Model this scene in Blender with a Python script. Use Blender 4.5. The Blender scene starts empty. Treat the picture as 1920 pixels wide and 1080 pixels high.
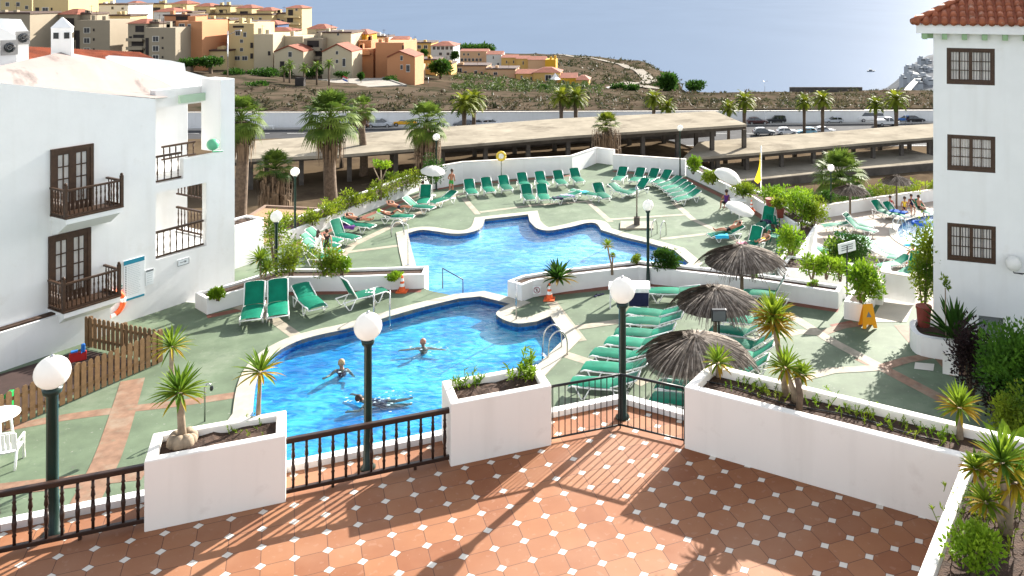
import bpy, bmesh, math, random
from mathutils import Vector, Matrix
from mathutils.geometry import tessellate_polygon
from mathutils import noise as mnoise
random.seed(11)
S = bpy.context.scene
# ------------------------------------------------------------------ camera, world, sun, exposure
CAMZ = 11.5; F = 1580.0; CX = 1200.0; CY = -20.0
cam = bpy.data.cameras.new('camera'); camo = bpy.data.objects.new('camera', cam)
S.collection.objects.link(camo); S.camera = camo
camo.location = (0, 0, CAMZ); camo.rotation_euler = (math.radians(90), 0, 0)
cam.sensor_width = 36.0; cam.lens = F / 1920 * 36.0
cam.shift_x = -(CX - 960) / 1920; cam.shift_y = -(540 - CY) / 1920
cam.clip_start = 0.1; cam.clip_end = 30000
SUN_AZ, SUN_EL = math.radians(30.2), math.radians(26)
W = bpy.data.worlds.new("World"); S.world = W; W.use_nodes = True
nt = W.node_tree; bg = nt.nodes['Background']
sky = nt.nodes.new('ShaderNodeTexSky'); sky.sky_type = 'NISHITA'; sky.sun_disc = False
sky.sun_elevation = SUN_EL; sky.sun_rotation = SUN_AZ; sky.air_density = 1.0; sky.dust_density = 1.2; sky.ozone_density = 1.0
hs0 = nt.nodes.new('ShaderNodeHueSaturation'); hs0.inputs['Saturation'].default_value = .38
nt.links.new(sky.outputs[0], hs0.inputs['Color']); nt.links.new(hs0.outputs[0], bg.inputs[0]); bg.inputs[1].default_value = 0.11
sl = bpy.data.lights.new('sun', 'SUN'); so = bpy.data.objects.new('sun', sl); S.collection.objects.link(so)
sl.energy = 5.0; sl.angle = math.radians(0.5); sl.color = (1.0, 0.94, 0.85)
sdir = Vector((math.sin(SUN_AZ) * math.cos(SUN_EL), math.cos(SUN_AZ) * math.cos(SUN_EL), math.sin(SUN_EL)))
so.rotation_euler = (-sdir).to_track_quat('-Z', 'Y').to_euler(); so.location = (30, 50, 60)
S.view_settings.view_transform = 'Standard'; S.view_settings.look = 'None'
S.view_settings.exposure = 1.7; S.view_settings.gamma = 1.0
S.cycles.use_denoising = True
S.cycles.max_bounces = 8; S.cycles.transparent_max_bounces = 12
S.cycles.caustics_reflective = False; S.cycles.caustics_refractive = False

# ------------------------------------------------------------------ placing helpers (photo pixel + height or distance -> world)
def G(px, py, z=0.0):
    Y = (CAMZ - z) * F / (py - CY)
    return Vector(((px - CX) * Y / F, Y, z))
def at(px, py, Y):
    return Vector(((px - CX) * Y / F, Y, CAMZ - (py - CY) * Y / F))
U = Vector((math.cos(math.radians(22.4)), math.sin(math.radians(22.4)), 0)); V = Vector((-U.y, U.x, 0))
def rz(a): return Matrix.Rotation(a, 4, 'Z')
def frame(p, a=0): return Matrix.Translation(p) @ rz(a)
def basis(o, x, y, z=None):
    z = z or x.cross(y)
    m = Matrix.Identity(4)
    for i, c in enumerate((x, y, z)):
        for r in range(3): m[r][i] = c[r]
    for r in range(3): m[r][3] = o[r]
    return m

# ------------------------------------------------------------------ object helpers
def link(o): S.collection.objects.link(o); return o
def tag(o, label=None, cat=None, group=None, kind=None):
    if label: o['label'] = label
    if cat: o['category'] = cat
    if group: o['group'] = group
    if kind: o['kind'] = kind
    return o
def thing(name, label, cat, loc=(0, 0, 0), a=0.0, group=None):
    o = link(bpy.data.objects.new(name, None)); o.empty_display_size = .2
    o.location = loc; o.rotation_euler = (0, 0, a)
    return tag(o, label, cat, group)
def copy_tree(o, loc, a, label, group=None, scale=None):
    def rec(s, par):
        c = s.copy(); S.collection.objects.link(c)
        if par: c.parent = par
        for ch in KIDS.get(s.name, ()): rec(ch, c)
        return c
    c = rec(o, None); c.location = loc; c.rotation_euler = (0, 0, a); c['label'] = label
    if group: c['group'] = group
    if scale: c.scale = scale if not isinstance(scale, (int, float)) else (scale,) * 3
    return c
KIDS = {}
class MB:
    def __init__(s): s.v = []; s.f = []; s.m = []; s.mi = 0
    def add(s, vs, fs, M=None):
        n = len(s.v)
        if M is not None: vs = [M @ Vector(p) for p in vs]
        s.v.extend(tuple(p) for p in vs)
        for f in fs: s.f.append(tuple(i + n for i in f)); s.m.append(s.mi)
        return s
    def box(s, c, d, M=None, R=None):
        x, y, z = d[0] / 2, d[1] / 2, d[2] / 2
        vs = [Vector((sx * x, sy * y, sz * z)) for sx in (-1, 1) for sy in (-1, 1) for sz in (-1, 1)]
        if R is not None: vs = [R @ p for p in vs]
        c = Vector(c)
        return s.add([p + c for p in vs], [(0, 1, 3, 2), (4, 6, 7, 5), (0, 4, 5, 1), (2, 3, 7, 6), (0, 2, 6, 4), (1, 5, 7, 3)], M)
    def bx(s, x0, x1, y0, y1, z0, z1, M=None):
        return s.box(((x0 + x1) / 2, (y0 + y1) / 2, (z0 + z1) / 2), (abs(x1 - x0), abs(y1 - y0), abs(z1 - z0)), M)
    def tube(s, pts, r, n=6, M=None, cap=True):
        pts = [Vector(p) for p in pts]; k = len(pts)
        rs = r if isinstance(r, (list, tuple)) else [r] * k
        vs = []; up0 = None
        for i, p in enumerate(pts):
            d = (pts[min(i + 1, k - 1)] - pts[max(i - 1, 0)])
            if d.length < 1e-9: d = Vector((0, 0, 1))
            d.normalize()
            ref = Vector((0, 0, 1)) if abs(d.z) < .95 else Vector((1, 0, 0))
            if up0 is not None and abs(up0.dot(d)) < .95: ref = up0
            a = d.cross(ref).normalized(); b = a.cross(d).normalized(); up0 = b
            for j in range(n):
                t = 2 * math.pi * j / n
                vs.append(p + (a * math.cos(t) + b * math.sin(t)) * rs[i])
        fs = [(i * n + j, i * n + (j + 1) % n, (i + 1) * n + (j + 1) % n, (i + 1) * n + j) for i in range(k - 1) for j in range(n)]
        if cap and n > 2: fs += [tuple(range(n))[::-1], tuple(range((k - 1) * n, k * n))]
        return s.add(vs, fs, M)
    def lathe(s, prof, n=16, M=None, c=(0, 0, 0)):
        vs = []; c = Vector(c)
        for r, z in prof:
            for j in range(n):
                t = 2 * math.pi * j / n
                vs.append(c + Vector((r * math.cos(t), r * math.sin(t), z)))
        k = len(prof)
        fs = [(i * n + j, i * n + (j + 1) % n, (i + 1) * n + (j + 1) % n, (i + 1) * n + j) for i in range(k - 1) for j in range(n)]
        fs += [tuple(range(n))[::-1], tuple(range((k - 1) * n, k * n))]
        return s.add(vs, fs, M)
    def ball(s, c, r, n=16, M=None, sq=(1, 1, 1)):
        k = max(6, n // 2)
        prof = [(max(r * math.sin(math.pi * i / k), 1e-4), -r * math.cos(math.pi * i / k)) for i in range(k + 1)]
        mm = Matrix.Translation(Vector(c)) @ Matrix.Diagonal((sq[0], sq[1], sq[2], 1))
        return s.lathe(prof, n, (M @ mm) if M is not None else mm)
    def prism(s, poly, z0, z1, M=None):
        n = len(poly)
        ar = sum(poly[i][0] * poly[(i + 1) % n][1] - poly[(i + 1) % n][0] * poly[i][1] for i in range(n))
        if ar < 0: poly = list(poly)[::-1]
        vs = [(p[0], p[1], z0) for p in poly] + [(p[0], p[1], z1) for p in poly]
        tri = tessellate_polygon([[Vector((p[0], p[1], 0)) for p in poly]])
        fs = [(i, (i + 1) % n, n + (i + 1) % n, n + i) for i in range(n)]
        for t in tri:
            a, b, c = [Vector((poly[i][0], poly[i][1], 0)) for i in t]
            if (b - a).cross(c - a).z < 0: t = (t[0], t[2], t[1])
            fs.append((t[0] + n, t[1] + n, t[2] + n)); fs.append((t[0], t[2], t[1]))
        return s.add(vs, fs, M)
    def quad(s, a, b, c, d): return s.add([a, b, c, d], [(0, 1, 2, 3)])
    def build(s, name, mats, parent=None, smooth=False, M=None, bevel=0):
        me = bpy.data.meshes.new(name); me.from_pydata(s.v, [], s.f); me.update()
        if not isinstance(mats, (list, tuple)): mats = [mats]
        for m in mats: me.materials.append(m)
        if len(mats) > 1: me.polygons.foreach_set('material_index', s.m)
        if smooth: me.polygons.foreach_set('use_smooth', [True] * len(s.f))
        o = link(bpy.data.objects.new(name, me))
        if parent is not None:
            o.parent = parent; KIDS.setdefault(parent.name, []).append(o)
        if M is not None: o.matrix_local = M
        if bevel:
            b = o.modifiers.new('bevel', 'BEVEL'); b.width = bevel; b.segments = 2; b.limit_method = 'ANGLE'
        return o
def sheet(polys, z=None, sub=None):
    """flat sheet from an outline and holes (lists of Vectors)"""
    mb = MB(); flat = [Vector(p) for poly in polys for p in poly]
    tri = tessellate_polygon([[Vector((p[0], p[1], 0)) for p in poly] for poly in polys])
    fs = []
    for t in tri:
        a, b, c = flat[t[0]], flat[t[1]], flat[t[2]]
        if (b - a).cross(c - a).z < 0: t = (t[0], t[2], t[1])
        fs.append(tuple(t))
    mb.add(flat, fs); return mb
def smooth_line(pts, n=6, closed=False):
    out = []; k = len(pts); pts = [Vector(p) for p in pts]
    rng = range(k) if closed else range(k - 1)
    for i in rng:
        g = (lambda q: pts[q % k]) if closed else (lambda q: pts[min(max(q, 0), k - 1)])
        p0, p1, p2, p3 = g(i - 1), g(i), g(i + 1), g(i + 2)
        for j in range(n):
            t = j / n
            out.append(0.5 * ((2 * p1) + (p2 - p0) * t + (2 * p0 - 5 * p1 + 4 * p2 - p3) * t * t + (3 * p1 - p0 - 3 * p2 + p3) * t ** 3))
    if not closed: out.append(pts[-1])
    return out
def offset_line(pts, d, closed=False):
    k = len(pts); out = []
    for i in range(k):
        if closed: a, b = pts[(i - 1) % k], pts[(i + 1) % k]
        else: a, b = pts[max(i - 1, 0)], pts[min(i + 1, k - 1)]
        p = pts[i]
        n1 = (p - a); n2 = (b - p)
        if n1.length < 1e-6: n1 = n2
        if n2.length < 1e-6: n2 = n1
        n1 = Vector((-n1.y, n1.x, 0)).normalized(); n2 = Vector((-n2.y, n2.x, 0)).normalized()
        n = (n1 + n2)
        if n.length < 1e-6: n = n1
        n.normalize(); c = max(n.dot(n1), .45)
        out.append(p + n * (d / c))
    return out
def wall_strip(mb, pts, w, z0, z1, closed=False, side=0):
    """a wall of thickness w along a line (side 0 centred, 1 to its left, -1 to its right)"""
    pts = [Vector(p) for p in pts]
    A = offset_line(pts, {0: w / 2, 1: w, -1: 0}[side], closed); B = offset_line(pts, {0: -w / 2, 1: 0, -1: -w}[side], closed)
    k = len(pts); vs = []
    for i in range(k):
        zb = z0 if not callable(z0) else z0(i); zt = z1 if not callable(z1) else z1(i)
        vs += [(B[i].x, B[i].y, zb), (B[i].x, B[i].y, zt), (A[i].x, A[i].y, zt), (A[i].x, A[i].y, zb)]
    fs = []
    for i in range(k if closed else k - 1):
        a = i * 4; b = ((i + 1) % k) * 4
        for e in range(4): fs.append((a + e, b + e, b + (e + 1) % 4, a + (e + 1) % 4)[::-1])
    if not closed: fs += [(0, 1, 2, 3), (k * 4 - 1, k * 4 - 2, k * 4 - 3, k * 4 - 4)]
    mb.add(vs, fs); return mb
def ribbon(mb, pts, w, dz=0.0):
    pts = [Vector(p) for p in pts]; A = offset_line(pts, w / 2); B = offset_line(pts, -w / 2)
    vs = [];
    for a, b in zip(A, B): vs += [(b.x, b.y, b.z + dz), (a.x, a.y, a.z + dz)]
    mb.add(vs, [(2 * i, 2 * i + 2, 2 * i + 3, 2 * i + 1) for i in range(len(pts) - 1)]); return mb

# ------------------------------------------------------------------ materials
def N(t, kind, **kw):
    n = t.nodes.new(kind)
    for k, v in kw.items():
        if k.startswith('i_'): n.inputs[k[2:].replace('_', ' ')].default_value = v
        else: setattr(n, k, v)
    return n
MATS = {}
def mat(name, col, rough=.6, var=.12, scale=3.0, spots=None, bump=0.0, bscale=20.0, metal=0.0, spec=.3, detail=6, hue=0.0, trans=0.0, objvar=0.0, streak=0.0):
    """Principled with noise-varied base colour; spots=(colour, threshold, scale) adds stains with soft edges"""
    m = bpy.data.materials.new(name); m.use_nodes = True; t = m.node_tree; L = t.links.new
    b = t.nodes['Principled BSDF']; b.inputs['Roughness'].default_value = rough; b.inputs['Metallic'].default_value = metal
    b.inputs['Specular IOR Level'].default_value = spec
    tc = N(t, 'ShaderNodeTexCoord'); src = tc.outputs['Object']
    nz = N(t, 'ShaderNodeTexNoise'); nz.inputs['Scale'].default_value = scale; nz.inputs['Detail'].default_value = detail; nz.inputs['Roughness'].default_value = .6
    L(src, nz.inputs['Vector'])
    rp = N(t, 'ShaderNodeValToRGB'); e = rp.color_ramp.elements
    lo = [max(c * (1 - var), 0) for c in col[:3]]; hi = [min(c * (1 + var), 1) for c in col[:3]]
    e[0].position = .3; e[1].position = .7; e[0].color = (*lo, 1); e[1].color = (*hi, 1)
    L(nz.outputs['Fac'], rp.inputs[0]); out = rp.outputs[0]
    if spots:
        for sp in (spots if isinstance(spots, list) else [spots]):
            n2 = N(t, 'ShaderNodeTexNoise'); n2.inputs['Scale'].default_value = sp[2]; n2.inputs['Detail'].default_value = 8; n2.inputs['Roughness'].default_value = .65
            L(src, n2.inputs['Vector'])
            r2 = N(t, 'ShaderNodeValToRGB'); r2.color_ramp.elements[0].position = sp[1]; r2.color_ramp.elements[1].position = min(sp[1] + (sp[3] if len(sp) > 3 else .12), 1)
            r2.color_ramp.elements[0].color = (0, 0, 0, 1); r2.color_ramp.elements[1].color = (1, 1, 1, 1)
            L(n2.outputs['Fac'], r2.inputs[0])
            mx = N(t, 'ShaderNodeMix', data_type='RGBA'); L(r2.outputs[0], mx.inputs[0]); L(out, mx.inputs[6]); mx.inputs[7].default_value = (*sp[0], 1); out = mx.outputs[2]
    if streak:
        mp = N(t, 'ShaderNodeMapping'); mp.inputs['Scale'].default_value = (2.6, 2.6, .22); L(src, mp.inputs[0])
        n4 = N(t, 'ShaderNodeTexNoise'); n4.inputs['Scale'].default_value = 1.0; n4.inputs['Detail'].default_value = 6; L(mp.outputs[0], n4.inputs['Vector'])
        r4 = N(t, 'ShaderNodeMapRange'); r4.inputs[1].default_value = .52; r4.inputs[2].default_value = .78; r4.inputs[3].default_value = 0; r4.inputs[4].default_value = streak; L(n4.outputs['Fac'], r4.inputs[0])
        mx = N(t, 'ShaderNodeMix', data_type='RGBA'); L(r4.outputs[0], mx.inputs[0]); L(out, mx.inputs[6]); mx.inputs[7].default_value = (.42, .38, .32, 1); out = mx.outputs[2]
    if objvar:
        oi = N(t, 'ShaderNodeObjectInfo'); hs = N(t, 'ShaderNodeHueSaturation')
        mr = N(t, 'ShaderNodeMapRange'); mr.inputs[3].default_value = 1 - objvar; mr.inputs[4].default_value = 1 + objvar
        L(oi.outputs['Random'], mr.inputs[0]); L(mr.outputs[0], hs.inputs['Value']); L(out, hs.inputs['Color']); out = hs.outputs[0]
    L(out, b.inputs['Base Color'])
    if bump:
        n3 = N(t, 'ShaderNodeTexNoise'); n3.inputs['Scale'].default_value = bscale; n3.inputs['Detail'].default_value = 5; L(src, n3.inputs['Vector'])
        bp = N(t, 'ShaderNodeBump'); bp.inputs['Strength'].default_value = bump; bp.inputs['Distance'].default_value = .02
        L(n3.outputs['Fac'], bp.inputs['Height']); L(bp.outputs[0], b.inputs['Normal'])
    if trans:
        tr = N(t, 'ShaderNodeBsdfTranslucent'); L(out, tr.inputs[0]); ms = N(t, 'ShaderNodeMixShader'); ms.inputs[0].default_value = trans
        o = t.nodes['Material Output']; L(b.outputs[0], ms.inputs[1]); L(tr.outputs[0], ms.inputs[2]); L(ms.outputs[0], o.inputs[0])
    MATS[name] = m; return m
def leafmat(name, c0, c1, trans=.35, scale=1.5, rough=.6):
    c0 = tuple(c * .95 for c in c0); c1 = tuple(c * 1.05 for c in c1)
    m = mat(name, c0, rough, .0, scale, trans=trans, spec=.15)
    rp = [n for n in m.node_tree.nodes if n.type == 'VALTORGB'][0]
    rp.color_ramp.elements[0].color = (*c0, 1); rp.color_ramp.elements[1].color = (*c1, 1); rp.color_ramp.elements[0].position = .35; rp.color_ramp.elements[1].position = .65
    return m
white = mat('white_render', (.74, .74, .73), .8, .03, 1.2, spots=((.62, .60, .56), .60, .9, .25), bump=.07, bscale=9, streak=.13)
cream_white = mat('planter_render', (.82, .775, .715), .75, .02, 1.0, spots=((.66, .60, .54), .60, 2.2, .3), bump=.07, bscale=9, streak=.2)
roof_white = mat('stained_roof_coat', (.275, .24, .225), .9, .08, .7, spots=[((.11, .095, .09), .55, .6, .14), ((.25, .185, .165), .54, .25, .25)], spec=.0)
terracotta = mat('roof_tile', (.30, .095, .045), .75, .35, 2.0, bump=.3, bscale=6, spots=((.55, .36, .26), .58, 3, .2))
wood_dark = mat('dark_stained_wood', (.030, .014, .009), .45, .25, 8)
wood_mid = mat('brown_wood', (.052, .027, .015), .5, .3, 9)
wood_fence = mat('picket_wood', (.17, .098, .045), .7, .35, 5, objvar=.15)
iron_black = mat('black_iron', (.012, .013, .014), .4, .1, 5)
post_green = mat('dark_green_paint', (.012, .030, .024), .3, .15, 5)
globe_m = mat('opal_globe', (.86, .85, .82), .25, .015, 3, trans=.35)
soil = mat('soil', (.052, .030, .020), .95, .5, 9, bump=.8, bscale=30, spots=((.12, .075, .04), .6, 7, .2))
coping_m = mat('pool_coping', (.36, .34, .28), .7, .14, 3, spots=((.26, .24, .19), .56, 1.5, .25), bump=.15, bscale=30)
brick_band = mat('brick_paver_band', (.205, .120, .078), .75, .28, 3.5, spots=[((.25, .20, .145), .50, 1.1, .2), ((.15, .15, .10), .58, 2.5, .15)])
pale_band = mat('worn_paver_band', (.30, .265, .205), .75, .22, 2.5, spots=((.19, .195, .14), .54, 1.8, .18))
edge_band = mat('red_edge_band', (.19, .070, .048), .8, .25, 2)
steel = mat('stainless_steel', (.5, .5, .5), .25, .05, 3, metal=1.0)
plastic_white = mat('white_plastic', (.80, .80, .78), .35, .03, 3)
plastic_green = mat('green_sling', (.001, .150, .088), .6, .3, 1.6, objvar=.22, spec=.12)
plastic_green2 = mat('green_sling_faded', (.008, .19, .12), .5, .2, 2.2, trans=.18, objvar=.15)
thatch = mat('thatch', (.125, .10, .080), .95, .5, 7)
thatch_pale = mat('thatch_pale', (.30, .255, .21), .95, .4, 7)
leaf_yucca = leafmat('yucca_leaf', (.075, .165, .016), (.27, .34, .025))
leaf_yucca_dry = leafmat('yucca_leaf_yellow', (.50, .40, .03), (.30, .15, .02))
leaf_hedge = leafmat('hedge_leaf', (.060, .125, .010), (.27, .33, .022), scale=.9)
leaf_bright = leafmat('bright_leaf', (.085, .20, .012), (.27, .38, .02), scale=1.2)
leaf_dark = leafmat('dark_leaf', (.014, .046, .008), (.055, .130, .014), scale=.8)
leaf_purple = leafmat('purple_leaf', (.018, .010, .012), (.035, .022, .020))
leaf_palm = leafmat('fan_palm_leaf', (.035, .080, .012), (.15, .21, .03), scale=.5)
leaf_date = leafmat('date_palm_leaf', (.060, .10, .010), (.24, .26, .02), scale=.3)
leaf_skirt = mat('dry_palm_skirt', (.17, .115, .070), .9, .45, 1.2)
bark = mat('bark', (.12, .085, .058), .9, .4, 5, bump=.5, bscale=12)
bark_pale = mat('pale_bark', (.26, .20, .14), .9, .35, 6, bump=.4, bscale=14)
glass_dark = mat('dark_glass', (.02, .022, .025), .08, .3, 2, spec=.8)
curtain = mat('net_curtain', (.50, .47, .44), .8, .12, 3)
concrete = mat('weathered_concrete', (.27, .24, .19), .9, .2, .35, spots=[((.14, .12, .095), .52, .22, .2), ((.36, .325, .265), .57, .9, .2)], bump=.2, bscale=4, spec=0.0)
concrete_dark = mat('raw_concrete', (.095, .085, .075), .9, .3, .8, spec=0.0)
# ================================================================== SETTING
# ---- terrain beyond the complex, given along lines of sight at chosen distances
TPX = [-600, 0, 200, 450, 700, 900, 1000, 1100, 1200, 1260, 1330, 1500, 1750, 2300]
SEA = -100.0
def seapy(Y): return CY + (CAMZ - (SEA - 9)) * F / Y
TROW = [
 (161, [209, 209, 209, 209, 208, 207, 207, 206, 206, 205, 205, 204, 203, 203]),
 (175, [176, 176, 178, 182, 190, 192, 193, 194, 195, 196, 197, 197, 197, 197]),
 (205, [148, 148, 151, 158, 172, 178, 181, 184, 187, 187, 188, 188, 187, 186]),
 (260, [108, 108, 111, 126, 146, 160, 166, 171, 176, 178, 180, 179, 178, 176]),
 (330, [66, 66, 74, 88, 112, 138, 150, 158, 165, 168, 172, 171, 169, 168]),
 (360, [58, 58, 64, 78, 108, 130, 144, 152, 160, 164, None, None, None, None]),
 (450, [40, 40, 46, 62, 98, 116, 130, 140, 148, 152, None, None, None, None]),
 (560, [36, 36, 42, 64, 94, 106, 114, 120, 126, 137, None, None, None, None]),
 (700, [38, 38, 46, 70, 90, 96, 101, 104, 112, 146, None, None, None, None]),
 (800, [None] * 14),
]
def _rowpy(r, px):
    Y, a = TROW[r]
    a = [seapy(Y) if q is None else q for q in a]
    for i in range(len(TPX) - 1):
        if px <= TPX[i + 1] or i == len(TPX) - 2:
            t = min(max((px - TPX[i]) / (TPX[i + 1] - TPX[i]), 0), 1); t = t * t * (3 - 2 * t)
            return a[i] * (1 - t) + a[i + 1] * t
def T(px, Y, dz=0.0):
    """point of the terrain on the line of sight px at distance Y"""
    for r in range(len(TROW) - 1):
        if Y <= TROW[r + 1][0] or r == len(TROW) - 2:
            t = min(max((Y - TROW[r][0]) / (TROW[r + 1][0] - TROW[r][0]), 0), 1)
            za = CAMZ - (_rowpy(r, px) - CY) * TROW[r][0] / F; zb = CAMZ - (_rowpy(r + 1, px) - CY) * TROW[r + 1][0] / F
            z = za * (1 - t) + zb * t; break
    x = (px - CX) * Y / F
    if Y > 160: z += (mnoise.noise(Vector((x * .03, Y * .03, 0))) * 1.2 + mnoise.noise(Vector((x * .11, Y * .11, 3))) * .5) * min((Y - 160) / 60, 1)
    return Vector((x, Y, z + dz))
terr_m = mat('dry_scrubland', (.078, .060, .044), .95, .35, .05, spots=[((.036, .035, .022), .48, .16, .12), ((.12, .096, .07), .62, .05, .15), ((.055, .05, .038), .62, .6, .12)], bump=.6, bscale=.8, spec=0.0)
mb = MB(); NX, NY = 150, 70
Ys = [161 + (820 - 161) * (j / NY) ** 1.6 for j in range(NY + 1)]
vs = [T(-600 + 2900 * i / NX, Y) for Y in Ys for i in range(NX + 1)]
mb.add(vs, [(j * (NX + 1) + i, j * (NX + 1) + i + 1, (j + 1) * (NX + 1) + i + 1, (j + 1) * (NX + 1) + i) for j in range(NY) for i in range(NX)])
tag(mb.build('terrain', terr_m, smooth=True), kind='structure')
def GZ(x, y):
    """height of the ground round the complex"""
    s = min(max((x / y * F + CX - 1230) / 160, 0), 1)
    z = -7.6 - 2.9 * s * s * (3 - 2 * s)
    if y > 108: t = min((y - 108) / 22, 1); z = z * (1 - t) + (-13.0) * t
    return z
grd_m = mat('bare_dirt_ground', (.10, .074, .048), .95, .3, .12, spots=[((.05, .036, .025), .50, .25, .2), ((.20, .155, .105), .62, .5, .2)], bump=.7, bscale=1.5, spec=0.0)
mb = MB(); NX, NY = 110, 60; vs = []
for j in range(NY + 1):
    y = 34 + (152.5 - 34) * j / NY
    for i in range(NX + 1):
        x = (-130 + 260 * i / NX)
        vs.append(Vector((x, y, GZ(x, y) + (mnoise.noise(Vector((x * .25, y * .25, 1))) * .12 if y < 125 else 0))))
mb.add(vs, [(j * (NX + 1) + i, j * (NX + 1) + i + 1, (j + 1) * (NX + 1) + i + 1, (j + 1) * (NX + 1) + i) for j in range(NY) for i in range(NX)])
tag(mb.build('ground', grd_m, smooth=True), kind='structure')
asph = mat('asphalt', (.060, .060, .062), .85, .18, .4, spots=((.14, .135, .13), .6, .2, .2), spec=.05)
mb = MB(); mb.quad((-160, 131.5, -12.985), (160, 131.5, -12.985), (160, 164, -12.985), (-160, 164, -12.985))
tag(mb.build('road', asph), kind='structure')
paint_w = mat('road_paint', (.7, .7, .68), .7, .1, 2)
mb = MB()
for x in range(-120, 120, 6): mb.quad((x, 143.2, -12.98), (x + 3, 143.2, -12.98), (x + 3, 143.35, -12.98), (x, 143.35, -12.98))
mb.quad((-150, 132.2, -12.98), (150, 132.2, -12.98), (150, 132.35, -12.98), (-150, 132.35, -12.98))
tag(mb.build('road_marking', paint_w), kind='structure')
pav_m = mat('pavement', (.36, .34, .31), .85, .12, .6)
mb = MB(); wall_strip(mb, [Vector((-120, 144.3, 0)), Vector((120, 158.6, 0))], 1.6, -13.3, -12.86)
tag(mb.build('pavement', pav_m), kind='structure')
# ---- sea
sea_m = bpy.data.materials.new('sea_water'); sea_m.use_nodes = True; t = sea_m.node_tree; t.nodes.remove(t.nodes['Principled BSDF'])
tc = N(t, 'ShaderNodeTexCoord'); mp = N(t, 'ShaderNodeMapping'); mp.inputs['Scale'].default_value = (.004, .0012, .02); t.links.new(tc.outputs['Object'], mp.inputs[0])
n1 = N(t, 'ShaderNodeTexNoise'); n1.inputs['Scale'].default_value = 1.0; n1.inputs['Detail'].default_value = 7; t.links.new(mp.outputs[0], n1.inputs['Vector'])
rp = N(t, 'ShaderNodeValToRGB'); rp.color_ramp.elements[0].position = .3; rp.color_ramp.elements[1].position = .7; rp.color_ramp.elements[0].color = (.086, .124, .186, 1); rp.color_ramp.elements[1].color = (.094, .134, .199, 1); t.links.new(n1.outputs['Fac'], rp.inputs[0])
n2 = N(t, 'ShaderNodeTexNoise'); n2.inputs['Scale'].default_value = .12; n2.inputs['Detail'].default_value = 6; t.links.new(tc.outputs['Object'], n2.inputs['Vector'])
bp = N(t, 'ShaderNodeBump'); bp.inputs['Strength'].default_value = .2; bp.inputs['Distance'].default_value = .8; t.links.new(n2.outputs['Fac'], bp.inputs['Height'])
df = N(t, 'ShaderNodeBsdfDiffuse'); t.links.new(rp.outputs[0], df.inputs[0]); gl = N(t, 'ShaderNodeBsdfGlossy'); gl.inputs['Roughness'].default_value = .38; t.links.new(bp.outputs[0], gl.inputs['Normal'])
ms = N(t, 'ShaderNodeMixShader'); ms.inputs[0].default_value = .06; t.links.new(df.outputs[0], ms.inputs[1]); t.links.new(gl.outputs[0], ms.inputs[2]); t.links.new(ms.outputs[0], t.nodes['Material Output'].inputs[0])
mb = MB(); mb.quad((-14000, 300, SEA), (14000, 300, SEA), (14000, 25000, SEA), (-14000, 25000, SEA))
tag(mb.build('sea', sea_m), kind='structure')

# ---- pools: outlines
def pts(lst, z): return [G(a, b_, z) for a, b_ in lst]
ZT, ZF, ZK = 4.0, -1.5, -3.0
npx = [(474, 773), (479, 725), (492, 690), (516, 664), (556, 642), (600, 629), (651, 618), (723, 597), (790, 578), (860, 561)]
NP = smooth_line(pts(npx, 0), 4) + [G(900, 557), G(957, 571)] + smooth_line(pts([(946, 576), (934, 584), (931, 592), (947, 602), (972, 608), (1007, 604)], 0), 4) + [G(1032, 594), G(1060, 635), G(1013, 681), Vector((-5.2, 19.4, 0)), Vector((-10.1, 19.4, 0))]
fpl = [(786, 520), (772, 470)]
FP = pts(fpl, ZF) + smooth_line(pts([(765, 438), (790, 432), (820, 435), (850, 439), (880, 437), (902, 428), (909, 412)], ZF), 5) + pts([(990, 403)], ZF) + smooth_line(pts([(993, 416), (1007, 429), (1031, 433), (1071, 426), (1100, 419), (1118, 420), (1127, 432)], ZF), 4) + pts([(1168, 445), (1211, 455), (1264, 470), (1292, 494), (1255, 520)], ZF) + [G(1100, 552, ZF), G(985, 590, ZF), G(880, 598, ZF), G(800, 580, ZF)]
KP = smooth_line(pts([(1690, 420), (1720, 408), (1790, 402), (1900, 420), (1930, 470), (1850, 500), (1760, 482), (1705, 458), (1684, 440)], ZK), 5, True)[:-1]
def flat(ps, z): return [Vector((p.x, p.y, z)) for p in ps]
# ---- decks
deck_m = mat('green_painted_concrete', (.108, .146, .092), .72, .24, .8, spots=[((.165, .19, .14), .54, .40, .22), ((.075, .105, .072), .56, 1.3, .18), ((.23, .235, .20), .62, 5.5, .10), ((.10, .10, .085), .66, 2.6, .06)], bump=.12, bscale=18, spec=.22)
pool_x = lambda ps, d: offset_line(ps, d, True)
def ring_sign(ps):
    return sum(ps[i].x * ps[(i + 1) % len(ps)].y - ps[(i + 1) % len(ps)].x * ps[i].y for i in range(len(ps)))
def outward(ps, d):
    return offset_line(ps, -d if ring_sign(ps) > 0 else d, True)
near_out = [Vector((-34, 10, 0)), Vector((26, 10, 0)), Vector((26, 26.5, 0)), G(1760, 640), G(1715, 572), G(1668, 572), G(1640, 560), G(1590, 566), G(1400, 540), G(1200, 512), G(1070, 528), G(1000, 541), G(968, 560), G(957, 568), G(900, 553.5), G(860, 556), G(806, 545), G(786, 535), G(525, 543), G(395, 572), G(300, 560), Vector((-34, 40, 0))]
sheet([near_out, flat(NP, 0)]).build('near_deck', deck_m)['kind'] = 'structure'
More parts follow.
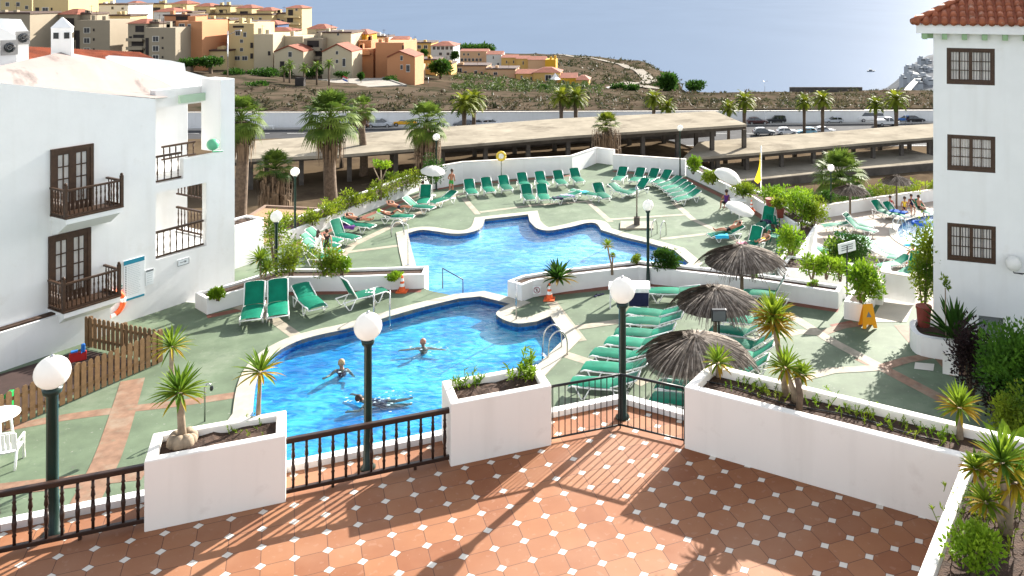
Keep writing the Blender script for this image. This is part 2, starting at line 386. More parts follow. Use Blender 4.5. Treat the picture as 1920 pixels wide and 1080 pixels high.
far_out = [G(300, 520, ZF), G(470, 480, ZF), G(545, 455, ZF), G(805, 348, ZF), G(809, 355, ZF), G(867, 343, ZF), G(1071, 325, ZF), G(1118, 305, ZF), G(1152, 309, ZF), G(1150, 316, ZF), G(1286, 329, ZF), G(1411, 390, ZF), G(1492, 443, ZF), G(1468, 512, ZF), G(1590, 545, ZF), G(1590, 580, ZF), G(1400, 570, ZF), G(1200, 540, ZF), G(960, 600, ZF), G(795, 600, ZF), G(525, 575, ZF), G(395, 600, ZF)]
sheet([flat(far_out, ZF), flat(FP, ZF)]).build('far_deck', deck_m)['kind'] = 'structure'
kdeck_m = mat('beige_painted_concrete', (.33, .28, .235), .8, .14, .7, spots=((.36, .30, .25), .58, .6, .2), bump=.1, bscale=14, spec=.2)
kid_out = [G(1430, 400, ZK), G(1560, 385, ZK), G(1640, 378, ZK), G(1760, 366, ZK), G(1990, 350, ZK), G(2100, 560, ZK), G(1560, 600, ZK), G(1480, 560, ZK)]
sheet([kid_out, KP]).build('lower_deck', kdeck_m)['kind'] = 'structure'
# deck foundations, so the raised decks have walls down to the ground
found_m = mat('foundation_render', (.42, .40, .36), .9, .15, .6)
for nm, poly, zt, zb in (('far_deck_base', far_out, ZF - .01, -11), ('lower_deck_base', kid_out, ZK - .01, -12)):
    mb = MB(); n = len(poly); vs = [(p.x, p.y, zt) for p in poly] + [(p.x, p.y, zb) for p in poly]
    mb.add(vs, [(i, (i + 1) % n, n + (i + 1) % n, n + i) for i in range(n)]); tag(mb.build(nm, found_m), kind='structure')
mb = MB(); n = len(near_out); vs = [(p.x, p.y, -.01) for p in near_out] + [(p.x, p.y, -8) for p in near_out]
mb.add(vs, [(i, (i + 1) % n, n + (i + 1) % n, n + i) for i in range(n)]); tag(mb.build('near_deck_base', white), kind='structure')
# ---- pool basins, copings and water
pool_tile = mat('pool_mosaic', (.028, .36, .54), .35, .20, 1.1, spots=((.055, .45, .62), .52, .5, .2))
pool_tile_far = mat('pool_mosaic_pale', (.055, .33, .55), .35, .25, .35, spots=((.14, .46, .66), .52, .5, .2))
pool_tile_kid = mat('pool_mosaic_kid', (.50, .70, .82), .4, .1, 1.1)
pool_rim = mat('pool_rim_mosaic', (.015, .12, .34), .3, .4, 9)
def water(name, deep, light, scale, bump):
    m = bpy.data.materials.new(name); m.use_nodes = True; t = m.node_tree; L = t.links.new; t.nodes.remove(t.nodes['Principled BSDF'])
    tc = N(t, 'ShaderNodeTexCoord'); mp = N(t, 'ShaderNodeMapping'); mp.inputs['Scale'].default_value = (.8, 1.7, 1); mp.inputs['Rotation'].default_value = (0, 0, .25); L(tc.outputs['Object'], mp.inputs[0])
    w = N(t, 'ShaderNodeTexNoise'); w.inputs['Scale'].default_value = scale; w.inputs['Detail'].default_value = 4; w.inputs['Distortion'].default_value = 1.6; L(mp.outputs[0], w.inputs['Vector'])
    big = N(t, 'ShaderNodeTexNoise'); big.inputs['Scale'].default_value = .35; big.inputs['Detail'].default_value = 3; L(tc.outputs['Object'], big.inputs['Vector'])
    ad = N(t, 'ShaderNodeMath', operation='MULTIPLY_ADD'); ad.inputs[1].default_value = .75; ad.inputs[2].default_value = -.37; L(big.outputs['Fac'], ad.inputs[0])
    sm = N(t, 'ShaderNodeMath', operation='ADD'); L(w.outputs['Fac'], sm.inputs[0]); L(ad.outputs[0], sm.inputs[1])
    rp = N(t, 'ShaderNodeValToRGB'); rp.color_ramp.elements[0].position = .40; rp.color_ramp.elements[1].position = .60
    rp.color_ramp.elements[0].color = (*deep, 1); rp.color_ramp.elements[1].color = (*light, 1); L(sm.outputs[0], rp.inputs[0])
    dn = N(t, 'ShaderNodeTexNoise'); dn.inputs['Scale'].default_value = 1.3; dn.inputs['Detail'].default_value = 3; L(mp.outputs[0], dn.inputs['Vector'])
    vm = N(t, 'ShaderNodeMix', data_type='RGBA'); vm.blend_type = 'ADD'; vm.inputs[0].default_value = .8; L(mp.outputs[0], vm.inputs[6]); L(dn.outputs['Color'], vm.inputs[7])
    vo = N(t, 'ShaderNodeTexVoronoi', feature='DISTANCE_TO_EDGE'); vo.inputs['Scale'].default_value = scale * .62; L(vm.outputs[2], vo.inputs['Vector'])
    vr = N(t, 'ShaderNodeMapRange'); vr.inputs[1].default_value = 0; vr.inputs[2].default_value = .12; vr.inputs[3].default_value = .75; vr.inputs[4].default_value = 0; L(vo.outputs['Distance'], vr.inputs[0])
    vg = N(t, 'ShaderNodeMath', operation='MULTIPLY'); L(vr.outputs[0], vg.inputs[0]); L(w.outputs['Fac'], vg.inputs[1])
    mc = N(t, 'ShaderNodeMix', data_type='RGBA'); L(vg.outputs[0], mc.inputs[0]); L(rp.outputs[0], mc.inputs[6]); mc.inputs[7].default_value = (1, 1, 1, 1)  # caustic light painted as bright lines into the tint, over ripple streaks
    bp = N(t, 'ShaderNodeBump'); bp.inputs['Strength'].default_value = bump; bp.inputs['Distance'].default_value = .12; L(w.outputs['Fac'], bp.inputs['Height'])
    fr = N(t, 'ShaderNodeFresnel'); L(bp.outputs[0], fr.inputs['Normal'])
    ge = N(t, 'ShaderNodeNewGeometry'); mr = N(t, 'ShaderNodeMapRange'); mr.inputs[3].default_value = 1.33; mr.inputs[4].default_value = 1 / 1.33; L(ge.outputs['Backfacing'], mr.inputs[0]); L(mr.outputs[0], fr.inputs['IOR'])
    tr = N(t, 'ShaderNodeBsdfTransparent'); L(mc.outputs[2], tr.inputs[0])
    gl = N(t, 'ShaderNodeBsdfGlossy'); gl.inputs['Roughness'].default_value = .06; L(bp.outputs[0], gl.inputs['Normal'])
    ms = N(t, 'ShaderNodeMixShader'); L(fr.outputs[0], ms.inputs[0]); L(tr.outputs[0], ms.inputs[1]); L(gl.outputs[0], ms.inputs[2]); L(ms.outputs[0], t.nodes['Material Output'].inputs[0])
    return m
w_near = water('pool_water_near', (.02, .50, .76), (.85, 1.0, 1.0), 1.9, .45)
w_far = water('pool_water_far', (.18, .60, .86), (1.0, 1.0, 1.0), 1.7, .4)
def pool(ps, z, tile, wm, depth, nm, drop=.14, wcop=.5):
    mb = MB(); n = len(ps)
    fl = sheet([flat(ps, z - depth)]); mb.add(fl.v, fl.f); mb.mi = 1
    vs = [(p.x, p.y, z + .02) for p in ps] + [(p.x, p.y, z - .26) for p in ps] + [(p.x, p.y, z - depth) for p in ps]
    mb.add(vs[:2 * n], [(i, (i + 1) % n, n + (i + 1) % n, n + i) for i in range(n)]); mb.mi = 0
    mb.add(vs[n:], [(i, (i + 1) % n, n + (i + 1) % n, n + i) for i in range(n)])
    tag(mb.build(nm + '_floor', [tile, pool_rim]), kind='structure')
    tag(sheet([flat(ps, z - drop)]).build(nm + '_water', wm), kind='structure')
    sgn = -1 if ring_sign(ps) > 0 else 1
    mb = MB(); wall_strip(mb, ps, wcop, z - .1, z + .035, True, sgn)
    tag(mb.build(nm + '_kerb', coping_m), kind='structure')
pool(NP, 0, pool_tile, w_near, .40, 'near_pool')
pool(FP, ZF, pool_tile_far, w_far, .40, 'far_pool', wcop=.6)
w_kid = water('pool_water_shallow', (.72, .90, .96), (1.0, 1.0, 1.0), 1.7, .3)
pool(KP, ZK, pool_tile_kid, w_kid, .5, 'shallow_pool', drop=.06, wcop=.5)
# ---- paved bands across the decks
mb = MB()
for ln in ([(0, 805), (120, 783), (232, 768), (330, 757), (440, 741)], [(150, 960), (200, 862), (232, 768), (249, 712)], ):
    ribbon(mb, smooth_line(pts(ln, 0), 3), .40 if ln[0][0] == 0 else .62, .004 + .004 * (ln[0][0] == 150))
ribbon(mb, pts([(-60, 925), (272, 888)], 0), .55, .006)
ribbon(mb, pts([(1690, 610), (1720, 645), (1770, 665)], 0), .5, .006)
ribbon(mb, pts([(1770, 672), (1800, 705)], 0), .6, .009)
ribbon(mb, pts([(1770, 750), (1660, 693), (1610, 671)], 0), .42, .004); ribbon(mb, pts([(1780, 662), (1700, 675), (1650, 690)], 0), .38, .008)
ribbon(mb, pts([(1532, 628), (1580, 612), (1640, 604)], 0), .35, .006)
tag(mb.build('path_brick', brick_band), kind='structure')
mb = MB()
for i, ln in enumerate(([(440, 573), (500, 590), (560, 633)], [(1035, 567), (1090, 640)], [(1080, 615), (1180, 600)], [(1052, 662), (1140, 690), (1210, 720)], [(1660, 693), (1560, 640), (1480, 590)], [(1480, 715), (1560, 695), (1650, 690)], [(1400, 640), (1500, 622), (1535, 625)])):
    ribbon(mb, pts(ln, 0), .38, .004 + .003 * (i % 3))
for i, ln in enumerate(([(648, 520), (640, 480), (660, 460), (760, 412), (850, 368), (870, 362)], [(650, 473), (752, 460)], [(870, 372), (896, 402)], [(1104, 379), (1145, 416)], [(900, 398), (1000, 385), (1110, 377)], [(1140, 412), (1290, 402)], [(1240, 448), (1385, 432)], [(1262, 379), (1300, 412), (1392, 455), (1420, 470)], [(560, 430), (812, 358)], [(1262, 379), (1288, 400)])):
    ribbon(mb, pts(ln, ZF), .34 if i else .45, .004 + .003 * (i % 3))
tag(mb.build('path_pale', pale_band), kind='structure')
mb = MB()
ribbon(mb, pts([(388, 594), (455, 580), (540, 551), (790, 545)], 0), .35, .003); ribbon(mb, pts([(1010, 553), (1200, 534), (1400, 556), (1572, 582)], 0), .4, .003)
ribbon(mb, pts([(545, 462), (805, 357), (870, 347), (1071, 329)], ZF), .4, .003); ribbon(mb, pts([(1150, 321), (1284, 334), (1411, 396), (1490, 448)], ZF), .4, .003)
ribbon(mb, pts([(1560, 612), (1600, 604)], 0), .3, .003)
tag(mb.build('path_edging', edge_band), kind='structure')
mb = MB(); q = pts([(1552, 600), (1640, 590), (1655, 545), (1725, 562), (1702, 602), (1620, 606)], 0)
mb2 = sheet([[G(1633, 604), G(1654, 566), G(1712, 574), G(1700, 604)]]); tag(MB().add([(p[0], p[1], .012) for p in mb2.v], mb2.f).build('path_pale_ramp', mat('pale_concrete', (.42, .38, .33), .7, .1, 1.2)), kind='structure')
mb = MB(); hole = pts([(1716, 680), (1752, 683), (1750, 696), (1714, 692)], 0); mb.add([(p.x, p.y, .012) for p in hole], [(0, 1, 2, 3)])
tag(mb.build('utility_cover', mat('pale_cover', (.55, .52, .46), .7, .05, 2), M=None), 'pale square cover set flush in the shaded green paving', 'cover')
# ---- tiled terrace
tile_m = bpy.data.materials.new('terrace_tile'); tile_m.use_nodes = True; t = tile_m.node_tree; L = t.links.new; b = t.nodes['Principled BSDF']
P00 = G(1148.8, 817.2, ZT); TP = .4125
tc = N(t, 'ShaderNodeTexCoord'); mp = N(t, 'ShaderNodeMapping', vector_type='TEXTURE')
mp.inputs['Location'].default_value = (P00.x, P00.y, 0); mp.inputs['Rotation'].default_value = (0, 0, math.radians(22.6)); mp.inputs['Scale'].default_value = (TP, TP, 1)
L(tc.outputs['Object'], mp.inputs[0]); sx = N(t, 'ShaderNodeSeparateXYZ'); L(mp.outputs[0], sx.inputs[0])
def M2(op, a, b_=None, c=None):
    n = N(t, 'ShaderNodeMath', operation=op)
    for i, q in enumerate((a, b_, c)):
        if q is None: continue
        if isinstance(q, (int, float)): n.inputs[i].default_value = q
        else: L(q, n.inputs[i])
    return n.outputs[0]
u_, v_ = sx.outputs[0], sx.outputs[1]
du = M2('ABSOLUTE', M2('SUBTRACT', u_, M2('ROUND', u_))); dv = M2('ABSOLUTE', M2('SUBTRACT', v_, M2('ROUND', v_)))
dot = M2('LESS_THAN', M2('ADD', du, dv), .168); dotrim = M2('LESS_THAN', M2('ADD', du, dv), .19)
grout = M2('LESS_THAN', M2('MINIMUM', du, dv), .011)
cb = N(t, 'ShaderNodeCombineXYZ'); L(M2('FLOOR', u_), cb.inputs[0]); L(M2('FLOOR', v_), cb.inputs[1])
wn = N(t, 'ShaderNodeTexWhiteNoise', noise_dimensions='2D'); L(cb.outputs[0], wn.inputs['Vector'])
nz = N(t, 'ShaderNodeTexNoise'); nz.inputs['Scale'].default_value = 3.5; nz.inputs['Detail'].default_value = 7; L(tc.outputs['Object'], nz.inputs['Vector'])
fac = M2('MULTIPLY_ADD', wn.outputs['Value'], .55, M2('MULTIPLY', nz.outputs['Fac'], .45))
rp = N(t, 'ShaderNodeValToRGB'); rp.color_ramp.elements[0].color = (.200, .068, .027, 1); rp.color_ramp.elements[1].color = (.300, .130, .058, 1); rp.color_ramp.elements[0].position = .1; rp.color_ramp.elements[1].position = .9
L(fac, rp.inputs[0])
def mixc(f, a, col):
    m_ = N(t, 'ShaderNodeMix', data_type='RGBA'); L(f, m_.inputs[0]); L(a, m_.inputs[6])
    m_.inputs[7].default_value = (*col, 1); return m_.outputs[2]
n5 = N(t, 'ShaderNodeTexNoise'); n5.inputs['Scale'].default_value = 9; n5.inputs['Detail'].default_value = 8; L(tc.outputs['Object'], n5.inputs['Vector'])
st = M2('MULTIPLY', M2('GREATER_THAN', n5.outputs['Fac'], .63), .25)
n6 = N(t, 'ShaderNodeTexNoise'); n6.inputs['Scale'].default_value = .55; n6.inputs['Detail'].default_value = 6; L(tc.outputs['Object'], n6.inputs['Vector'])
w6 = N(t, 'ShaderNodeMapRange'); w6.inputs[1].default_value = .45; w6.inputs[2].default_value = .72; w6.inputs[3].default_value = 0; w6.inputs[4].default_value = .5; L(n6.outputs['Fac'], w6.inputs[0])
c_ = mixc(st, rp.outputs[0], (.34, .20, .14)); c_ = mixc(w6.outputs[0], c_, (.33, .19, .12)); c_ = mixc(grout, c_, (.085, .035, .022)); c_ = mixc(dotrim, c_, (.10, .05, .035)); c_ = mixc(dot, c_, (.62, .57, .50))
L(c_, b.inputs['Base Color']); b.inputs['Roughness'].default_value = .72; b.inputs['Specular IOR Level'].default_value = .3
hgt = M2('SUBTRACT', 1.0, M2('MAXIMUM', grout, M2('MULTIPLY', dotrim, M2('SUBTRACT', 1.0, dot))))
bp = N(t, 'ShaderNodeBump'); bp.inputs['Strength'].default_value = .35; bp.inputs['Distance'].default_value = .006; L(hgt, bp.inputs['Height']); L(bp.outputs[0], b.inputs['Normal'])
# front line of the terrace (railing line), the gate corner and the line of the long planter
R0 = G(270, 990, ZT); C0 = G(1163, 800, ZT); U = Vector((C0.x - R0.x, C0.y - R0.y, 0)).normalized(); V = Vector((-U.y, U.x, 0))
B1 = G(1790, 985, ZT); B0 = G(1283, 840, ZT); U2 = Vector((B1.x - B0.x, B1.y - B0.y, 0)).normalized(); V2 = Vector((-U2.y, U2.x, 0))
Cc = C0 + V * .62 + U * .18
t_out = [C0 - U * 14 + V * .66, C0 + V * .66 + U * .02 + V2 * .0, None]
k0 = C0 - U * 14 + V * .62; kc = G(1165, 757, ZT); k1 = kc + U2 * 9
t_poly = [k0, kc, k1, Vector((9, 2, ZT)), Vector((-14, 2, ZT))]
tag(sheet([flat(t_poly, ZT)]).build('terrace_floor', tile_m), kind='structure')
mb = MB(); wall_strip(mb, [k0, kc, kc + U2 * 1.9], .17, ZT - .35, ZT + .10, side=1)
tag(mb.build('terrace_kerb', white), kind='structure')
mb = MB(); vs = []
for p in t_poly: vs += [(p.x, p.y, ZT - .02), (p.x, p.y, 0)]
mb.add(vs, [(2 * i, 2 * ((i + 1) % 5), 2 * ((i + 1) % 5) + 1, 2 * i + 1) for i in range(5)]); tag(mb.build('terrace_wall', white), kind='structure')
# ================================================================== TERRACE: planters, railings, lamps
def planter(name, label, pfront0, u, L_, depth, z0, z1, m=cream_white, t=.14, soil_drop=.10, group=None):
    """box planter: front left corner, direction along the front, length, depth"""
    v = Vector((-u.y, u.x, 0))
    r = thing(name, label, 'planter', (pfront0.x, pfront0.y, z0), math.atan2(u.y, u.x), group)
    mb = MB(); h = z1 - z0
    o = [(0, 0), (L_, 0), (L_, depth), (0, depth)]; i = [(t, t), (L_ - t, t), (L_ - t, depth - t), (t, depth - t)]
    vs = [(x, y, 0) for x, y in o] + [(x, y, h) for x, y in o] + [(x, y, h) for x, y in i] + [(x, y, h - .35) for x, y in i]
    fs = [(a, (a + 1) % 4, 4 + (a + 1) % 4, 4 + a) for a in range(4)] + [(4 + a, 4 + (a + 1) % 4, 8 + (a + 1) % 4, 8 + a) for a in range(4)] + [(8 + a, 8 + (a + 1) % 4, 12 + (a + 1) % 4, 12 + a) for a in range(4)]
    mb.add(vs, fs); mb.build('box', m, r, bevel=.018)
    soil_bed(r, [(x, y) for x, y in i], h - soil_drop)
    return r
def soil_bed(r, poly, z):
    x0 = min(p[0] for p in poly); x1 = max(p[0] for p in poly); y0 = min(p[1] for p in poly); y1 = max(p[1] for p in poly)
    nx = max(int((x1 - x0) / .09), 4); ny = max(int((y1 - y0) / .09), 4); mb = MB()
    vs = [(x0 + (x1 - x0) * a / nx, y0 + (y1 - y0) * b_ / ny, z + .05 * mnoise.noise(Vector((a * .4, b_ * .4, z * 7))) + .02 * random.random()) for b_ in range(ny + 1) for a in range(nx + 1)]
    mb.add(vs, [(b_ * (nx + 1) + a, b_ * (nx + 1) + a + 1, (b_ + 1) * (nx + 1) + a + 1, (b_ + 1) * (nx + 1) + a) for b_ in range(ny) for a in range(nx)])
    return mb.build('soil', soil, r)
def soil_poly(r, ps, z):
    return sheet([[Vector((p[0], p[1], z)) for p in ps]]).build('soil', soil, r)
planter_l = planter('white_planter', 'white box planter holding two yuccas between the two wooden railings', G(270, 998, ZT), U, (G(536, 944, ZT) - G(270, 998, ZT)).length, .82, ZT, ZT + .97)
planter_m = planter('white_planter', 'white box planter of small weeds between wooden railing and iron gate', G(845, 875, ZT), U, (G(1035, 836, ZT) - G(845, 875, ZT)).length, .86, ZT, ZT + .98)
# long L-shaped planter
r = thing('long_planter', 'long white L-shaped planter with a row of yuccas bordering the tiled terrace', 'planter', (0, 0, 0))
fa = B0.copy(); fb = Vector((4.50, 11.70, 0)); D2 = (fb - Vector((fa.x, fa.y, 0))).normalized(); D2.z = 0; E2 = Vector((-D2.y, D2.x, 0)) * 1.0
A3 = Vector((-E2.x, -E2.y, 0)).normalized()
w2, w3 = 1.02, 1.35
aout = Vector((fa.x, fa.y, 0)); corner = fb
arm_end = corner + Vector((-1.35, -2.23, 0)).normalized() * 4.6
Aa = (arm_end - corner).normalized(); An = Vector((-Aa.y, Aa.x, 0))
outer = [aout, corner, arm_end, arm_end + An * w3, corner + An * w3 + D2 * 0 + E2 * w2, aout + E2 * w2]
mb = MB(); th = .15
def inset(ps, d): return [Vector((p.x, p.y, 0)) for p in offset_line(ps, d if ring_sign(ps) > 0 else -d, True)]
inn = inset(outer, th); zt = ZT + 1.0; n = 6
vs = [(p.x, p.y, ZT if i in (0, 1, 2) else 0) for i, p in enumerate(outer)] + [(p.x, p.y, zt) for p in outer] + [(p.x, p.y, zt) for p in inn] + [(p.x, p.y, zt - .4) for p in inn]
mb.add(vs, [(k * n + i, k * n + (i + 1) % n, (k + 1) * n + (i + 1) % n, (k + 1) * n + i) for k in range(3) for i in range(n)])
mb.build('box', cream_white, r, bevel=.018)
soil_poly(r, inn, zt - .13)
hm = MB(); hp = [aout + E2 * .55 + D2 * s_ + E2 * (.06 * math.sin(s_ * 3)) for s_ in [q * .3 for q in range(14)]]
hm.tube([(p.x, p.y, zt - .115) for p in hp], .012, 5); hm.build('irrigation_hose', iron_black, r, smooth=True)
LONG = (aout, D2, E2, corner, Aa, An, zt - .13)

def baluster(mb, h, M):
    pr = [(.020, 0), (.020, .10), (.028, .12), (.018, .15), (.025, .20), (.030, .27), (.022, .40), (.016, h * .52), (.022, h * .66), (.030, h - .22), (.024, h - .16), (.018, h - .13), (.028, h - .11), (.020, h - .09), (.020, h)]
    mb.lathe(pr, 8, M)
def wooden_railing(label, p0, p1, h, spacing, group, m=wood_dark, first=.1, hb=.05, rail=.075, name='wooden_railing'):
    d = (p1 - p0); L_ = d.length
    r = thing(name, label, 'railing', p0, math.atan2(d.y, d.x), group)
    mb = MB(); mb.bx(0, L_, -rail * .55, rail * .55, h - .075, h); mb.build('top_rail', m, r, bevel=.012)
    mb = MB(); mb.bx(0, L_, -rail * .45, rail * .45, hb, hb + .06); mb.build('bottom_rail', m, r, bevel=.008)
    b0 = MB(); baluster(b0, h - .075 - hb - .06, None); first_o = None
    nb = max(int((L_ - 2 * first) / spacing) + 1, 2)
    for i in range(nb):
        x = first + (L_ - 2 * first) * i / (nb - 1)
        if first_o is None: o = first_o = b0.build('baluster', m, r, smooth=True)
        else: o = first_o.copy(); link(o); o.parent = r; KIDS[r.name].append(o)
        o.location = (x, 0, hb + .06)
    mb = MB()
    for x in (L_ * .27, L_ * .77): mb.bx(x - .02, x + .02, -.03, .03, 0, hb)
    mb.build('foot', m, r)
    return r
ra = Vector((R0.x, R0.y, ZT)) + V * .06
wooden_railing('dark turned-wood railing beside the globe lamp and plastic table', ra - U * 3.4, ra + U * .02, .86, .178, 'dark wooden terrace railings')
rb = G(536, 931, ZT)
wooden_railing('dark turned-wood railing in front of the swimming pool', rb, rb + U * 2.42, .86, .178, 'dark wooden terrace railings')
# iron gate railing with a corner
r = thing('iron_railing', 'thin black iron railing with a corner beside the globe lamp', 'railing', (0, 0, 0))
g0 = G(1033, 829, ZT); g1 = G(1163, 803, ZT); g2 = G(1283, 832, ZT)
def iron_panel(p, q, n_, hb=.06, ht=.92):
    up = Vector((0, 0, 1))
    MB().tube([p + up * ht, q + up * ht], .022, 6).build('top_rail', iron_black, r, smooth=True); MB().tube([p + up * hb, q + up * hb], .016, 6).build('bottom_rail', iron_black, r, smooth=True)
    fo = None
    for i in range(n_ + 1):
        if fo is None:
            b_ = MB(); b_.tube([(0, 0, hb), (0, 0, ht)], .0095, 6); fo = b_.build('bar', iron_black, r, smooth=True); o = fo
        else: o = fo.copy(); link(o); o.parent = r; KIDS[r.name].append(o)
        o.location = p.lerp(q, (i + .3) / (n_ + .6))
iron_panel(g0, g1, 11); iron_panel(g1, g2, 10)
for p in (g0, g1, g2):
    b_ = MB(); b_.tube([p, p + Vector((0, 0, .92))], .014, 6); b_.build('post', iron_black, r)

# ---- globe lamps
LAMPG = 'globe lamps on dark green posts'
def globe_lamp(label, base, hc, rg, rp=.05, dark=True):
    r = thing('globe_lamp', label, 'lamp', base, 0, LAMPG)
    mb = MB(); mb.lathe([(rp * 1.9, 0), (rp * 1.9, .03), (rp * 1.25, .06), (rp * 1.1, .5), (rp, .55), (rp * .95, hc - rg - .10), (rp * 1.5, hc - rg - .06), (rp * 1.7, hc - rg + .015)], 14)
    mb.build('post', post_green, r, smooth=True)
    mb = MB(); mb.ball((0, 0, hc), rg, 28); mb.build('globe', globe_m, r, smooth=True)
    mb = MB(); mb.lathe([(.03, hc + rg - .01), (.022, hc + rg + .015), (.01, hc + rg + .03)], 10); mb.build('cap', steel, r, smooth=True)
    return r
def lamp_at(label, gx, gy, bx_, by_, z, d, rp=.05, z0=None):
    """globe centre pixel, base pixel on the surface at height z, globe diameter in px"""
    b0 = G(bx_, by_, z); c = at(gx, gy, b0.y)
    return globe_lamp(label, b0, c.z - z, d / 2 * b0.y / F, rp)
lamp_at('globe lamp with thick post behind the wooden railing by the white chairs', 105, 698, 98, 1003, ZT, 60, .075)
lamp_at('globe lamp in front of the pool behind the middle wooden railing', 688, 612, 690, 878, ZT, 51, .062)
lamp_at('globe lamp at the corner of the black iron railing', 1169, 544, 1167, 783, ZT, 48, .065)
lamp_at('globe lamp behind the two upright green loungers', 522, 406, 518, 538, 0, 21, .06)
lamp_at('globe lamp at the low wall between the pool and the parasols', 1216, 385, 1215, 533, 0, 20, .06)
lamp_at('globe lamp by the sloping white wall in front of the fan palm', 556, 322, 553, 450, ZF, 16.5, .06)
lamp_at('small globe lamp on tall post in front of the carport by the white parasol', 818, 257, 818, 356, ZF, 13, .055)
lamp_at('slim globe lamp rising behind the far white wall of the deck', 1275, 240, 1275, 331, ZF, 11, .05)
lamp_at('globe lamp in front of the bushy palm at the lower pool', 1560, 315, 1558, 402, ZK, 13, .05)

# ================================================================== WALLS AND PLANTERS OF THE POOL DECKS
def low_wall(name, label, lst, z, h, w=.2, m=white, cat='wall', zb=None, cap=True):
    ps = [G(a, b_, z) if not isinstance(a, Vector) else a for a, b_ in lst]
    r = thing(name, label, cat, (ps[0].x, ps[0].y, z)); o = ps[0]
    q = [Vector((p.x - o.x, p.y - o.y, 0)) for p in ps]
    mb = MB(); wall_strip(mb, q, w, 0 if zb is None else zb - z, (lambda i: h[i]) if isinstance(h, (list, tuple)) else h)
    mb.build('body', m, r)
    if cap:
        mb = MB(); hh = h if isinstance(h, (list, tuple)) else [h] * len(q)
        wall_strip(mb, q, w + .05, lambda i: hh[i], lambda i: hh[i] + .035); mb.build('coping', CAPM, r)
    return r
CAPM = mat('wall_coping', (.62, .58, .52), .8, .1, 2)
low_wall('parapet_wall', 'long white parapet wall behind the far row of green loungers', [(809, 355), (867, 343), (1071, 325), (1118, 305), (1152, 309)], ZF, [1.42, 1.40, 1.22, 1.12, 1.1], zb=-9)
low_wall('parapet_wall', 'short white parapet wall behind the slim far lamp post', [(1150, 317), (1286, 329)], ZF, [1.05, 1.12], zb=-9)
def trough(name, label, front, back, z, h, m=white, t=.14, zb=None, soil_h=None, hb=None):
    """planter between a front line and a back line (pixels at ground height z, same count)"""
    f = [G(a, b_, z) if not isinstance(a, Vector) else a for a, b_ in front]; bk = [G(a, b_, z) if not isinstance(a, Vector) else a for a, b_ in back]
    r = thing(name, label, 'planter', (f[0].x, f[0].y, z)); o = f[0]
    out = [Vector((p.x - o.x, p.y - o.y, 0)) for p in f + bk[::-1]]
    i_ = [Vector((p.x, p.y, 0)) for p in offset_line(out, t if ring_sign(out) > 0 else -t, True)]; n = len(out)
    vs = [(p.x, p.y, 0 if zb is None else zb - z) for p in out] + [(p.x, p.y, h) for p in out] + [(p.x, p.y, h) for p in i_] + [(p.x, p.y, h - .3) for p in i_]
    MB().add(vs, [(k * n + i, k * n + (i + 1) % n, (k + 1) * n + (i + 1) % n, (k + 1) * n + i) for k in range(3) for i in range(n)]).build('box', m, r, bevel=.012)
    soil_poly(r, i_, h - .09 if soil_h is None else soil_h)
    return r
def shift(lst, z, d):
    ps = [G(a, b_, z) for a, b_ in lst]; return [(p, None) for p in offset_line(ps, d)]
fl = [(388, 590), (455, 571), (528, 547), (650, 546), (796, 541)]
trough('low_planter', 'low white planter of shrubs behind the four upright green loungers', fl, shift(fl, 0, 1.0), 0, .55, zb=-3)
fl = [(978, 566), (1000, 557), (1060, 547), (1130, 538), (1198, 530), (1290, 540), (1400, 553), (1572, 580)]
TR_D = trough('low_planter', 'long bent white planter between the pool and the thatched parasols', fl, shift(fl, 0, .75), 0, .62, zb=-3)
fl = [(1582, 604), (1616, 611), (1648, 560)]
trough('low_planter', 'small white planter of one bright bush by the yellow sign', [(1582, 598), (1622, 605)], [(1611, 556), (1648, 560)], 0, .62)
fl = [(545, 455), (640, 418), (720, 384), (806, 349)]
trough('low_planter', 'sloping white planter with a clipped hedge above the sunbathers', fl, shift(fl, ZF, 1.7), ZF, .62, zb=-9)
fl = [(1286, 330), (1356, 364), (1411, 391), (1490, 443)]
trough('low_planter', 'white wall planter of shrubs between the upper and lower pools', fl, shift(fl, ZF, 1.05), ZF, .70, zb=-6)
trough('low_planter', 'short diagonal white planter with two round shrubs', [(1458, 523), (1486, 529)], [(1502, 437), (1532, 447)], ZF, .72, zb=-4)
trough('low_planter', 'white planter of low bright shrubs above the thatched parasols', [(1462, 545), (1596, 562)], [(1478, 520), (1600, 536)], ZF, 1.0, zb=-4)
low_wall('low_wall', 'white low wall by the pale ramp below the lower pool', [(1652, 556), (1672, 560), (1716, 568)], 0, .95, w=.22)
low_wall('low_wall', 'sloping white wall joining the bush planter to the lower deck', [(1648, 572), (1664, 520)], 0, [.8, .55], w=.25, zb=-3)
fl = [(1540, 412), (1640, 398), (1765, 380)]
low_wall('low_wall', 'white low wall under the hedge beyond the lower pool', [(1470, 398), (1530, 410), (1640, 392), (1765, 374)], ZK, .75, zb=-9)
# box wall at the end of the left building
planter('white_planter', 'tall white box planter with dry stones at the end of the balcony building', G(430, 508, ZF), (G(494, 486, ZF) - G(430, 508, ZF)).normalized(), 1.9, 1.2, ZF, ZF + 2.0, m=white)
stone_m = mat('round_stone', (.40, .33, .27), .9, .3, 4)
tag(MB().build('x', white) and None or None) if False else None
# gravel bed with its kerb
gravel_m = mat('ochre_gravel', (.30, .20, .11), .95, .45, 9, bump=.8, bscale=30)
pp = pts([(440, 424), (498, 388), (590, 392), (560, 430), (470, 470)], -1.2)
tag(sheet([pp]).build('gravel_ground', gravel_m), kind='structure')
mb = MB(); wall_strip(mb, [G(440, 424, -1.2), G(498, 388, -1.2), G(595, 393, -1.2)], .18, -9, -1.1); tag(mb.build('gravel_bed_wall', mat('brown_block', (.22, .15, .11), .9, .2, 2)), 'brown block wall round the ochre gravel bed below the palm', 'wall')
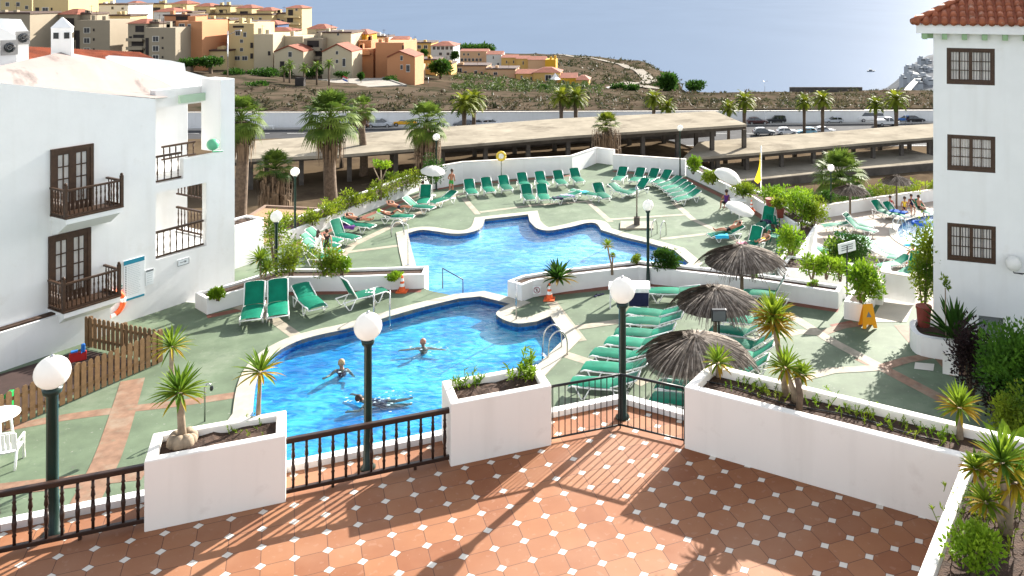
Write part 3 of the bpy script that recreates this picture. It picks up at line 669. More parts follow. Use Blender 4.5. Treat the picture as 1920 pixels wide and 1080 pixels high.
# round-ended planter at the right building
ps = [G(1752, 640), G(1716, 636), G(1712, 650), G(1730, 666), G(1792, 676)]
sp = smooth_line(ps, 4); r = thing('low_planter', 'white planter with rounded corner at the foot of the window wall', 'planter', (0, 0, 0))
wall_strip(MB(), sp, .18, 0, .62).build('body', white, r)
soil_poly(r, [(p.x, p.y) for p in sp] + [(G(1800, 640).x, G(1800, 640).y)], .5)
low_wall('low_wall', 'white low wall half hidden by the dark purple shrub', [(1768, 698), (1790, 702), (1786, 672)], 0, .6)
# ================================================================== THE TWO WHITE RESORT BUILDINGS
class Plane:
    """vertical facade through P (z=0 ground) with direction angle; maps pixels onto it"""
    def __init__(s, P, az):
        s.P = Vector((P.x, P.y, 0)); s.d = Vector((math.sin(az), math.cos(az), 0)); s.n = Vector((s.d.y, -s.d.x, 0))   # n: to the right of d
    def s_of(s, px):
        t = (px - CX) / F   # X = t*Y
        return (t * s.P.y - s.P.x) / (s.d.x - t * s.d.y)
    def sz(s, px, py):
        q = s.s_of(px); Y = s.P.y + q * s.d.y
        return q, CAMZ - (py - CY) * Y / F
    def M(s): return basis(s.P, s.d, Vector((0, 0, 1)), s.n)   # local x along facade, y up, z out of the wall
FL = Plane(G(343, 568), math.radians(29))
r = thing('apartment_building', 'white apartment building with dark wood balconies beside the pool', 'building', (0, 0, 0)); BL = r
ML = FL.M()
sL = lambda px: FL.s_of(px)
s0, s1, s2, s3 = sL(-260), sL(292), sL(387), sL(440)
def zl(px, py): return FL.sz(px, py)[1]
zr0 = zl(150, 170); ztop = zl(292, 182)
def wallbox(mb, a, b_, z0, z1, n0, n1):   # along, height, out
    mb.bx(a, b_, z0, z1, n0, n1, ML)
mb = MB()
DEP = -9.0
z_lo0, z_lo1 = zl(340, 474), zl(340, 352)      # lower loggia opening
z_up0, z_up1 = zl(318, 340), zl(318, 225)
zpar = zl(390, 290)                             # parapet of the upper terrace
zend = zl(430, 148)
# main wall with sloped top (gable verge falling towards the pool)
def prism_s(mb, poly, n0, n1): mb.prism(poly, n0, n1, ML)
verge = [(s0, -1), (s1, -1), (s1, zl(292, 186)), (s0, zl(-260, 128))]
prism_s(mb, verge, DEP, 0)
# loggia stack, open at its far end
smid0 = sL(344)
zb = -1
wallbox(mb, s1, s2, zb, z_lo0, -3.0, 0)
wallbox(mb, s1, s3 - .25, z_lo1, z_up0, -3.0, -.25)
wallbox(mb, s1, s2, z_lo1, z_up0, -.25, 0)
wallbox(mb, s2, s3, zb, zpar - .0, -.25, 0)
wallbox(mb, s2, s3, zb, z_lo0, -3.0, -.25)
wallbox(mb, smid0, s3 - .25, zpar - .9, zpar - .6, -3.0, -.25)
smid = sL(344)
wallbox(mb, smid, s2, z_up0, zpar, -.25, 0)
wallbox(mb, s1 + .002, s3, zb, z_up1 + .6, -5.2, -3.0)
wallbox(mb, sL(414), s3, zpar, zend, -1.2, 0)
wallbox(mb, s1, smid - .0, z_up1, z_up1 + 1.0, -3.0, 0) if False else None
wallbox(mb, sL(330), s3, zend - .95, zend - .3, -1.6, -1.25)
wallbox(mb, s1 - .02, sL(333), z_up0, zl(333, 190), -3.6, -2.2)
mb.build('wall', white, r)
# stained roof slope above the verge
mb = MB()
def ps_(px, py, n): q, z = FL.sz(px, py); return ML @ Vector((q, z, n))
def lift(px, py, back):
    """point on a plane parallel to the facade, 'back' metres behind it"""
    P2 = Plane(FL.P - FL.n * back, math.radians(29)); q, z = P2.sz(px, py); return P2.M() @ Vector((q, z, 0))
A = [lift(-120, 150, 0.02), lift(292, 184, .02)]
Bk = [lift(-120, 128, 3.4), lift(0, 132, 3.4), lift(118, 97, 3.4), lift(205, 112, 3.4), lift(300, 150, 3.4), lift(352, 178, 3.4)]
vs = A + Bk; mb.add(vs, [(0, 1, 7), (0, 7, 6), (0, 6, 5), (0, 5, 4), (0, 4, 3), (0, 3, 2)])
mb.build('roof_slope', roof_white, r)
mb = MB(); vs = []
for p in Bk: vs += [p, Vector((p.x, p.y, p.z - 4))]
k = len(Bk); mb.add(vs, [(2 * i, 2 * i + 2, 2 * i + 3, 2 * i + 1) for i in range(k - 1)]); mb.build('roof_end', white, r)
mb = MB(); g = [lift(212, 135, 4.5), lift(270, 108, 4.5), lift(318, 113, 4.5), lift(346, 119, 4.5), lift(348, 133, 4.5), lift(402, 148, 4.5), lift(400, 190, 4.5), lift(250, 190, 4.5)]
mb.prism([((p - g[0]).dot(FL.d), p.z) for p in g], -2.5, 0, basis(Vector((g[0].x, g[0].y, 0)), FL.d, Vector((0, 0, 1)), FL.n)); mb.build('gable', white, r)
# pergola beam and door
mb = MB(); a = lift(336, 186, 1.0); b_ = lift(412, 178, 1.0); mb.box(((a + b_) / 2), ((b_ - a).length, .12, .30), R=rz(math.atan2(b_.y - a.y, b_.x - a.x)).to_3x3()); mb.build('pergola_beam', mat('pale_green_paint', (.42, .55, .40), .6, .06, 3), r)
mb = MB(); pa, pb2 = lift(396, 206, 2.95), lift(404, 268, 2.95); la, lb2 = ML.inverted() @ pa, ML.inverted() @ pb2; mb.bx(la.x, lb2.x, lb2.y, la.y, -3.0, -2.93, ML); mb.build('door', wood_mid, r)
# chimney
c0 = lift(117, 98, 3.6); mb = MB(); mb.box((c0.x, c0.y, c0.z + .35), (.62, .62, 1.1), R=rz(.5).to_3x3()); mb.lathe([(.47, .9), (.02, 1.28)], 4, Matrix.Translation((c0.x, c0.y, c0.z)) @ rz(.5 + math.pi / 4)); ch = mb.build('chimney', white, r)
mb = MB()
for da in (0, 1):
    for e in (-.16, .16):
        mb.box((e, -.315, .62), (.16, .02, .22), M=Matrix.Translation(c0) @ rz(.5 + da * math.pi / 2))
        mb.box((e, .315, .62), (.16, .02, .22), M=Matrix.Translation(c0) @ rz(.5 + da * math.pi / 2))
mb.build('vent', glass_dark, ch)
# French windows and their balconies
def french(pxl, pxr, pyt, pyb):
    qa, za = FL.sz(pxl, pyt); qb, zb_ = FL.sz(pxr, pyt - 13); zt_ = (za + zb_) / 2; zbt = FL.sz((pxl + pxr) / 2, pyb)[1]
    f = MB(); w = qb - qa; h = zt_ - zbt
    f.bx(qa, qa + .10, zbt, zt_, -.02, .07, ML); f.bx(qb - .10, qb, zbt, zt_, -.02, .07, ML); f.bx(qa + .1, qb - .1, zt_ - .10, zt_, -.02, .068, ML)
    leafw = (w - .2) / 2
    for k in range(2):
        x0 = qa + .1 + k * leafw
        f.bx(x0, x0 + .11, zbt, zt_ - .1, -.01, .05, ML); f.bx(x0 + leafw - .11, x0 + leafw, zbt, zt_ - .1, -.01, .05, ML); f.bx(x0 + .11, x0 + leafw - .11, zbt, zbt + .35, -.01, .045, ML); f.bx(x0 + .11, x0 + leafw - .11, zt_ - .22, zt_ - .1, -.01, .045, ML)
        f.bx(x0 + leafw / 2 - .02, x0 + leafw / 2 + .02, zbt + .35, zt_ - .22, -.01, .04, ML)
        for j in range(1, 4): zz = zbt + .35 + (h - .57) * j / 4; f.bx(x0 + .11, x0 + leafw - .11, zz - .02, zz + .02, -.008, .036, ML)
    o = f.build('window', wood_mid, r)
    p = MB(); p.bx(qa + .1, qb - .1, zbt, zt_ - .1, .002, .008, ML); p.build('pane', glass_dark, o)
    c = MB(); n_ = 24
    for k in range(2):
        x0 = qa + .22 + k * leafw; x1 = x0 + leafw - .24
        vs = []
        for i in range(n_ + 1): xx = x0 + (x1 - x0) * i / n_; vs += [ML @ Vector((xx, zbt + .36, .014 + .006 * math.sin(i * 1.9))), ML @ Vector((xx, zt_ - .23, .014 + .006 * math.sin(i * 1.9)))]
        c.add(vs, [(2 * i, 2 * i + 2, 2 * i + 3, 2 * i + 1) for i in range(n_)])
    c.build('curtain', curtain, o)
    return qa, qb, zbt, zt_
def balcony(qa, qb, z, label, depth=.95):
    b = thing('balcony', label, 'balcony', ML @ Vector((qa, z, 0)), 0, 'dark wood balconies on the white wall')
    Mb = Matrix.Translation(-(ML @ Vector((qa, z, 0)))) @ ML @ Matrix.Translation((qa, z, 0))
    w = qb - qa
    MB().bx(0, w, -.16, 0, 0, depth, Mb).build('slab', white, b)
    # corbel under the slab
    mm = MB(); mm.prism([(0, -.16), (0, -.62), (depth * .35, -.55), (depth * .96, -.16)], .05, w - .05, Mb @ basis(Vector((0, 0, 0)), Vector((0, 0, 1)), Vector((0, 1, 0)), Vector((1, 0, 0)))); mm.build('corbel', white, b)
    mm = MB(); h = .92
    mm.bx(-.03, w + .03, h - .06, h, depth - .10, depth - .02, Mb); mm.bx(-.03, .05, h - .06, h, .02, depth - .1, Mb); mm.bx(w - .05, w + .03, h - .06, h, .02, depth - .1, Mb)
    mm.bx(0, w, .06, .12, depth - .08, depth - .03, Mb); mm.bx(0, .05, .06, .12, .02, depth - .08, Mb); mm.bx(w - .05, w, .06, .12, .02, depth - .08, Mb)
    mm.bx(-.02, w + .02, -.002, .045, .02, depth + .02, Mb)
    for x in (.01, w - .01): mm.bx(x - .045, x + .045, 0, h + .14, depth - .105, depth - .015, Mb); mm.ball((0, 0, 0), .05, 8, Mb @ Matrix.Translation((x, h + .18, depth - .06)))
    mm.build('rail', wood_mid, b)
    fo = None; Rm = Matrix.Rotation(-math.pi / 2, 4, 'X')
    spots = [(x, depth - .06) for x in [w * (i + 1) / 13 for i in range(12)]] + [(xx, .15 + .16 * i) for xx in (.02, w - .02) for i in range(4)]
    for x, yy in spots:
        if fo is None: q = MB(); baluster(q, h - .16, None); fo = q.build('baluster', wood_mid, b, smooth=True); o = fo
        else: o = fo.copy(); link(o); o.parent = b; KIDS[b.name].append(o)
        o.location = Mb @ Vector((x, .10, yy))
    return b
w1 = french(94, 174, 281, 398); w2_ = french(90, 169, 441, 566)
balcony(w1[0] + .0, w1[1] + .45, zl(130, 397), 'upper dark wood balcony before curtained French window')
balcony(w2_[0] + .0, w2_[1] + .45, zl(130, 566), 'lower dark wood balcony before curtained French window')
# loggia railings
LOG = 'dark wood railings of the loggias'
def loggia_rail(qa, qb, z, n, label, turn=0.0, h=.95):
    p = ML @ Vector((qa, z, n)); q = ML @ Vector((qb, z, n)); d = q - p
    return wooden_railing(label, p, q, h, .22, LOG, wood_mid, .1, 0.0, .09)
loggia_rail(s1 + .03, s2 - .05, z_lo0 + .03, -.12, 'dark railing across the lower loggia opening above the arrow sign')
loggia_rail(s1 + .03, smid - .03, z_up0 + .03, -.12, 'short dark railing across the upper loggia opening')
loggia_rail(s1 + .3, s2 - .6, z_lo0 + .35, -2.6, 'inner dark railing at the back of the lower loggia')
loggia_rail(sL(352), sL(386), z_lo0 + 1.75, -2.9, 'small dark railing on the stair inside the lower loggia')
for zz, lab in ((.03, 'dark railing closing the open end of the lower loggia'), (1.45, 'dark stair railing high inside the lower loggia')):
    p = ML @ Vector((s3 - .5, z_lo0 + zz, -2.9)); q = ML @ Vector((s3 - .5, z_lo0 + zz, -.4)); wooden_railing(lab, p, q, .95, .2, LOG, wood_mid, .1, 0.0, .09)
p = lift(303, 284, 2.0); q = lift(366, 287, 2.0); wooden_railing('pale dark-capped stair railing in the upper loggia', Vector((p.x, p.y, p.z - .35)), Vector((q.x, q.y, p.z - .35)), .55, .2, LOG, wood_mid, .08, .0, .08)
p = lift(394, 262, 1.6); q = lift(411, 262, 1.6); wooden_railing('tiny dark railing by the terrace door under the pergola', Vector((p.x, p.y, p.z - .2)), Vector((q.x, q.y, p.z - .2)), .75, .25, LOG, wood_mid, .05, .0, .08)
gb = lift(399, 271, -.3); mb = MB(); mb.ball((0, 0, 0), .22, 18); mb.tube([(0, 0, -.20), (.0, 0, -.27), (.3, .15, -.27)], .03, 6)
o = mb.build('wall_lamp', mat('green_glass_globe', (.12, .42, .24), .3, .08, 3), smooth=True); o.location = gb; tag(o, 'green globe wall lamp on the white parapet of the upper terrace', 'wall lamp')
# info board, lifebuoy, small signs on the wall
teal = mat('teal_print', (.02, .22, .32), .5, .05, 4); ink = mat('grey_ink', (.16, .18, .19), .6, .05, 4); board_m = mat('board_white', (.72, .75, .76), .5, .02, 3); ink2 = mat('pale_ink', (.50, .55, .56), .6, .05, 4)
def board(name, label, pxl, pxr, pyt, pyb, slope, depth=.03):
    qa, za = FL.sz(pxl, pyt); qb, _ = FL.sz(pxr, pyt); _, zb_ = FL.sz(pxl, pyb)
    b = thing(name, label, 'sign', ML @ Vector((qa, zb_, .0)))
    Mb = Matrix.Translation(-(ML @ Vector((qa, zb_, 0)))) @ ML @ Matrix.Translation((qa, zb_, 0))
    MB().bx(0, qb - qa, 0, za - zb_, .002, depth, Mb).build('panel', board_m, b)
    return b, Mb, qb - qa, za - zb_
b, Mb, w, h = board('information_board', 'tall white information board with teal bands above the lifebuoy', 231, 270, 490, 566, 0)
MB().bx(0, w, h - h * .11, h, .03, .036, Mb).build('header_band', teal, b); MB().bx(0, w, 0, h * .05, .03, .036, Mb).build('footer_band', teal, b)
mb = MB()
for i in range(17):
    z = h * (.84 - i * .044); mb.bx(w * .07, w * .13, z - h * .012, z + h * .012, .03, .034, Mb)
mb.build('dot_print', ink, b)
random.seed(5)
for i in range(17):
    mb = MB(); z = h * (.84 - i * .044); x = .19
    while x < .72: l = random.uniform(.05, .13); mb.bx(w * x, w * min(x + l, .8), z - h * .007, z + h * .007, .03, .033, Mb); x += l + .025
    mb.build('text_line', ink2, b)
b, Mb, w, h = board('notice_sign', 'small grey notice beside the tall information board', 272, 287, 507, 536, 0)
MB().bx(.02, w, h * .86, h, .03, .034, Mb).build('heading_print', ink, b)
mb = MB()
for i in range(5): mb.bx(.05, w * .85, h * (.72 - i * .14), h * (.76 - i * .14), .03, .033, Mb)
mb.build('text_print', ink2, b)
b, Mb, w, h = board('arrow_sign', 'small white sign with dark arrow below the lower loggia', 332, 354, 488, 500, 0)
mb = MB(); fr = .02
mb.bx(0, w, 0, fr, .03, .036, Mb); mb.bx(0, w, h - fr, h, .03, .036, Mb); mb.bx(0, fr, fr, h - fr, .03, .036, Mb); mb.bx(w - fr, w, fr, h - fr, .03, .036, Mb); mb.build('border', ink, b)
mb = MB(); mb.bx(w * .2, w * .6, h * .45, h * .55, .03, .035, Mb); mb.prism([(w * .6, h * .3), (w * .8, h * .5), (w * .6, h * .7)], .03, .035, Mb); mb.build('arrow_print', ink, b)
b, Mb, w, h = board('notice_sign', 'tiny green-lettered plate between the lifebuoy and the board', 220, 230, 535, 545, 0)
MB().bx(.02, w - .02, h * .55, h * .85, .03, .034, Mb).build('upper_print', mat('green_ink', (.05, .2, .15), .6, .1, 4), b); MB().bx(.02, w - .02, h * .1, h * .4, .03, .034, Mb).build('lower_print', ink, b)
# lifebuoy
q, z = FL.sz(206, 570); lb = thing('lifebuoy', 'orange and white lifebuoy hanging on the white wall', 'lifebuoy', ML @ Vector((q, z, .08)))
orange = mat('orange_foam', (.72, .12, .03), .6, .06, 4)
R3 = ML.to_3x3().to_4x4(); ro = .40
def arc(t0, t1, m, nm):
    mb = MB(); mb.tube([(ro * math.cos(t0 + (t1 - t0) * i / 10), ro * math.sin(t0 + (t1 - t0) * i / 10), 0) for i in range(11)], .085, 8, R3); mb.build(nm, m, lb, smooth=True)
for k in range(4): arc(k * math.pi / 2 + .3, (k + 1) * math.pi / 2 - .1, orange, 'ring_segment'); arc(k * math.pi / 2 - .1, k * math.pi / 2 + .3, plastic_white, 'white_band')
# electric box by the fence
q, z = FL.sz(172, 606); o = MB().bx(q - .35, q + .25, z - .9, z + .6, 0, .25, ML).build('meter_box', mat('grey_metal', (.48, .49, .47), .5, .1, 3)); tag(o, 'pale grey meter box on the wall behind the picket fence', 'box')
# neighbouring white block low at the left (front garden wall)
qz = zl(150, 575)
r2 = thing('garden_wall', 'white wall with dark capped top below the balconies', 'wall', (0, 0, 0))
mb = MB(); ga = ML @ Vector((sL(-260), 0, .95)); gb = ML @ Vector((sL(160), 0, .55)); zt2 = zl(60, 598) + .1
mb.bx(sL(-260), sL(190), 0, zl(100, 582), .0, .55, ML); mb.build('body', white, r2)
mb = MB(); mb.bx(sL(-260), sL(100), zl(100, 582) + .001, zl(100, 582) + .05, .18, .45, ML); mb.build('planting_strip', soil, r2)
# structures behind the roof
r3 = thing('rooftop_block', 'white rooftop block with round vents behind the stained roof', 'building', (0, 0, 0))
vent_m = mat('grey_vent', (.30, .29, .28), .6, .2, 4)
def roofblock(l, rr, t, b_, back, apex=None):
    a, c = lift(l, b_, back), lift(rr, b_, back); tl = lift(l, t, back)
    Mq = basis(Vector((a.x, a.y, 0)), FL.d, Vector((0, 0, 1)), FL.n); w_ = (c - a).dot(FL.d)
    poly = [(0, a.z - 1), (w_, a.z - 1), (w_, tl.z)] + ([(w_ * .35, tl.z + apex)] if apex else []) + [(0, tl.z)]
    MB().prism(poly, -2.2, 0, Mq).build('wall', white, r3)
    return Mq, w_, tl.z
for (l, rr, t, b_, back, ap, vx, vy, vs_) in ((-60, 30, 70, 140, 2.6, .5, 17, 89, .25), (31, 54, 60, 112, 4.2, .45, 42, 71, .23)):
    Mq, w_, zt_ = roofblock(l, rr, t, b_, back, ap)
    c = lift(vx, vy, back); lc = Mq.inverted() @ c
    mb = MB(); mb.bx(lc.x - vs_, lc.x + vs_, lc.y - vs_, lc.y + vs_, 0, .03, Mq); f = mb.build('vent_frame', vent_m, r3)
    mb = MB(); mb.tube([Mq @ Vector((lc.x + .13 * math.cos(i * .524), lc.y + .13 * math.sin(i * .524), .05)) for i in range(13)], .045, 6); mb.ball(tuple(Mq @ Vector((lc.x, lc.y, .05))), .05, 10); mb.build('grille', glass_dark, f)
def tiled(mb, p0, ex, ey, n, depth_rows, r_=.09):
    """barrel tiles: n columns along ex, running down ey"""
    for i in range(n):
        c = p0 + ex * ((i + .5) / n); w_ = ex.length / n / 2
        rows = depth_rows
        for j in range(rows):
            a = c + ey * (j / rows) + Vector((0, 0, .05)); b_ = c + ey * ((j + 1.12) / rows) + Vector((0, 0, .075 - .03))
            mb.tube([a, b_], [w_ * 1.02, w_ * .86][::-1], 8, cap=True)
r4 = thing('tiled_roof', 'orange barrel-tiled roof ridge seen behind the stained white roof', 'roof', (0, 0, 0))
mb = MB(); a = lift(30, 116, 6); b_ = lift(318, 126, 6); bk = (b_ - a); tiled(mb, a + Vector((0, 0, .50)) - FL.n * 2.2, bk, FL.n * 2.2 - Vector((0, 0, .50)), 60, 4)
mb.build('tiles', mat('orange_tile', (.30, .075, .028), .75, .35, 1.5), r4); MB().add([a - Vector((0, 0, 3)), b_ - Vector((0, 0, 3)), b_, a], [(0, 1, 2, 3)]).add([a, b_, b_ - FL.n * 2.2 + Vector((0, 0, .50)), a - FL.n * 2.2 + Vector((0, 0, .50))], [(0, 1, 2, 3)]).build('roof_base', terracotta, r4)

# ---------------- right building
FR = Plane(G(1750, 622), math.radians(90 + 18.5)); MR = FR.M()
# FR.d points right and towards the camera; n = to the right of d -> towards the camera side
r = thing('apartment_building', 'white apartment block with three dark wood windows and tiled eave', 'building', (0, 0, 0)); BRt = r
sR = lambda px: FR.s_of(px)
zR = lambda px, py: FR.sz(px, py)[1]
e0, e1 = 0.0, 9.0; ztp = zR(1752, 62)
def cut_wall(holes, a, b_, z0, z1, th, M, mt, parent):
    """wall with rectangular openings as one mesh of butted boxes"""
    mb = MB(); xs = sorted({a, b_, *[h[0] for h in holes], *[h[1] for h in holes]})
    for x0, x1 in zip(xs, xs[1:]):
        cuts = sorted([(h[2], h[3]) for h in holes if h[0] <= x0 + 1e-6 and h[1] >= x1 - 1e-6]); z = z0
        for c0_, c1_ in cuts: mb.bx(x0, x1, z, c0_, -th, 0, M); z = c1_
        mb.bx(x0, x1, z, z1, -th, 0, M)
    return mb.build('wall', mt, parent)
wins = []
for (l, rr, t, b_) in ((1775, 1865.5, 90.5, 159), (1776, 1866.5, 254, 322), (1776, 1867.5, 421, 492)):
    a, c = sR(l), sR(rr); m_ = (l + rr) / 2; wins.append((a, c, zR(m_, b_), zR(m_, t)))
w4 = (sR(1835), sR(1882), zR(1858, 640), zR(1858, 594))
cut_wall(wins + [w4], e0, e1, -.5, ztp, .3, MR, white, r)
RXf = MR @ Matrix(((1, 0, 0, 0), (0, 0, 1, 0), (0, 1, 0, 0), (0, 0, 0, 1)))   # local (along, out, up)
def foot(o): return [(-o, o * .55), (e1, o * .55), (e1, -8.7), (2.55 - o, -8.7)]
mb = MB(); mb.add([RXf @ Vector(q) for q in ((.002, -.301, -.5), (.002, -.301, ztp), (2.55, -8.7, ztp), (2.55, -8.7, -.5), (e1, -8.7, -.5), (e1, -8.7, ztp))], [(0, 1, 2, 3), (3, 2, 5, 4)]); mb.build('side_wall', white, r)
def casement(a, c, z0, z1):
    f = MB(); t = .085; d0, d1 = -.20, -.03
    f.bx(a, c, z1 - t, z1, d0, d1, MR); f.bx(a, c, z0, z0 + t * 1.3, d0, d1, MR); f.bx(a, a + t, z0 + t * 1.3, z1 - t, d0, d1, MR); f.bx(c - t, c, z0 + t * 1.3, z1 - t, d0, d1, MR)
    mid = (a + c) / 2; s = .055; zb_, zt_ = z0 + t * 1.3, z1 - t
    for k in range(2):
        x0, x1 = (a + t, mid) if k == 0 else (mid, c - t)
        f.bx(x0, x0 + s, zb_, zt_, -.17, -.055, MR); f.bx(x1 - s, x1, zb_, zt_, -.17, -.055, MR); f.bx(x0 + s, x1 - s, zb_, zb_ + s, -.17, -.06, MR); f.bx(x0 + s, x1 - s, zt_ - s, zt_, -.17, -.06, MR)
        xm = (x0 + x1) / 2; f.bx(xm - .014, xm + .014, zb_ + s, zt_ - s, -.15, -.07, MR)
        for j in (1, 2): zz = zb_ + s + (zt_ - zb_ - 2 * s) * j / 3; f.bx(x0 + s, x1 - s, zz - .013, zz + .013, -.148, -.075, MR)
    o = f.build('window', wood_mid, r)
    MB().bx(a + t, c - t, zb_, zt_, -.125, -.118, MR).build('pane', glass_dark, o)
    cu = MB()
    for k in range(2):
        x0, x1 = (a + t + s, mid - s) if k == 0 else (mid + s, c - t - s); n_ = 40; vs = []
        for i in range(n_ + 1): xx = x0 + (x1 - x0) * i / n_; yy = -.11 + .012 * math.sin(i * .95 + k); vs += [MR @ Vector((xx, zb_ + s, yy)), MR @ Vector((xx, zt_ - s, yy))]
        cu.add(vs, [(2 * i, 2 * i + 2, 2 * i + 3, 2 * i + 1) for i in range(n_)])
    cu.build('curtain', curtain, o)
for w_ in wins: casement(*w_)
MB().bx(w4[0], w4[1], w4[2], w4[3], -.26, -.22, MR).build('vent_door', mat('grey_shutter', (.20, .215, .225), .6, .1, 3), r)
# eave: white cornice, green rafter ends, hipped tile roof
ov = .55; ze = ztp
fo_ = foot(ov); mb = MB(); vs = [RXf @ Vector((x, y, z)) for z in (ze, ze + .30) for x, y in fo_]; mb.add(vs, [(0, 1, 5, 4), (1, 2, 6, 5), (2, 3, 7, 6), (3, 0, 4, 7), (0, 3, 2, 1), (4, 5, 6, 7)]); mb.build('cornice', white, r)
mb = MB()
for i in range(14):
    x = -.35 + i * .62; mb.bx(x, x + .16, ze - .20, ze - .002, 0, ov * .45, MR)
for i in range(6): mb.bx(-.38 + i * .2, i * .2, ze - .20, ze - .002, -.5 - i * .7, -.34 - i * .7, MR)
mb.build('rafter_end', mat('green_timber', (.24, .36, .20), .6, .15, 4), r)
mb = MB(); slope = .50
x00 = e0 - ov - .12; y00 = ov * .55 + .12; apx = 6.5
nC = 26; cw = .29; zc = ze + .33
for i in range(nC):
    xa = x00 + cw * (i + .5)
    L_ = min((xa - x00) * 1.0 + .05, apx); rows = max(int(L_ / .36), 1)
    for j in range(rows):
        y0_ = y00 - j * .36; y1_ = y0_ - .42
        a = MR @ Vector((xa, zc + slope * (j * .36) + .035, y0_)); b_ = MR @ Vector((xa, zc + slope * (j * .36 + .42) - .01, y1_))
        mb.tube([a, b_], [.115, .09], 8)
mb.build('roof_tile', terracotta, r, smooth=True)
mb = MB(); p0 = MR @ Vector((x00, zc, y00)); p1 = MR @ Vector((e1, zc, y00)); p2 = MR @ Vector((e1, zc + slope * apx, y00 - apx)); p3 = MR @ Vector((x00 + apx, zc + slope * apx, y00 - apx)); p4 = MR @ Vector((x00 + 2.5, zc, y00 - 9))
mb.add([p0, p1, p2, p3, p4], [(0, 1, 2, 3), (0, 3, 4)]); mb.build('roof_base', mat('tile_bed', (.30, .09, .045), .85, .3, 3), r)
mb = MB()
for j in range(20):
    a = MR @ Vector((x00 + j * .34, zc + slope * j * .34 + .06, y00 - j * .34)); b_ = MR @ Vector((x00 + j * .34 + .4, zc + slope * (j * .34 + .4) + .05, y00 - j * .34 - .4)); mb.tube([a, b_], [.12, .10], 8)
mb.build('ridge_tile', terracotta, r, smooth=True)
# wall lamp by the lowest window
q, z = FR.sz(1898, 488); wl = thing('wall_lamp', 'white globe wall lamp beside the lowest dark window', 'wall lamp', MR @ Vector((q, z, .35)))
MB().ball((0, 0, 0), .245, 24).build('globe', globe_m, wl, smooth=True)
R3 = MR.to_3x3().to_4x4(); MB().tube([(0, -.25, 0), (.02, -.3, 0), (.35, -.3, -.02)], .02, 6, R3).tube([(.1, -.3, 0), (.3, -.42, -.3)], .012, 6, R3).build('bracket', iron_black, wl, smooth=True)
# ================================================================== VEGETATION
leaf_tree = leafmat('tree_leaf', (.022, .075, .010), (.09, .20, .018))
def leaf_quads(mb, c, rad, n, size, asp=.5, up=.3, shell=.0, jit=.35):
    """n small leaf faces spread through an uneven ellipsoid"""
    c = Vector(c)
    lob = [(Vector((random.uniform(-1, 1), random.uniform(-1, 1), random.uniform(-.8, 1))).normalized() * random.uniform(.35, .75), random.uniform(.32, .6)) for _ in range(max(5, int(n / 90)))]
    for i in range(n):
        L_, r_ = random.choice(lob)
        d = Vector((random.gauss(0, 1), random.gauss(0, 1), random.gauss(0, 1))).normalized()
        p = L_ + d * r_ * (random.random() ** (1 / 2.2))
        p = Vector((p.x * rad[0], p.y * rad[1], p.z * rad[2])) + c
        a = (d + Vector((random.uniform(-1, 1), random.uniform(-1, 1), random.uniform(-.6, 1) + up)) * .8).normalized()
        b_ = a.cross(Vector((random.uniform(-1, 1), random.uniform(-1, 1), random.uniform(-1, 1)))).normalized()
        s = size * random.uniform(1 - jit, 1 + jit)
        mb.add([p - b_ * s * asp * .5 + a * s * .3, p, p + b_ * s * asp * .5 + a * s * .3, p + a * s], [(0, 1, 2, 3)])
    return mb
def shrub(name, label, cat, base, rad, n, size, m, stem=True, group=None, lift=.0):
    r = thing(name, label, cat, base, random.uniform(0, 6), group)
    mb = MB(); leaf_quads(mb, (0, 0, rad[2] + lift), rad, int(n * 1.7), size * .78); mb.build('foliage', m, r)
    if stem:
        mb = MB()
        for k in range(4):
            t = random.uniform(0, 6.3); mb.tube([(.04 * math.cos(t), .04 * math.sin(t), -.05), (rad[0] * .3 * math.cos(t), rad[1] * .3 * math.sin(t), lift + rad[2] * .7), (rad[0] * .5 * math.cos(t), rad[1] * .5 * math.sin(t), lift + rad[2] * 1.3)], [.035, .025, .012], 5)
        mb.build('stem', bark, r, smooth=True)
    return r
def blade(mb, p, d, L_, w, droop, seg=4, fold=.25):
    """one strap leaf starting at p in direction d"""
    side = d.cross(Vector((0, 0, 1)));
    if side.length < .05: side = Vector((1, 0, 0))
    side.normalize(); q = Vector(p); dd = Vector(d).normalized(); row = []
    for i in range(seg + 1):
        t = i / seg; ww = w * (.55 + 1.2 * t) * (1 - t ** 2.2) if i < seg else 0.002
        ww = max(ww, .002); nrm = side.cross(dd).normalized()
        row += [q + side * ww / 2 + nrm * ww * fold, q, q - side * ww / 2 + nrm * ww * fold]
        q = q + dd * (L_ / seg); dd = (dd + Vector((0, 0, -droop * (.4 + t)))).normalized()
    mb.add(row, [(3 * i + k, 3 * i + 3 + k, 3 * i + 4 + k, 3 * i + 1 + k) for i in range(seg) for k in (0, 1)])
def rosette(r, c, rad, n, w, dry=.25, nm='leaf_crown', elev=(-.5, 1.3), m=None):
    g = MB(); random_ = random
    for i in range(n):
        e = elev[0] + (elev[1] - elev[0]) * (i / n) ** .9 + random.uniform(-.12, .12); a = i * 2.399 + random.uniform(-.3, .3)
        d = Vector((math.cos(a) * math.cos(e), math.sin(a) * math.cos(e), math.sin(e)))
        g.mi = 1 if (i / n < dry and random.random() < .75) else 0
        blade(g, Vector(c) + d * .04, d, rad * random.uniform(.82, 1.08) * (1 if e > -.1 else .9), w, .10 if e > .3 else .17)
    return g.build(nm, [m or leaf_yucca, leaf_yucca_dry], r)
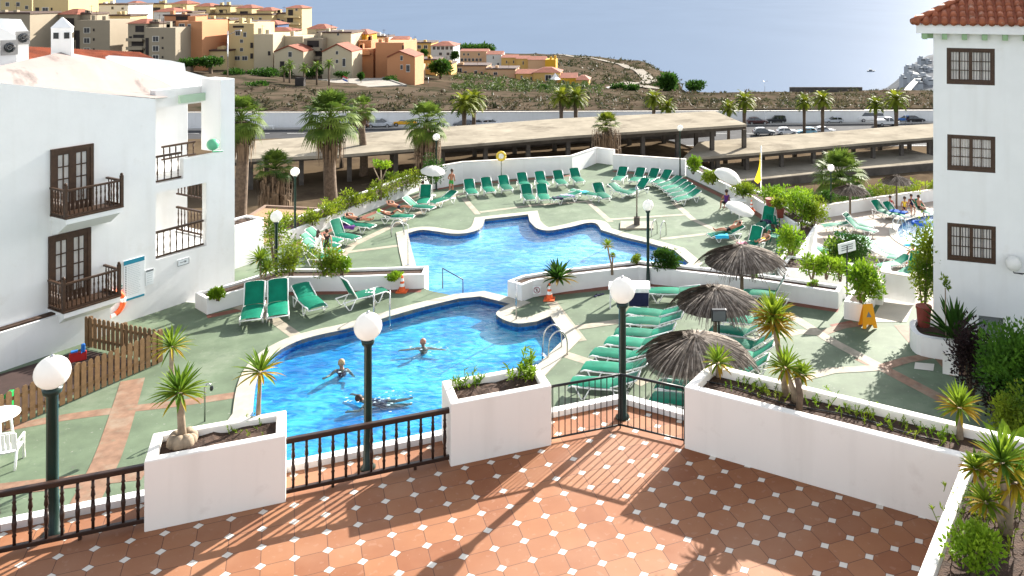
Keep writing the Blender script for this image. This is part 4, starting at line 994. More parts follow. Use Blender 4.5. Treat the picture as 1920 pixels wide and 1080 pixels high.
def yucca(label, base, heads, trunk_r=.04, n=62, w=.05, group='yuccas in the white planters', rootball=False, dry=.25):
    """heads: list of (dx, dy, height, radius); each on its own stem from the base"""
    r = thing('yucca', label, 'yucca', base, 0, group)
    for dx, dy, h, rad in heads:
        mb = MB(); mb.tube([(0, 0, -.06), (dx * .25, dy * .25, h * .35), (dx * .7, dy * .7, h * .7), (dx, dy, h)], [trunk_r * 1.35, trunk_r, trunk_r * .9, trunk_r * .95], 9)
        mb.build('stem', bark_pale, r, smooth=True); rosette(r, (dx, dy, h), rad, n, w, dry)
    if rootball:
        mb = MB()
        for k in range(9): t = k * .7; mb.ball((.13 * math.cos(t), .13 * math.sin(t), .03), .085 + .03 * random.random(), 8, None, (1, 1, 1.2))
        mb.build('root', bark_pale, r, smooth=True)
    return r
def loc_px(px, py, z): return G(px, py, z)
ST = ZT + .86
def hpx(base, py): return CAMZ - (py - CY) * base.y / F - base.z   # height above base of a pixel row
def yuc(label, bpx, bpy, z, heads, **k):
    b = G(bpx, bpy, z); out = []
    for hx, hy, rpx in heads:
        c = at(hx, hy, b.y); out.append((c.x - b.x, 0, c.z - b.z, rpx * b.y / F))
    return yucca(label, b, out, **k)
yuc('small yucca with a swollen root at the near end of its planter', 342, 830, ST, [(337, 737, 50)], trunk_r=.055, rootball=True, n=80, dry=.1)
yuc('thin-stemmed yucca with yellow lower leaves leaning over the pool', 484, 790, ST, [(488, 698, 46)], trunk_r=.033, n=48, dry=.45)
lb = LONG
def long_at(px, py): return G(px, py, lb[6])
yuc('small bright yucca at the near corner of the long planter beside the parasol', 1347, 706, lb[6], [(1346, 681, 33)], trunk_r=.04, n=60, dry=.3)
yuc('tallest yucca, with hanging yellow leaves, rising in front of the loungers', 1474, 742, lb[6], [(1449, 592, 46), (1452, 612, 44)], trunk_r=.045, n=90, dry=.55)
yuc('twin-headed yucca with a cut stump in the long planter', 1492, 752, lb[6], [(1473, 690, 40), (1504, 703, 24)], trunk_r=.045, n=60, dry=.2)
yuc('single yellow-fringed yucca half way along the long planter', 1800, 822, lb[6], [(1799, 765, 43)], trunk_r=.045, n=75, dry=.5)
yuc('large yucca clump at the corner of the long planter', 1888, 1000, lb[6], [(1880, 868, 60), (1905, 905, 62), (1830, 880, 30), (1848, 942, 38)], trunk_r=.05, n=80, dry=.45)
yuc('yucca on a bent stem just outside the first planter', 322, 715, 1.2, [(322, 650, 42)], trunk_r=.06, n=70, dry=.35, group=None)
yuc('small yucca on a thin bare stem beside the far pool', 1148, 512, .5, [(1139, 461, 14), (1149, 480, 6)], trunk_r=.035, n=50, group=None)
yuc('bushy yucca among the shrubs behind the globe lamp', 490, 540, .45, [(488, 487, 26), (500, 505, 22)], n=60, group=None, w=.07, dry=.05)
# terrace planter weeds
def weed(label, base, n, h, m=leaf_bright, spread=.25, name='weed', group='small plants in the terrace planters'):
    r = thing(name, label, 'plant', base, 0, group); mb = MB()
    for i in range(n):
        a = random.uniform(0, 6.28); e = random.uniform(.5, 1.4); d = Vector((math.cos(a) * math.cos(e), math.sin(a) * math.cos(e), math.sin(e)))
        p = Vector((random.gauss(0, spread), random.gauss(0, spread), 0)) * .5
        q = p + d * h * random.uniform(.5, 1); mb.tube([p, q], .006, 4, cap=False)
        for k in range(6):
            s = p.lerp(q, random.uniform(.2, 1)); dd = Vector((random.uniform(-1, 1), random.uniform(-1, 1), random.uniform(.1, 1))).normalized(); blade(mb, s, dd, h * .28, h * .10, .1, 2)
    mb.build('foliage', m, r); return r
ZM = ZT + .87
weed('leafy green weed clump at the back end of the middle planter', G(985, 710, ZM), 26, .48)
weed('low sparse weeds at the near end of the middle planter', G(878, 728, ZM), 14, .34)
weed('dry succulent tuft beside the thin-stemmed yucca', G(470, 800, ST), 9, .16)
weed('low tuft of weeds in the short planter', G(460, 815, ST), 10, .13, leaf_hedge)
for i, (a, b_, n_, h_) in enumerate(((1400, 722, 30, .16), (1440, 735, 28, .2), (1545, 758, 16, .22), (1610, 780, 18, .2), (1640, 785, 14, .17), (1700, 805, 18, .16), (1765, 828, 16, .22))):
    weed(['patch of low yellow-green weeds beside the first yucca', 'weed tuft at the foot of the tall yucca', 'thin weeds just past the cut stump', 'spreading weed in the middle of the long planter', 'small weed beside the spreading weed', 'low weed along the irrigation hose', 'round tuft of yellowish grass before the last yucca'][i], G(a, b_, lb[6]), n_, h_, leaf_hedge if i % 2 else leaf_bright, .3)
shrub('leafy_shrub', 'bright green leafy shrub at the bottom of the planter arm', 'shrub', G(1822, 1075, lb[6]), (.32, .32, .28), 700, .09, leaf_bright)
for i, (a, b_) in enumerate(((1850, 960), (1835, 1010), (1870, 930))):
    weed(['dense yellow-green ground plants under the yucca clump', 'ground plants spilling at the wall of the planter arm', 'small plants behind the corner yucca stems'][i], G(a, b_, lb[6]), 40, .24, leaf_hedge, .4)
# stump
b = G(1498, 770, lb[6]); o = MB().tube([(0, 0, -.05), (.02, 0, .25), (-.03, 0, .5)], [.06, .05, .045], 8).build('tree_stump', bark, smooth=True); o.location = b; tag(o, 'cut grey-brown stump standing between two yuccas in the long planter', 'stump')

# ---- hedges
def hedge(label, pa, pb, h, wd, n_per, size, m, group=None, name='clipped_hedge'):
    d = pb - pa; r = thing(name, label, 'hedge', pa, math.atan2(d.y, d.x), group); mb = MB(); L_ = Vector((d.x, d.y, 0)).length
    k = max(int(L_ / (wd * .9)), 1)
    for i in range(k):
        x = L_ * (i + .5) / k; hh = h * random.uniform(.75, 1.15); leaf_quads(mb, (x, random.uniform(-.1, .1), hh * .42 + d.z * x / max(L_, .1)), (wd * .72, wd * .6, hh * .56), int(n_per * 1.9), size * .75)
    mb.build('foliage', m, r); mb = MB()
    for i in range(k * 3):
        x = random.uniform(0, L_); mb.tube([(x, 0, -.1), (x + random.uniform(-.1, .1), random.uniform(-.1, .1), h * .6)], [.025, .012], 5)
    mb.build('stem', bark, r); return r
ZH = ZF + .55
hp = [G(575, 424, ZH), G(640, 398, ZH), G(700, 376, ZH), G(745, 360, ZH), G(790, 345, ZH)]
hl = ['low leafy hedge run nearest the globe lamp', 'hedge run below the palm trunk', 'hedge run beside the thin pale tree', 'hedge run rising towards the white parasol']
for i in range(4): hedge(hl[i], hp[i], hp[i + 1], 1.15 + .1 * i, 1.0, 330, .17, leaf_hedge, 'hedges along the sloping planter')
hedge('row of loose shrubs above the gravel bed', G(515, 445, ZF), G(600, 425, ZF), 1.2, 1.1, 320, .18, leaf_hedge)
shrub('leafy_shrub', 'dense shrub beside the rounded end of the parasol hedge', 'shrub', G(808, 346, ZH), (1.0, 1.0, .95), 900, .17, leaf_dark)
for i, (a, b_, w, h, m, lab) in enumerate(((545, 520, .75, .8, leaf_hedge, 'yellow-green shrub left of the girl in white'), (610, 522, .7, .65, leaf_hedge, 'low shrub in front of the girl in white'), (640, 520, .45, .5, leaf_bright, 'small shrub at the end of the girl in white planter row'), (515, 500, .6, 1.2, leaf_hedge, 'tall loose shrub right behind the globe lamp post'), (740, 523, .34, .12, leaf_bright, 'small bright tuft above the traffic cone'), (408, 562, .22, .2, leaf_bright, 'tiny tuft in the planter next to the building corner'))):
    shrub('leafy_shrub', lab, 'shrub', G(a, b_, .45), (w, w * .8, h), int(900 * w + 200), .14, m)
# right side shrubs
ZP = ZF + .62
for i, (a, b_, w, h, m, lab) in enumerate((
    (1300, 325, .6, .6, leaf_bright, 'broad-leaved green plant behind the corner of the far wall'),
    (1335, 345, .8, .45, leaf_hedge, 'low yellow-green shrub below the far white parasol'),
    (1395, 372, 1.0, .5, leaf_hedge, 'green shrub beside the reclining purple sunbather wall'),
    (1450, 385, 1.0, .6, leaf_bright, 'bright shrub at the foot of the yellow flag pole'),
    (1490, 400, 1.3, .75, leaf_bright, 'wide bright shrub between the flag and the potted plant'),
    (1500, 425, .9, 1.0, leaf_bright, 'round bright shrub at the top of the diagonal planter'),
    (1482, 492, .8, .85, leaf_bright, 'round bright shrub at the foot of the diagonal planter'),
    (1525, 425, .8, .7, leaf_hedge, 'loose shrub hanging over the diagonal white wall'),)):
    shrub('leafy_shrub', lab, 'shrub', G(a, b_, ZP), (w, w * .8, h), int(800 * w + 200), .19, m)
for i, (a, b_, w, lab) in enumerate(((1522, 521, .62, 'first low shrub in the planter above the parasols'), (1548, 522, .55, 'second low shrub in the planter above the parasols'), (1575, 525, .6, 'last low shrub in the planter above the parasols'))):
    shrub('leafy_shrub', lab, 'shrub', G(a, b_, ZF + .95), (w, w * .7, .5), 500, .18, leaf_bright)
shrub('leafy_shrub', 'tall bright green bush in the square planter by the yellow sign', 'shrub', G(1618, 574, .5), (.72, .72, .80), 1500, .17, leaf_bright)
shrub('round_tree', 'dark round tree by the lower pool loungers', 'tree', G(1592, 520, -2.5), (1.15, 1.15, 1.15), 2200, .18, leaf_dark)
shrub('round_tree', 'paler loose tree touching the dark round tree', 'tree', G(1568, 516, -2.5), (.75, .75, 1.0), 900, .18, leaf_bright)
shrub('leafy_shrub', 'dark round shrub leaning over the far pool edge', 'shrub', G(1248, 506, .5), (.62, .5, .42), 900, .16, leaf_dark)
shrub('leafy_shrub', 'small yellowish shrub beside the lamp at the pool edge', 'shrub', G(1192, 497, .5), (.26, .26, .24), 350, .1, leaf_hedge)
shrub('leafy_shrub', 'small pale tuft in the long bent planter near the tall parasol', 'shrub', G(1525, 542, .5), (.3, .2, .18), 220, .1, leaf_bright)
shrub('leafy_shrub', 'thin plant in the bent planter below the back parasol', 'shrub', G(1413, 528, .5), (.22, .2, .36), 200, .14, leaf_bright)
# dark fan plant near the cone
r = thing('fan_plant', 'dark brownish fan-leaved plant at the rounded end of the pool planter', 'plant', G(1046, 530, .45)); rosette(r, (0, 0, .15), .75, 60, .13, .15, 'foliage', (-.1, 1.2), leaf_dark)
# tall potted shrub, agave and bushes by the right building
shrub('climbing_shrub', 'tall slim shrub in the red-brown pot against the white corner', 'shrub', G(1732, 585, .5), (.55, .5, 1.45), 1900, .15, leaf_hedge, lift=.2)
r = thing('agave', 'spiky agave with a flower stalk before the grey door', 'agave', G(1790, 640, .5)); rosette(r, (0, 0, .05), 1.25, 44, .16, .0, 'foliage', (.25, 1.45), leaf_dark)
MB().tube([(-.2, .2, 0), (-.22, .2, 1.6)], .018, 6).build('flower_stalk', bark_pale, r); mb = MB(); leaf_quads(mb, (-.22, .2, 1.7), (.16, .16, .3), 60, .12); mb.build('flower_head', leaf_hedge, r)
shrub('purple_shrub', 'dark purple-leaved shrub in front of the agave', 'shrub', G(1822, 742, 0), (.80, .7, 1.05), 2000, .13, leaf_purple, lift=.15)
shrub('purple_shrub', 'low dark shrub below the round green tree', 'shrub', G(1868, 790, 0), (.6, .6, .7), 900, .12, leaf_purple)
shrub('leafy_tree', 'large deep green tree crowding the corner of the window wall', 'tree', G(1912, 800, 0), (1.15, 1.1, 1.15), 4600, .16, leaf_tree, lift=.4)
shrub('leafy_shrub', 'paler green bush under the large deep green tree', 'shrub', G(1912, 870, 0), (.75, .7, .8), 1500, .13, leaf_hedge, lift=.2)
r = thing('banana_plant', 'broad-leaved bright green plant behind the planter end', 'plant', G(1895, 872, 1.2))
mb = MB()
for k in range(9): a = k * .7; blade(mb, Vector((0, 0, 0)), Vector((math.cos(a), math.sin(a), 1.3)).normalized(), 1.0, .30, .22, 5, .1)
mb.build('foliage', leaf_bright, r)

# ---- fan palms
def fan(mb, p, d, L_, fr, n, droop):
    """petiole and pleated fan leaf"""
    d = d.normalized(); side = d.cross(Vector((0, 0, 1))).normalized(); up = side.cross(d).normalized()
    q = p + d * L_ * .6 - Vector((0, 0, droop * L_ * .25)); mb.tube([p, p.lerp(q, .5) + Vector((0, 0, .04)), q], [.03, .02, .018], 4, cap=False)
    dd = (d - Vector((0, 0, droop))).normalized(); up2 = side.cross(dd).normalized()
    for i in range(n):
        a = (i / (n - 1) - .5) * 2.9; v_ = (dd * math.cos(a) + side * math.sin(a)).normalized()
        ln = fr * (1 - .18 * abs(a)) * random.uniform(.85, 1.05); w = fr * .105
        sd = v_.cross(up2).normalized(); m_ = q + v_ * ln * .6 + up2 * (.04 * fr); e = q + v_ * ln - Vector((0, 0, fr * (.12 + droop * .25)))
        mb.add([q, m_ + sd * w / 2, e, m_ - sd * w / 2], [(0, 1, 2, 3)])
def fan_palm(label, base, hc, rc, trunk_r, n=34, skirt=0.0, name='fan_palm', group='fan palms beside the pool deck', m=leaf_palm, skirt_r=.55, low=-.5):
    r = thing(name, label, 'palm tree', base, random.uniform(0, 6), group)
    mb = MB(); k = 10
    mb.tube([(.12 * math.sin(i * .5), .1 * math.cos(i * .4), hc * i / k - .2) for i in range(k + 1)], [trunk_r * (1.25 - .35 * i / k) for i in range(k + 1)], 10); mb.build('trunk', bark, r, smooth=True)
    mb = MB()
    for i in range(n):
        e = low + (1.45 - low) * (i + .5) / n + random.uniform(-.1, .1); a = i * 2.399; d = Vector((math.cos(a) * math.cos(e), math.sin(a) * math.cos(e), math.sin(e)))
        fan(mb, Vector((0, 0, hc)), d, rc * .85, rc * .52, 15, max(.12, .55 - e * .45))
    mb.build('crown', m, r)
    if skirt:
        mb = MB()
        for i in range(int(150 * skirt_r + 40)):
            a = random.uniform(0, 6.28); t = random.random(); z = hc - .1 - skirt * .55 * t; rr = trunk_r * .8
            p = Vector((rr * math.cos(a), rr * math.sin(a), z)); out = Vector((math.cos(a), math.sin(a), 0)); s2 = Vector((-out.y, out.x, 0)) * random.uniform(.04, .10)
            q = p + out * skirt_r * random.uniform(.6, 1.1) * rc * .5 - Vector((0, 0, .25)); e = q - Vector((0, 0, skirt * random.uniform(.35, .55))) + out * random.uniform(-.15, .1)
            mb.add([p - s2, q - s2, e, q + s2, p + s2], [(0, 1, 2, 3, 4)])
        mb.build('dry_skirt', leaf_skirt, r)
    return r
def fpalm(label, bpx, bpy, zb, cy, rpx, tr, cpx=None, **k):
    """trunk base pixel on height zb, crown centre row, crown radius px"""
    b = G(bpx, bpy, zb); hc = hpx(b, cy); return fan_palm(label, b, hc, rpx * b.y / F, tr, **k)
fpalm('tall fan palm with a long dry skirt, its trunk rising from the hedge', 620, 388, -5.5, 222, 66, .42, skirt=3.6, n=52, low=-.45)
fpalm('fan palm growing against the end of the white balcony building', 452, 440, -4, 222, 54, .35, skirt=2.6, n=50, low=-.6)
fpalm('short fan palm with a thick brown skirt above the gravel bed', 515, 396, -4.5, 316, 44, .45, skirt=3.6, n=34, low=-.1, skirt_r=.95)
fpalm('fan palm with hanging brown leaves in front of the carport, by the small lamp', 800, 345, -7.0, 230, 50, .40, skirt=5.0, n=40, skirt_r=.75)
fpalm('smaller fan palm peeping out behind the tall one', 680, 330, -7.6, 205, 32, .35, skirt=1.5, n=28)
fpalm('fan palm with fat straw skirt behind the corner of the white wall', 1137, 318, -7.4, 236, 34, .5, skirt=5.2, n=26, low=.1, skirt_r=1.15, m=leaf_date)
fpalm('bushy low fan palm behind the lower pool', 1575, 400, -5.5, 330, 62, .5, n=60, low=-.7, skirt=0)
# pale thin tree and flat crown by the hedge
r = thing('young_tree', 'thin pale tree with flat bright crown beside the hedge', 'tree', G(714, 372, ZH)); mb = MB(); mb.tube([(0, 0, -.1), (.03, 0, 1.0), (.0, 0, 1.7)], [.06, .05, .03], 6); mb.tube([(0, 0, .9), (-.45, .1, 1.8)], .03, 5); mb.tube([(.03, 0, 1.0), (.4, -.1, 1.8)], .03, 5); mb.build('trunk', bark_pale, r, smooth=True)
mb = MB(); leaf_quads(mb, (0, 0, 1.95), (.62, .6, .28), 420, .16); mb.build('crown', leaf_bright, r)
# hedge along the lower pool
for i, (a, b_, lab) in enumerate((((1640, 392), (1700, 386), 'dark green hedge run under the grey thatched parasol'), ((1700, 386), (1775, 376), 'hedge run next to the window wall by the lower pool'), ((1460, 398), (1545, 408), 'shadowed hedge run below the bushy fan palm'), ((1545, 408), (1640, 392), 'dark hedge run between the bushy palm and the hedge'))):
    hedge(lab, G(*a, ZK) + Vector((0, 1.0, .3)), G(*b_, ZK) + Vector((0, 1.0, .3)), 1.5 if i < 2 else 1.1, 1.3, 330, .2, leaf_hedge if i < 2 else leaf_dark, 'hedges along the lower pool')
# ---- date palms along the road
def date_palm(label, base, hc, rc, n=30, group='date palms along the road', m=leaf_date):
    r = thing('date_palm', label, 'palm tree', base, random.uniform(0, 6), group)
    mb = MB(); mb.tube([(0, 0, -.4), (.05, 0, hc * .5), (0, 0, hc)], [rc * .14, rc * .12, rc * .16], 8); mb.build('trunk', bark, r, smooth=True)
    mb = MB()
    for i in range(n):
        e = -.35 + 1.75 * (i + .5) / n; a = i * 2.399; d = Vector((math.cos(a) * math.cos(e), math.sin(a) * math.cos(e), math.sin(e)))
        q = Vector((0, 0, hc)); sg = 7
        for k in range(sg):
            nx_ = q + d * (rc / sg); sd = d.cross(Vector((0, 0, 1))).normalized(); w = rc * .24 * math.sin(math.pi * (k + .8) / (sg + .8))
            dn = Vector((0, 0, -w * .35))
            mb.add([q, nx_, nx_ + sd * w + d * w * .5 + dn, q + sd * w * .25 + dn * .3], [(0, 1, 2, 3)]); mb.add([q, nx_, nx_ - sd * w + d * w * .5 + dn, q - sd * w * .25 + dn * .3], [(0, 3, 2, 1)])
            q = nx_; d = (d + Vector((0, 0, -.16 - .05 * k))).normalized()
    mb.build('crown', m, r); return r
for lab, px, by, cy, rp, Y in (('date palm with full crown left of the two dark cars', 870, 238, 195, 30, 138), ('slim date palm leaning against a fuller one by the parked cars', 888, 236, 188, 28, 141), ('first of the close pair of date palms by the white wall', 1052, 228, 183, 26, 143), ('second of the close pair of date palms by the white wall', 1080, 228, 184, 27, 144), ('pale sunlit date palm above the carport corner', 1226, 226, 186, 23, 138), ('small date palm beside the pale sunlit one', 1252, 228, 200, 20, 137), ('yellowish date palm half hidden by the carport end', 1366, 225, 204, 21, 134), ('date palm next to the dark van', 1396, 226, 190, 25, 139), ('thin date palm in the middle of the car park', 1508, 240, 192, 21, 141), ('taller date palm standing beside the silver hatchback', 1542, 244, 188, 24, 139), ('low date palm in front of the white pickup', 1642, 232, 196, 22, 141), ('full date palm in front of the blue car', 1680, 234, 188, 27, 140)):
    z = -12.95; c = at(px, cy, Y); date_palm(lab, Vector((c.x, Y, z)), c.z - z, rp * Y / F * 1.1)
# ================================================================== LOUNGERS
def make_lounger(back, name='sun_lounger', sling=plastic_green):
    r = thing(name, 'x', 'sun lounger', (0, 0, 0), 0, 'green sun loungers round the pools')
    w = .33; hz = .34; xb = .22; L0 = -.98; bl = .78; b_ = math.radians(back); bx_, bz = xb + bl * math.cos(b_), hz + bl * math.sin(b_)
    mb = MB()
    for s in (-1, 1):
        mb.tube([(L0, s * w, hz - .05), (L0 + .1, s * w, hz), (-.2, s * w, hz - .02), (xb, s * w, hz), (.75, s * w, hz - .03)], .024, 6)
    mb.tube([(L0, -w, hz - .05), (L0, w, hz - .05)], .024, 6); mb.build('frame', plastic_white, r, smooth=True)
    mb = MB(); n = .035
    mb.tube([(xb, -w, hz + n), (bx_, -w, bz + n), (bx_ + .03 * math.cos(b_), -w * .7, bz + n + .03 * math.sin(b_)), (bx_ + .03 * math.cos(b_), w * .7, bz + n + .03 * math.sin(b_)), (bx_, w, bz + n), (xb, w, hz + n)], .022, 6); mb.build('back_frame', plastic_white, r, smooth=True)
    for s in (-1, 1):
        MB().tube([(-.78, s * w, hz), (-.60, s * (w + .03), .02), (-.52, s * (w + .03), .02), (-.34, s * w, hz)], .022, 5).build('leg', plastic_white, r, smooth=True)
        MB().tube([(.28, s * w, hz), (.46, s * (w + .03), .02), (.54, s * (w + .03), .02), (.72, s * w, hz - .03)], .022, 5).build('leg', plastic_white, r, smooth=True)
    def panel(x0, z0, x1, z1, sag, nm):
        mb = MB(); k, q = 8, 6; vs = []
        for i in range(k + 1):
            t = i / k; x = x0 + (x1 - x0) * t; z = z0 + (z1 - z0) * t
            for j in range(q + 1): y = (j / q - .5) * 2 * (w - .02); vs.append((x, y * 1.07, z - sag * math.sin(math.pi * t) + .045 * (1 - (2 * j / q - 1) ** 4) + .008))
        mb.add(vs, [(i * (q + 1) + j, (i + 1) * (q + 1) + j, (i + 1) * (q + 1) + j + 1, i * (q + 1) + j + 1) for i in range(k) for j in range(q)]); return mb.build(nm, sling, r, smooth=True)
    panel(L0 - .01, hz - .03, xb, hz + .015, -.03, 'seat'); panel(xb + .01, hz + .02, bx_ - .01, bz + .035, .03, 'backrest')
    return r
PROTO = {k: None for k in ('flat', 'low', 'mid', 'up')}
ANG = {'flat': 7, 'low': 20, 'mid': 36, 'up': 62}
used = {}
def lounger(label, fx, fy, hx, hy, z, kind='low', group=None):
    a = G(fx, fy, z + .35); b_ = G(hx, hy, z + .35); d = b_ - a; yaw = math.atan2(d.y, d.x); c = (a + b_) / 2
    p = Vector((c.x, c.y, z + .006))
    if PROTO[kind] is None: PROTO[kind] = make_lounger(ANG[kind]); o = PROTO[kind]; o.location = p; o.rotation_euler = (0, 0, yaw); o['label'] = label
    else: o = copy_tree(PROTO[kind], p, yaw, label)
    if group: o['group'] = group
    return o
NL = lambda *a: lounger(*a)
for row in (
 ('upright green lounger facing the camera, leftmost of the four by the low planter', 469, 597, 480, 560, 0, 'up'),
 ('upright green lounger directly in front of the globe lamp post', 521, 590, 521, 556, 0, 'up'),
 ('green lounger with sunlit curved sling, third of the four by the low planter', 597, 577, 562, 547, 0, 'low'),
 ('green lounger seen side-on with a white towel, beside the pool ladder', 698, 547, 648, 560, 0, 'up'),
 ('green lounger nearest the white table, top of the row beside the parasols', 1190, 583, 1268, 592, 0, 'low'),
 ('green lounger second from the top in the row left of the thatched parasols', 1177, 600, 1275, 606, 0, 'low'),
 ('green lounger third from the top in the row left of the thatched parasols', 1161, 621, 1259, 629, 0, 'low'),
 ('green lounger in the middle of the row crossing the globe lamp post', 1147, 638, 1240, 648, 0, 'low'),
 ('green lounger tucked under the nearest thatched parasol in the row', 1122, 659, 1215, 672, 0, 'low'),
 ('green lounger second from the iron railing in the long row', 1103, 685, 1208, 696, 0, 'low'),
 ('green lounger seen through the iron railing, closest of its row', 1076, 714, 1193, 724, 0, 'low'),
 ('green lounger behind the two parasols, topmost of the second row', 1366, 597, 1435, 604, 0, 'mid'),
 ('green lounger beside the pole of the second thatched parasol', 1352, 617, 1424, 629, 0, 'mid'),
 ('green lounger at the edge of the nearest thatched parasol in the second row', 1372, 642, 1430, 651, 0, 'mid'),
 ('green lounger just behind the yucca, fourth of the second row', 1368, 664, 1428, 671, 0, 'mid'),
 ('green lounger ending the second row at the planter corner', 1355, 691, 1416, 699, 0, 'mid'),
 ('green lounger under the nearest parasol partly behind the long planter', 1262, 722, 1330, 733, 0, 'mid'),
 ('green lounger lowest under the nearest parasol, beside the railing end', 1250, 746, 1325, 758, 0, 'low'),
 ('short-looking green lounger in shade between the white table and the parasol', 1236, 545, 1288, 546, 0, 'flat'),
 ('green lounger with raised back against the white planter behind the tall yucca', 1415, 548, 1470, 553, 0, 'up'),
 ('green lounger leftmost of the row under the far parapet wall', 888, 364, 877, 349, ZF, 'mid'),
 ('green lounger second in the row under the far parapet wall', 921, 360, 909, 346, ZF, 'mid'),
 ('green lounger right of the yellow lifebuoy post', 954, 356, 941, 342, ZF, 'mid'),
 ('green lounger fourth in the row under the far parapet wall', 989, 350, 976, 337, ZF, 'mid'),
 ('green lounger fifth in the row under the far parapet wall', 1023, 348, 1009, 334, ZF, 'mid'),
 ('green lounger sixth in the row under the far parapet wall', 1057, 346, 1043, 332, ZF, 'mid'),
 ('green lounger last in the row, near the corner of the far wall', 1089, 341, 1074, 328, ZF, 'mid'),
 ('green lounger at the head of the second far row, above the pool inlet', 996, 375, 984, 359, ZF, 'mid'),
 ('green lounger next to the one above the pool inlet', 1023, 374, 1014, 359, ZF, 'mid'),
 ('lounger heaped with dark and lilac towels in the second far row', 1040, 372, 1078, 365, ZF, 'flat'),
 ('lounger with a turquoise towel in the second far row', 1112, 364, 1083, 361, ZF, 'flat'),
 ('green lounger standing clear at the end of the second far row', 1138, 371, 1118, 357, ZF, 'mid'),
 ('faded lounger seen side-on between the two groups of far loungers', 1180, 362, 1150, 354, ZF, 'low'),
 ('faded lounger behind the outdoor shower post', 1184, 358, 1208, 350, ZF, 'mid'),
 ('green lounger first of the fan under the short white parapet', 1155, 338, 1170, 326, ZF, 'mid'),
 ('green lounger second of the fan under the short white parapet', 1186, 340, 1204, 327, ZF, 'mid'),
 ('green lounger third of the fan under the short white parapet', 1208, 342, 1232, 328, ZF, 'mid'),
 ('green lounger fourth of the fan under the short white parapet', 1224, 344, 1258, 331, ZF, 'mid'),
 ('green lounger fifth of the fan, at the foot of the slim lamp', 1234, 348, 1274, 339, ZF, 'low'),
 ('green lounger sixth of the fan, along the wall planter', 1242, 354, 1284, 345, ZF, 'low'),
 ('green lounger seventh of the fan, along the wall planter', 1251, 360, 1292, 351, ZF, 'low'),
 ('green lounger eighth of the fan, along the wall planter', 1258, 367, 1300, 357, ZF, 'low'),
 ('green lounger last of the fan, closest to the pool', 1264, 375, 1310, 365, ZF, 'low'),
 ('green lounger topmost of the stack behind the girl in white', 641, 451, 572, 446, ZF, 'mid'),
 ('green lounger second of the stack behind the girl in white', 632, 461, 565, 458, ZF, 'mid'),
 ('green lounger third of the stack, crossed by the girl in white', 636, 472, 570, 469, ZF, 'mid'),
 ('green lounger lowest of the stack, above the shrubs', 640, 485, 580, 481, ZF, 'mid'),
 ('green lounger with high back between the stack and the purple towel', 668, 446, 618, 436, ZF, 'up'),
 ('lounger with purple towel under the lone sunbather', 700, 424, 640, 418, ZF, 'low'),
 ('lounger under the sunbathing couple', 772, 405, 712, 406, ZF, 'low'),
 ('big empty green lounger beyond the sunbathing couple', 812, 389, 756, 385, ZF, 'mid'),
 ('green lounger pointing at the standing man by the white parasol', 812, 379, 848, 368, ZF, 'low'),
 ('dark green lounger under the seated woman below the white parasol', 790, 381, 801, 366, ZF, 'up'),
 ('white-framed lounger under the man lying by the tilted parasol', 1335, 440, 1386, 434, ZF, 'low'),
 ('pale lounger with raised white back near the tilted parasol', 1398, 462, 1420, 452, ZF, 'up'),
 ('green lounger with dark towels against the wall planter', 1425, 424, 1446, 410, ZF, 'up'),
 ('green lounger left one under the back thatched parasol', 1350, 512, 1398, 516, ZF, 'flat'),
 ('green lounger right one under the back thatched parasol', 1384, 517, 1436, 521, ZF, 'flat'),
 ('low green lounger nearest the pole of the lower pool parasol', 1556, 422, 1584, 420, ZK, 'flat'),
 ('pale green lounger upper of the pair by the lower pool parasol', 1628, 424, 1588, 416, ZK, 'mid'),
 ('pale green lounger lower of the pair by the lower pool parasol', 1634, 432, 1594, 424, ZK, 'mid'),
 ('flat lounger above the dark round tree, upper of two', 1622, 446, 1575, 441, ZK, 'flat'),
 ('flat lounger above the dark round tree, lower of two', 1632, 454, 1588, 450, ZK, 'flat'),
 ('half hidden lounger left of the dark round tree', 1562, 476, 1535, 466, ZK, 'flat'),
 ('lounger first in the line curving past the dark round tree', 1655, 468, 1620, 461, ZK, 'low'),
 ('lounger second in the line curving past the dark round tree', 1672, 476, 1634, 470, ZK, 'low'),
 ('lounger third in the line curving past the dark round tree', 1690, 485, 1656, 480, ZK, 'low'),
 ('brown-shaded lounger of the woman seated by the shallow pool', 1698, 510, 1720, 498, ZK, 'up'),
 ('lounger last of the curved line, behind the bright bush', 1660, 497, 1690, 492, ZK, 'low'),
 ('green lounger at the end of the blue-towelled group', 1672, 402, 1640, 390, ZK, 'mid'),
 ('lounger with a bright blue towel in the group by the hedge', 1694, 404, 1664, 394, ZK, 'mid'),
 ('white lounger at the foot of the window wall beyond the shallow pool', 1742, 398, 1722, 390, ZK, 'mid'),
): NL(*row)
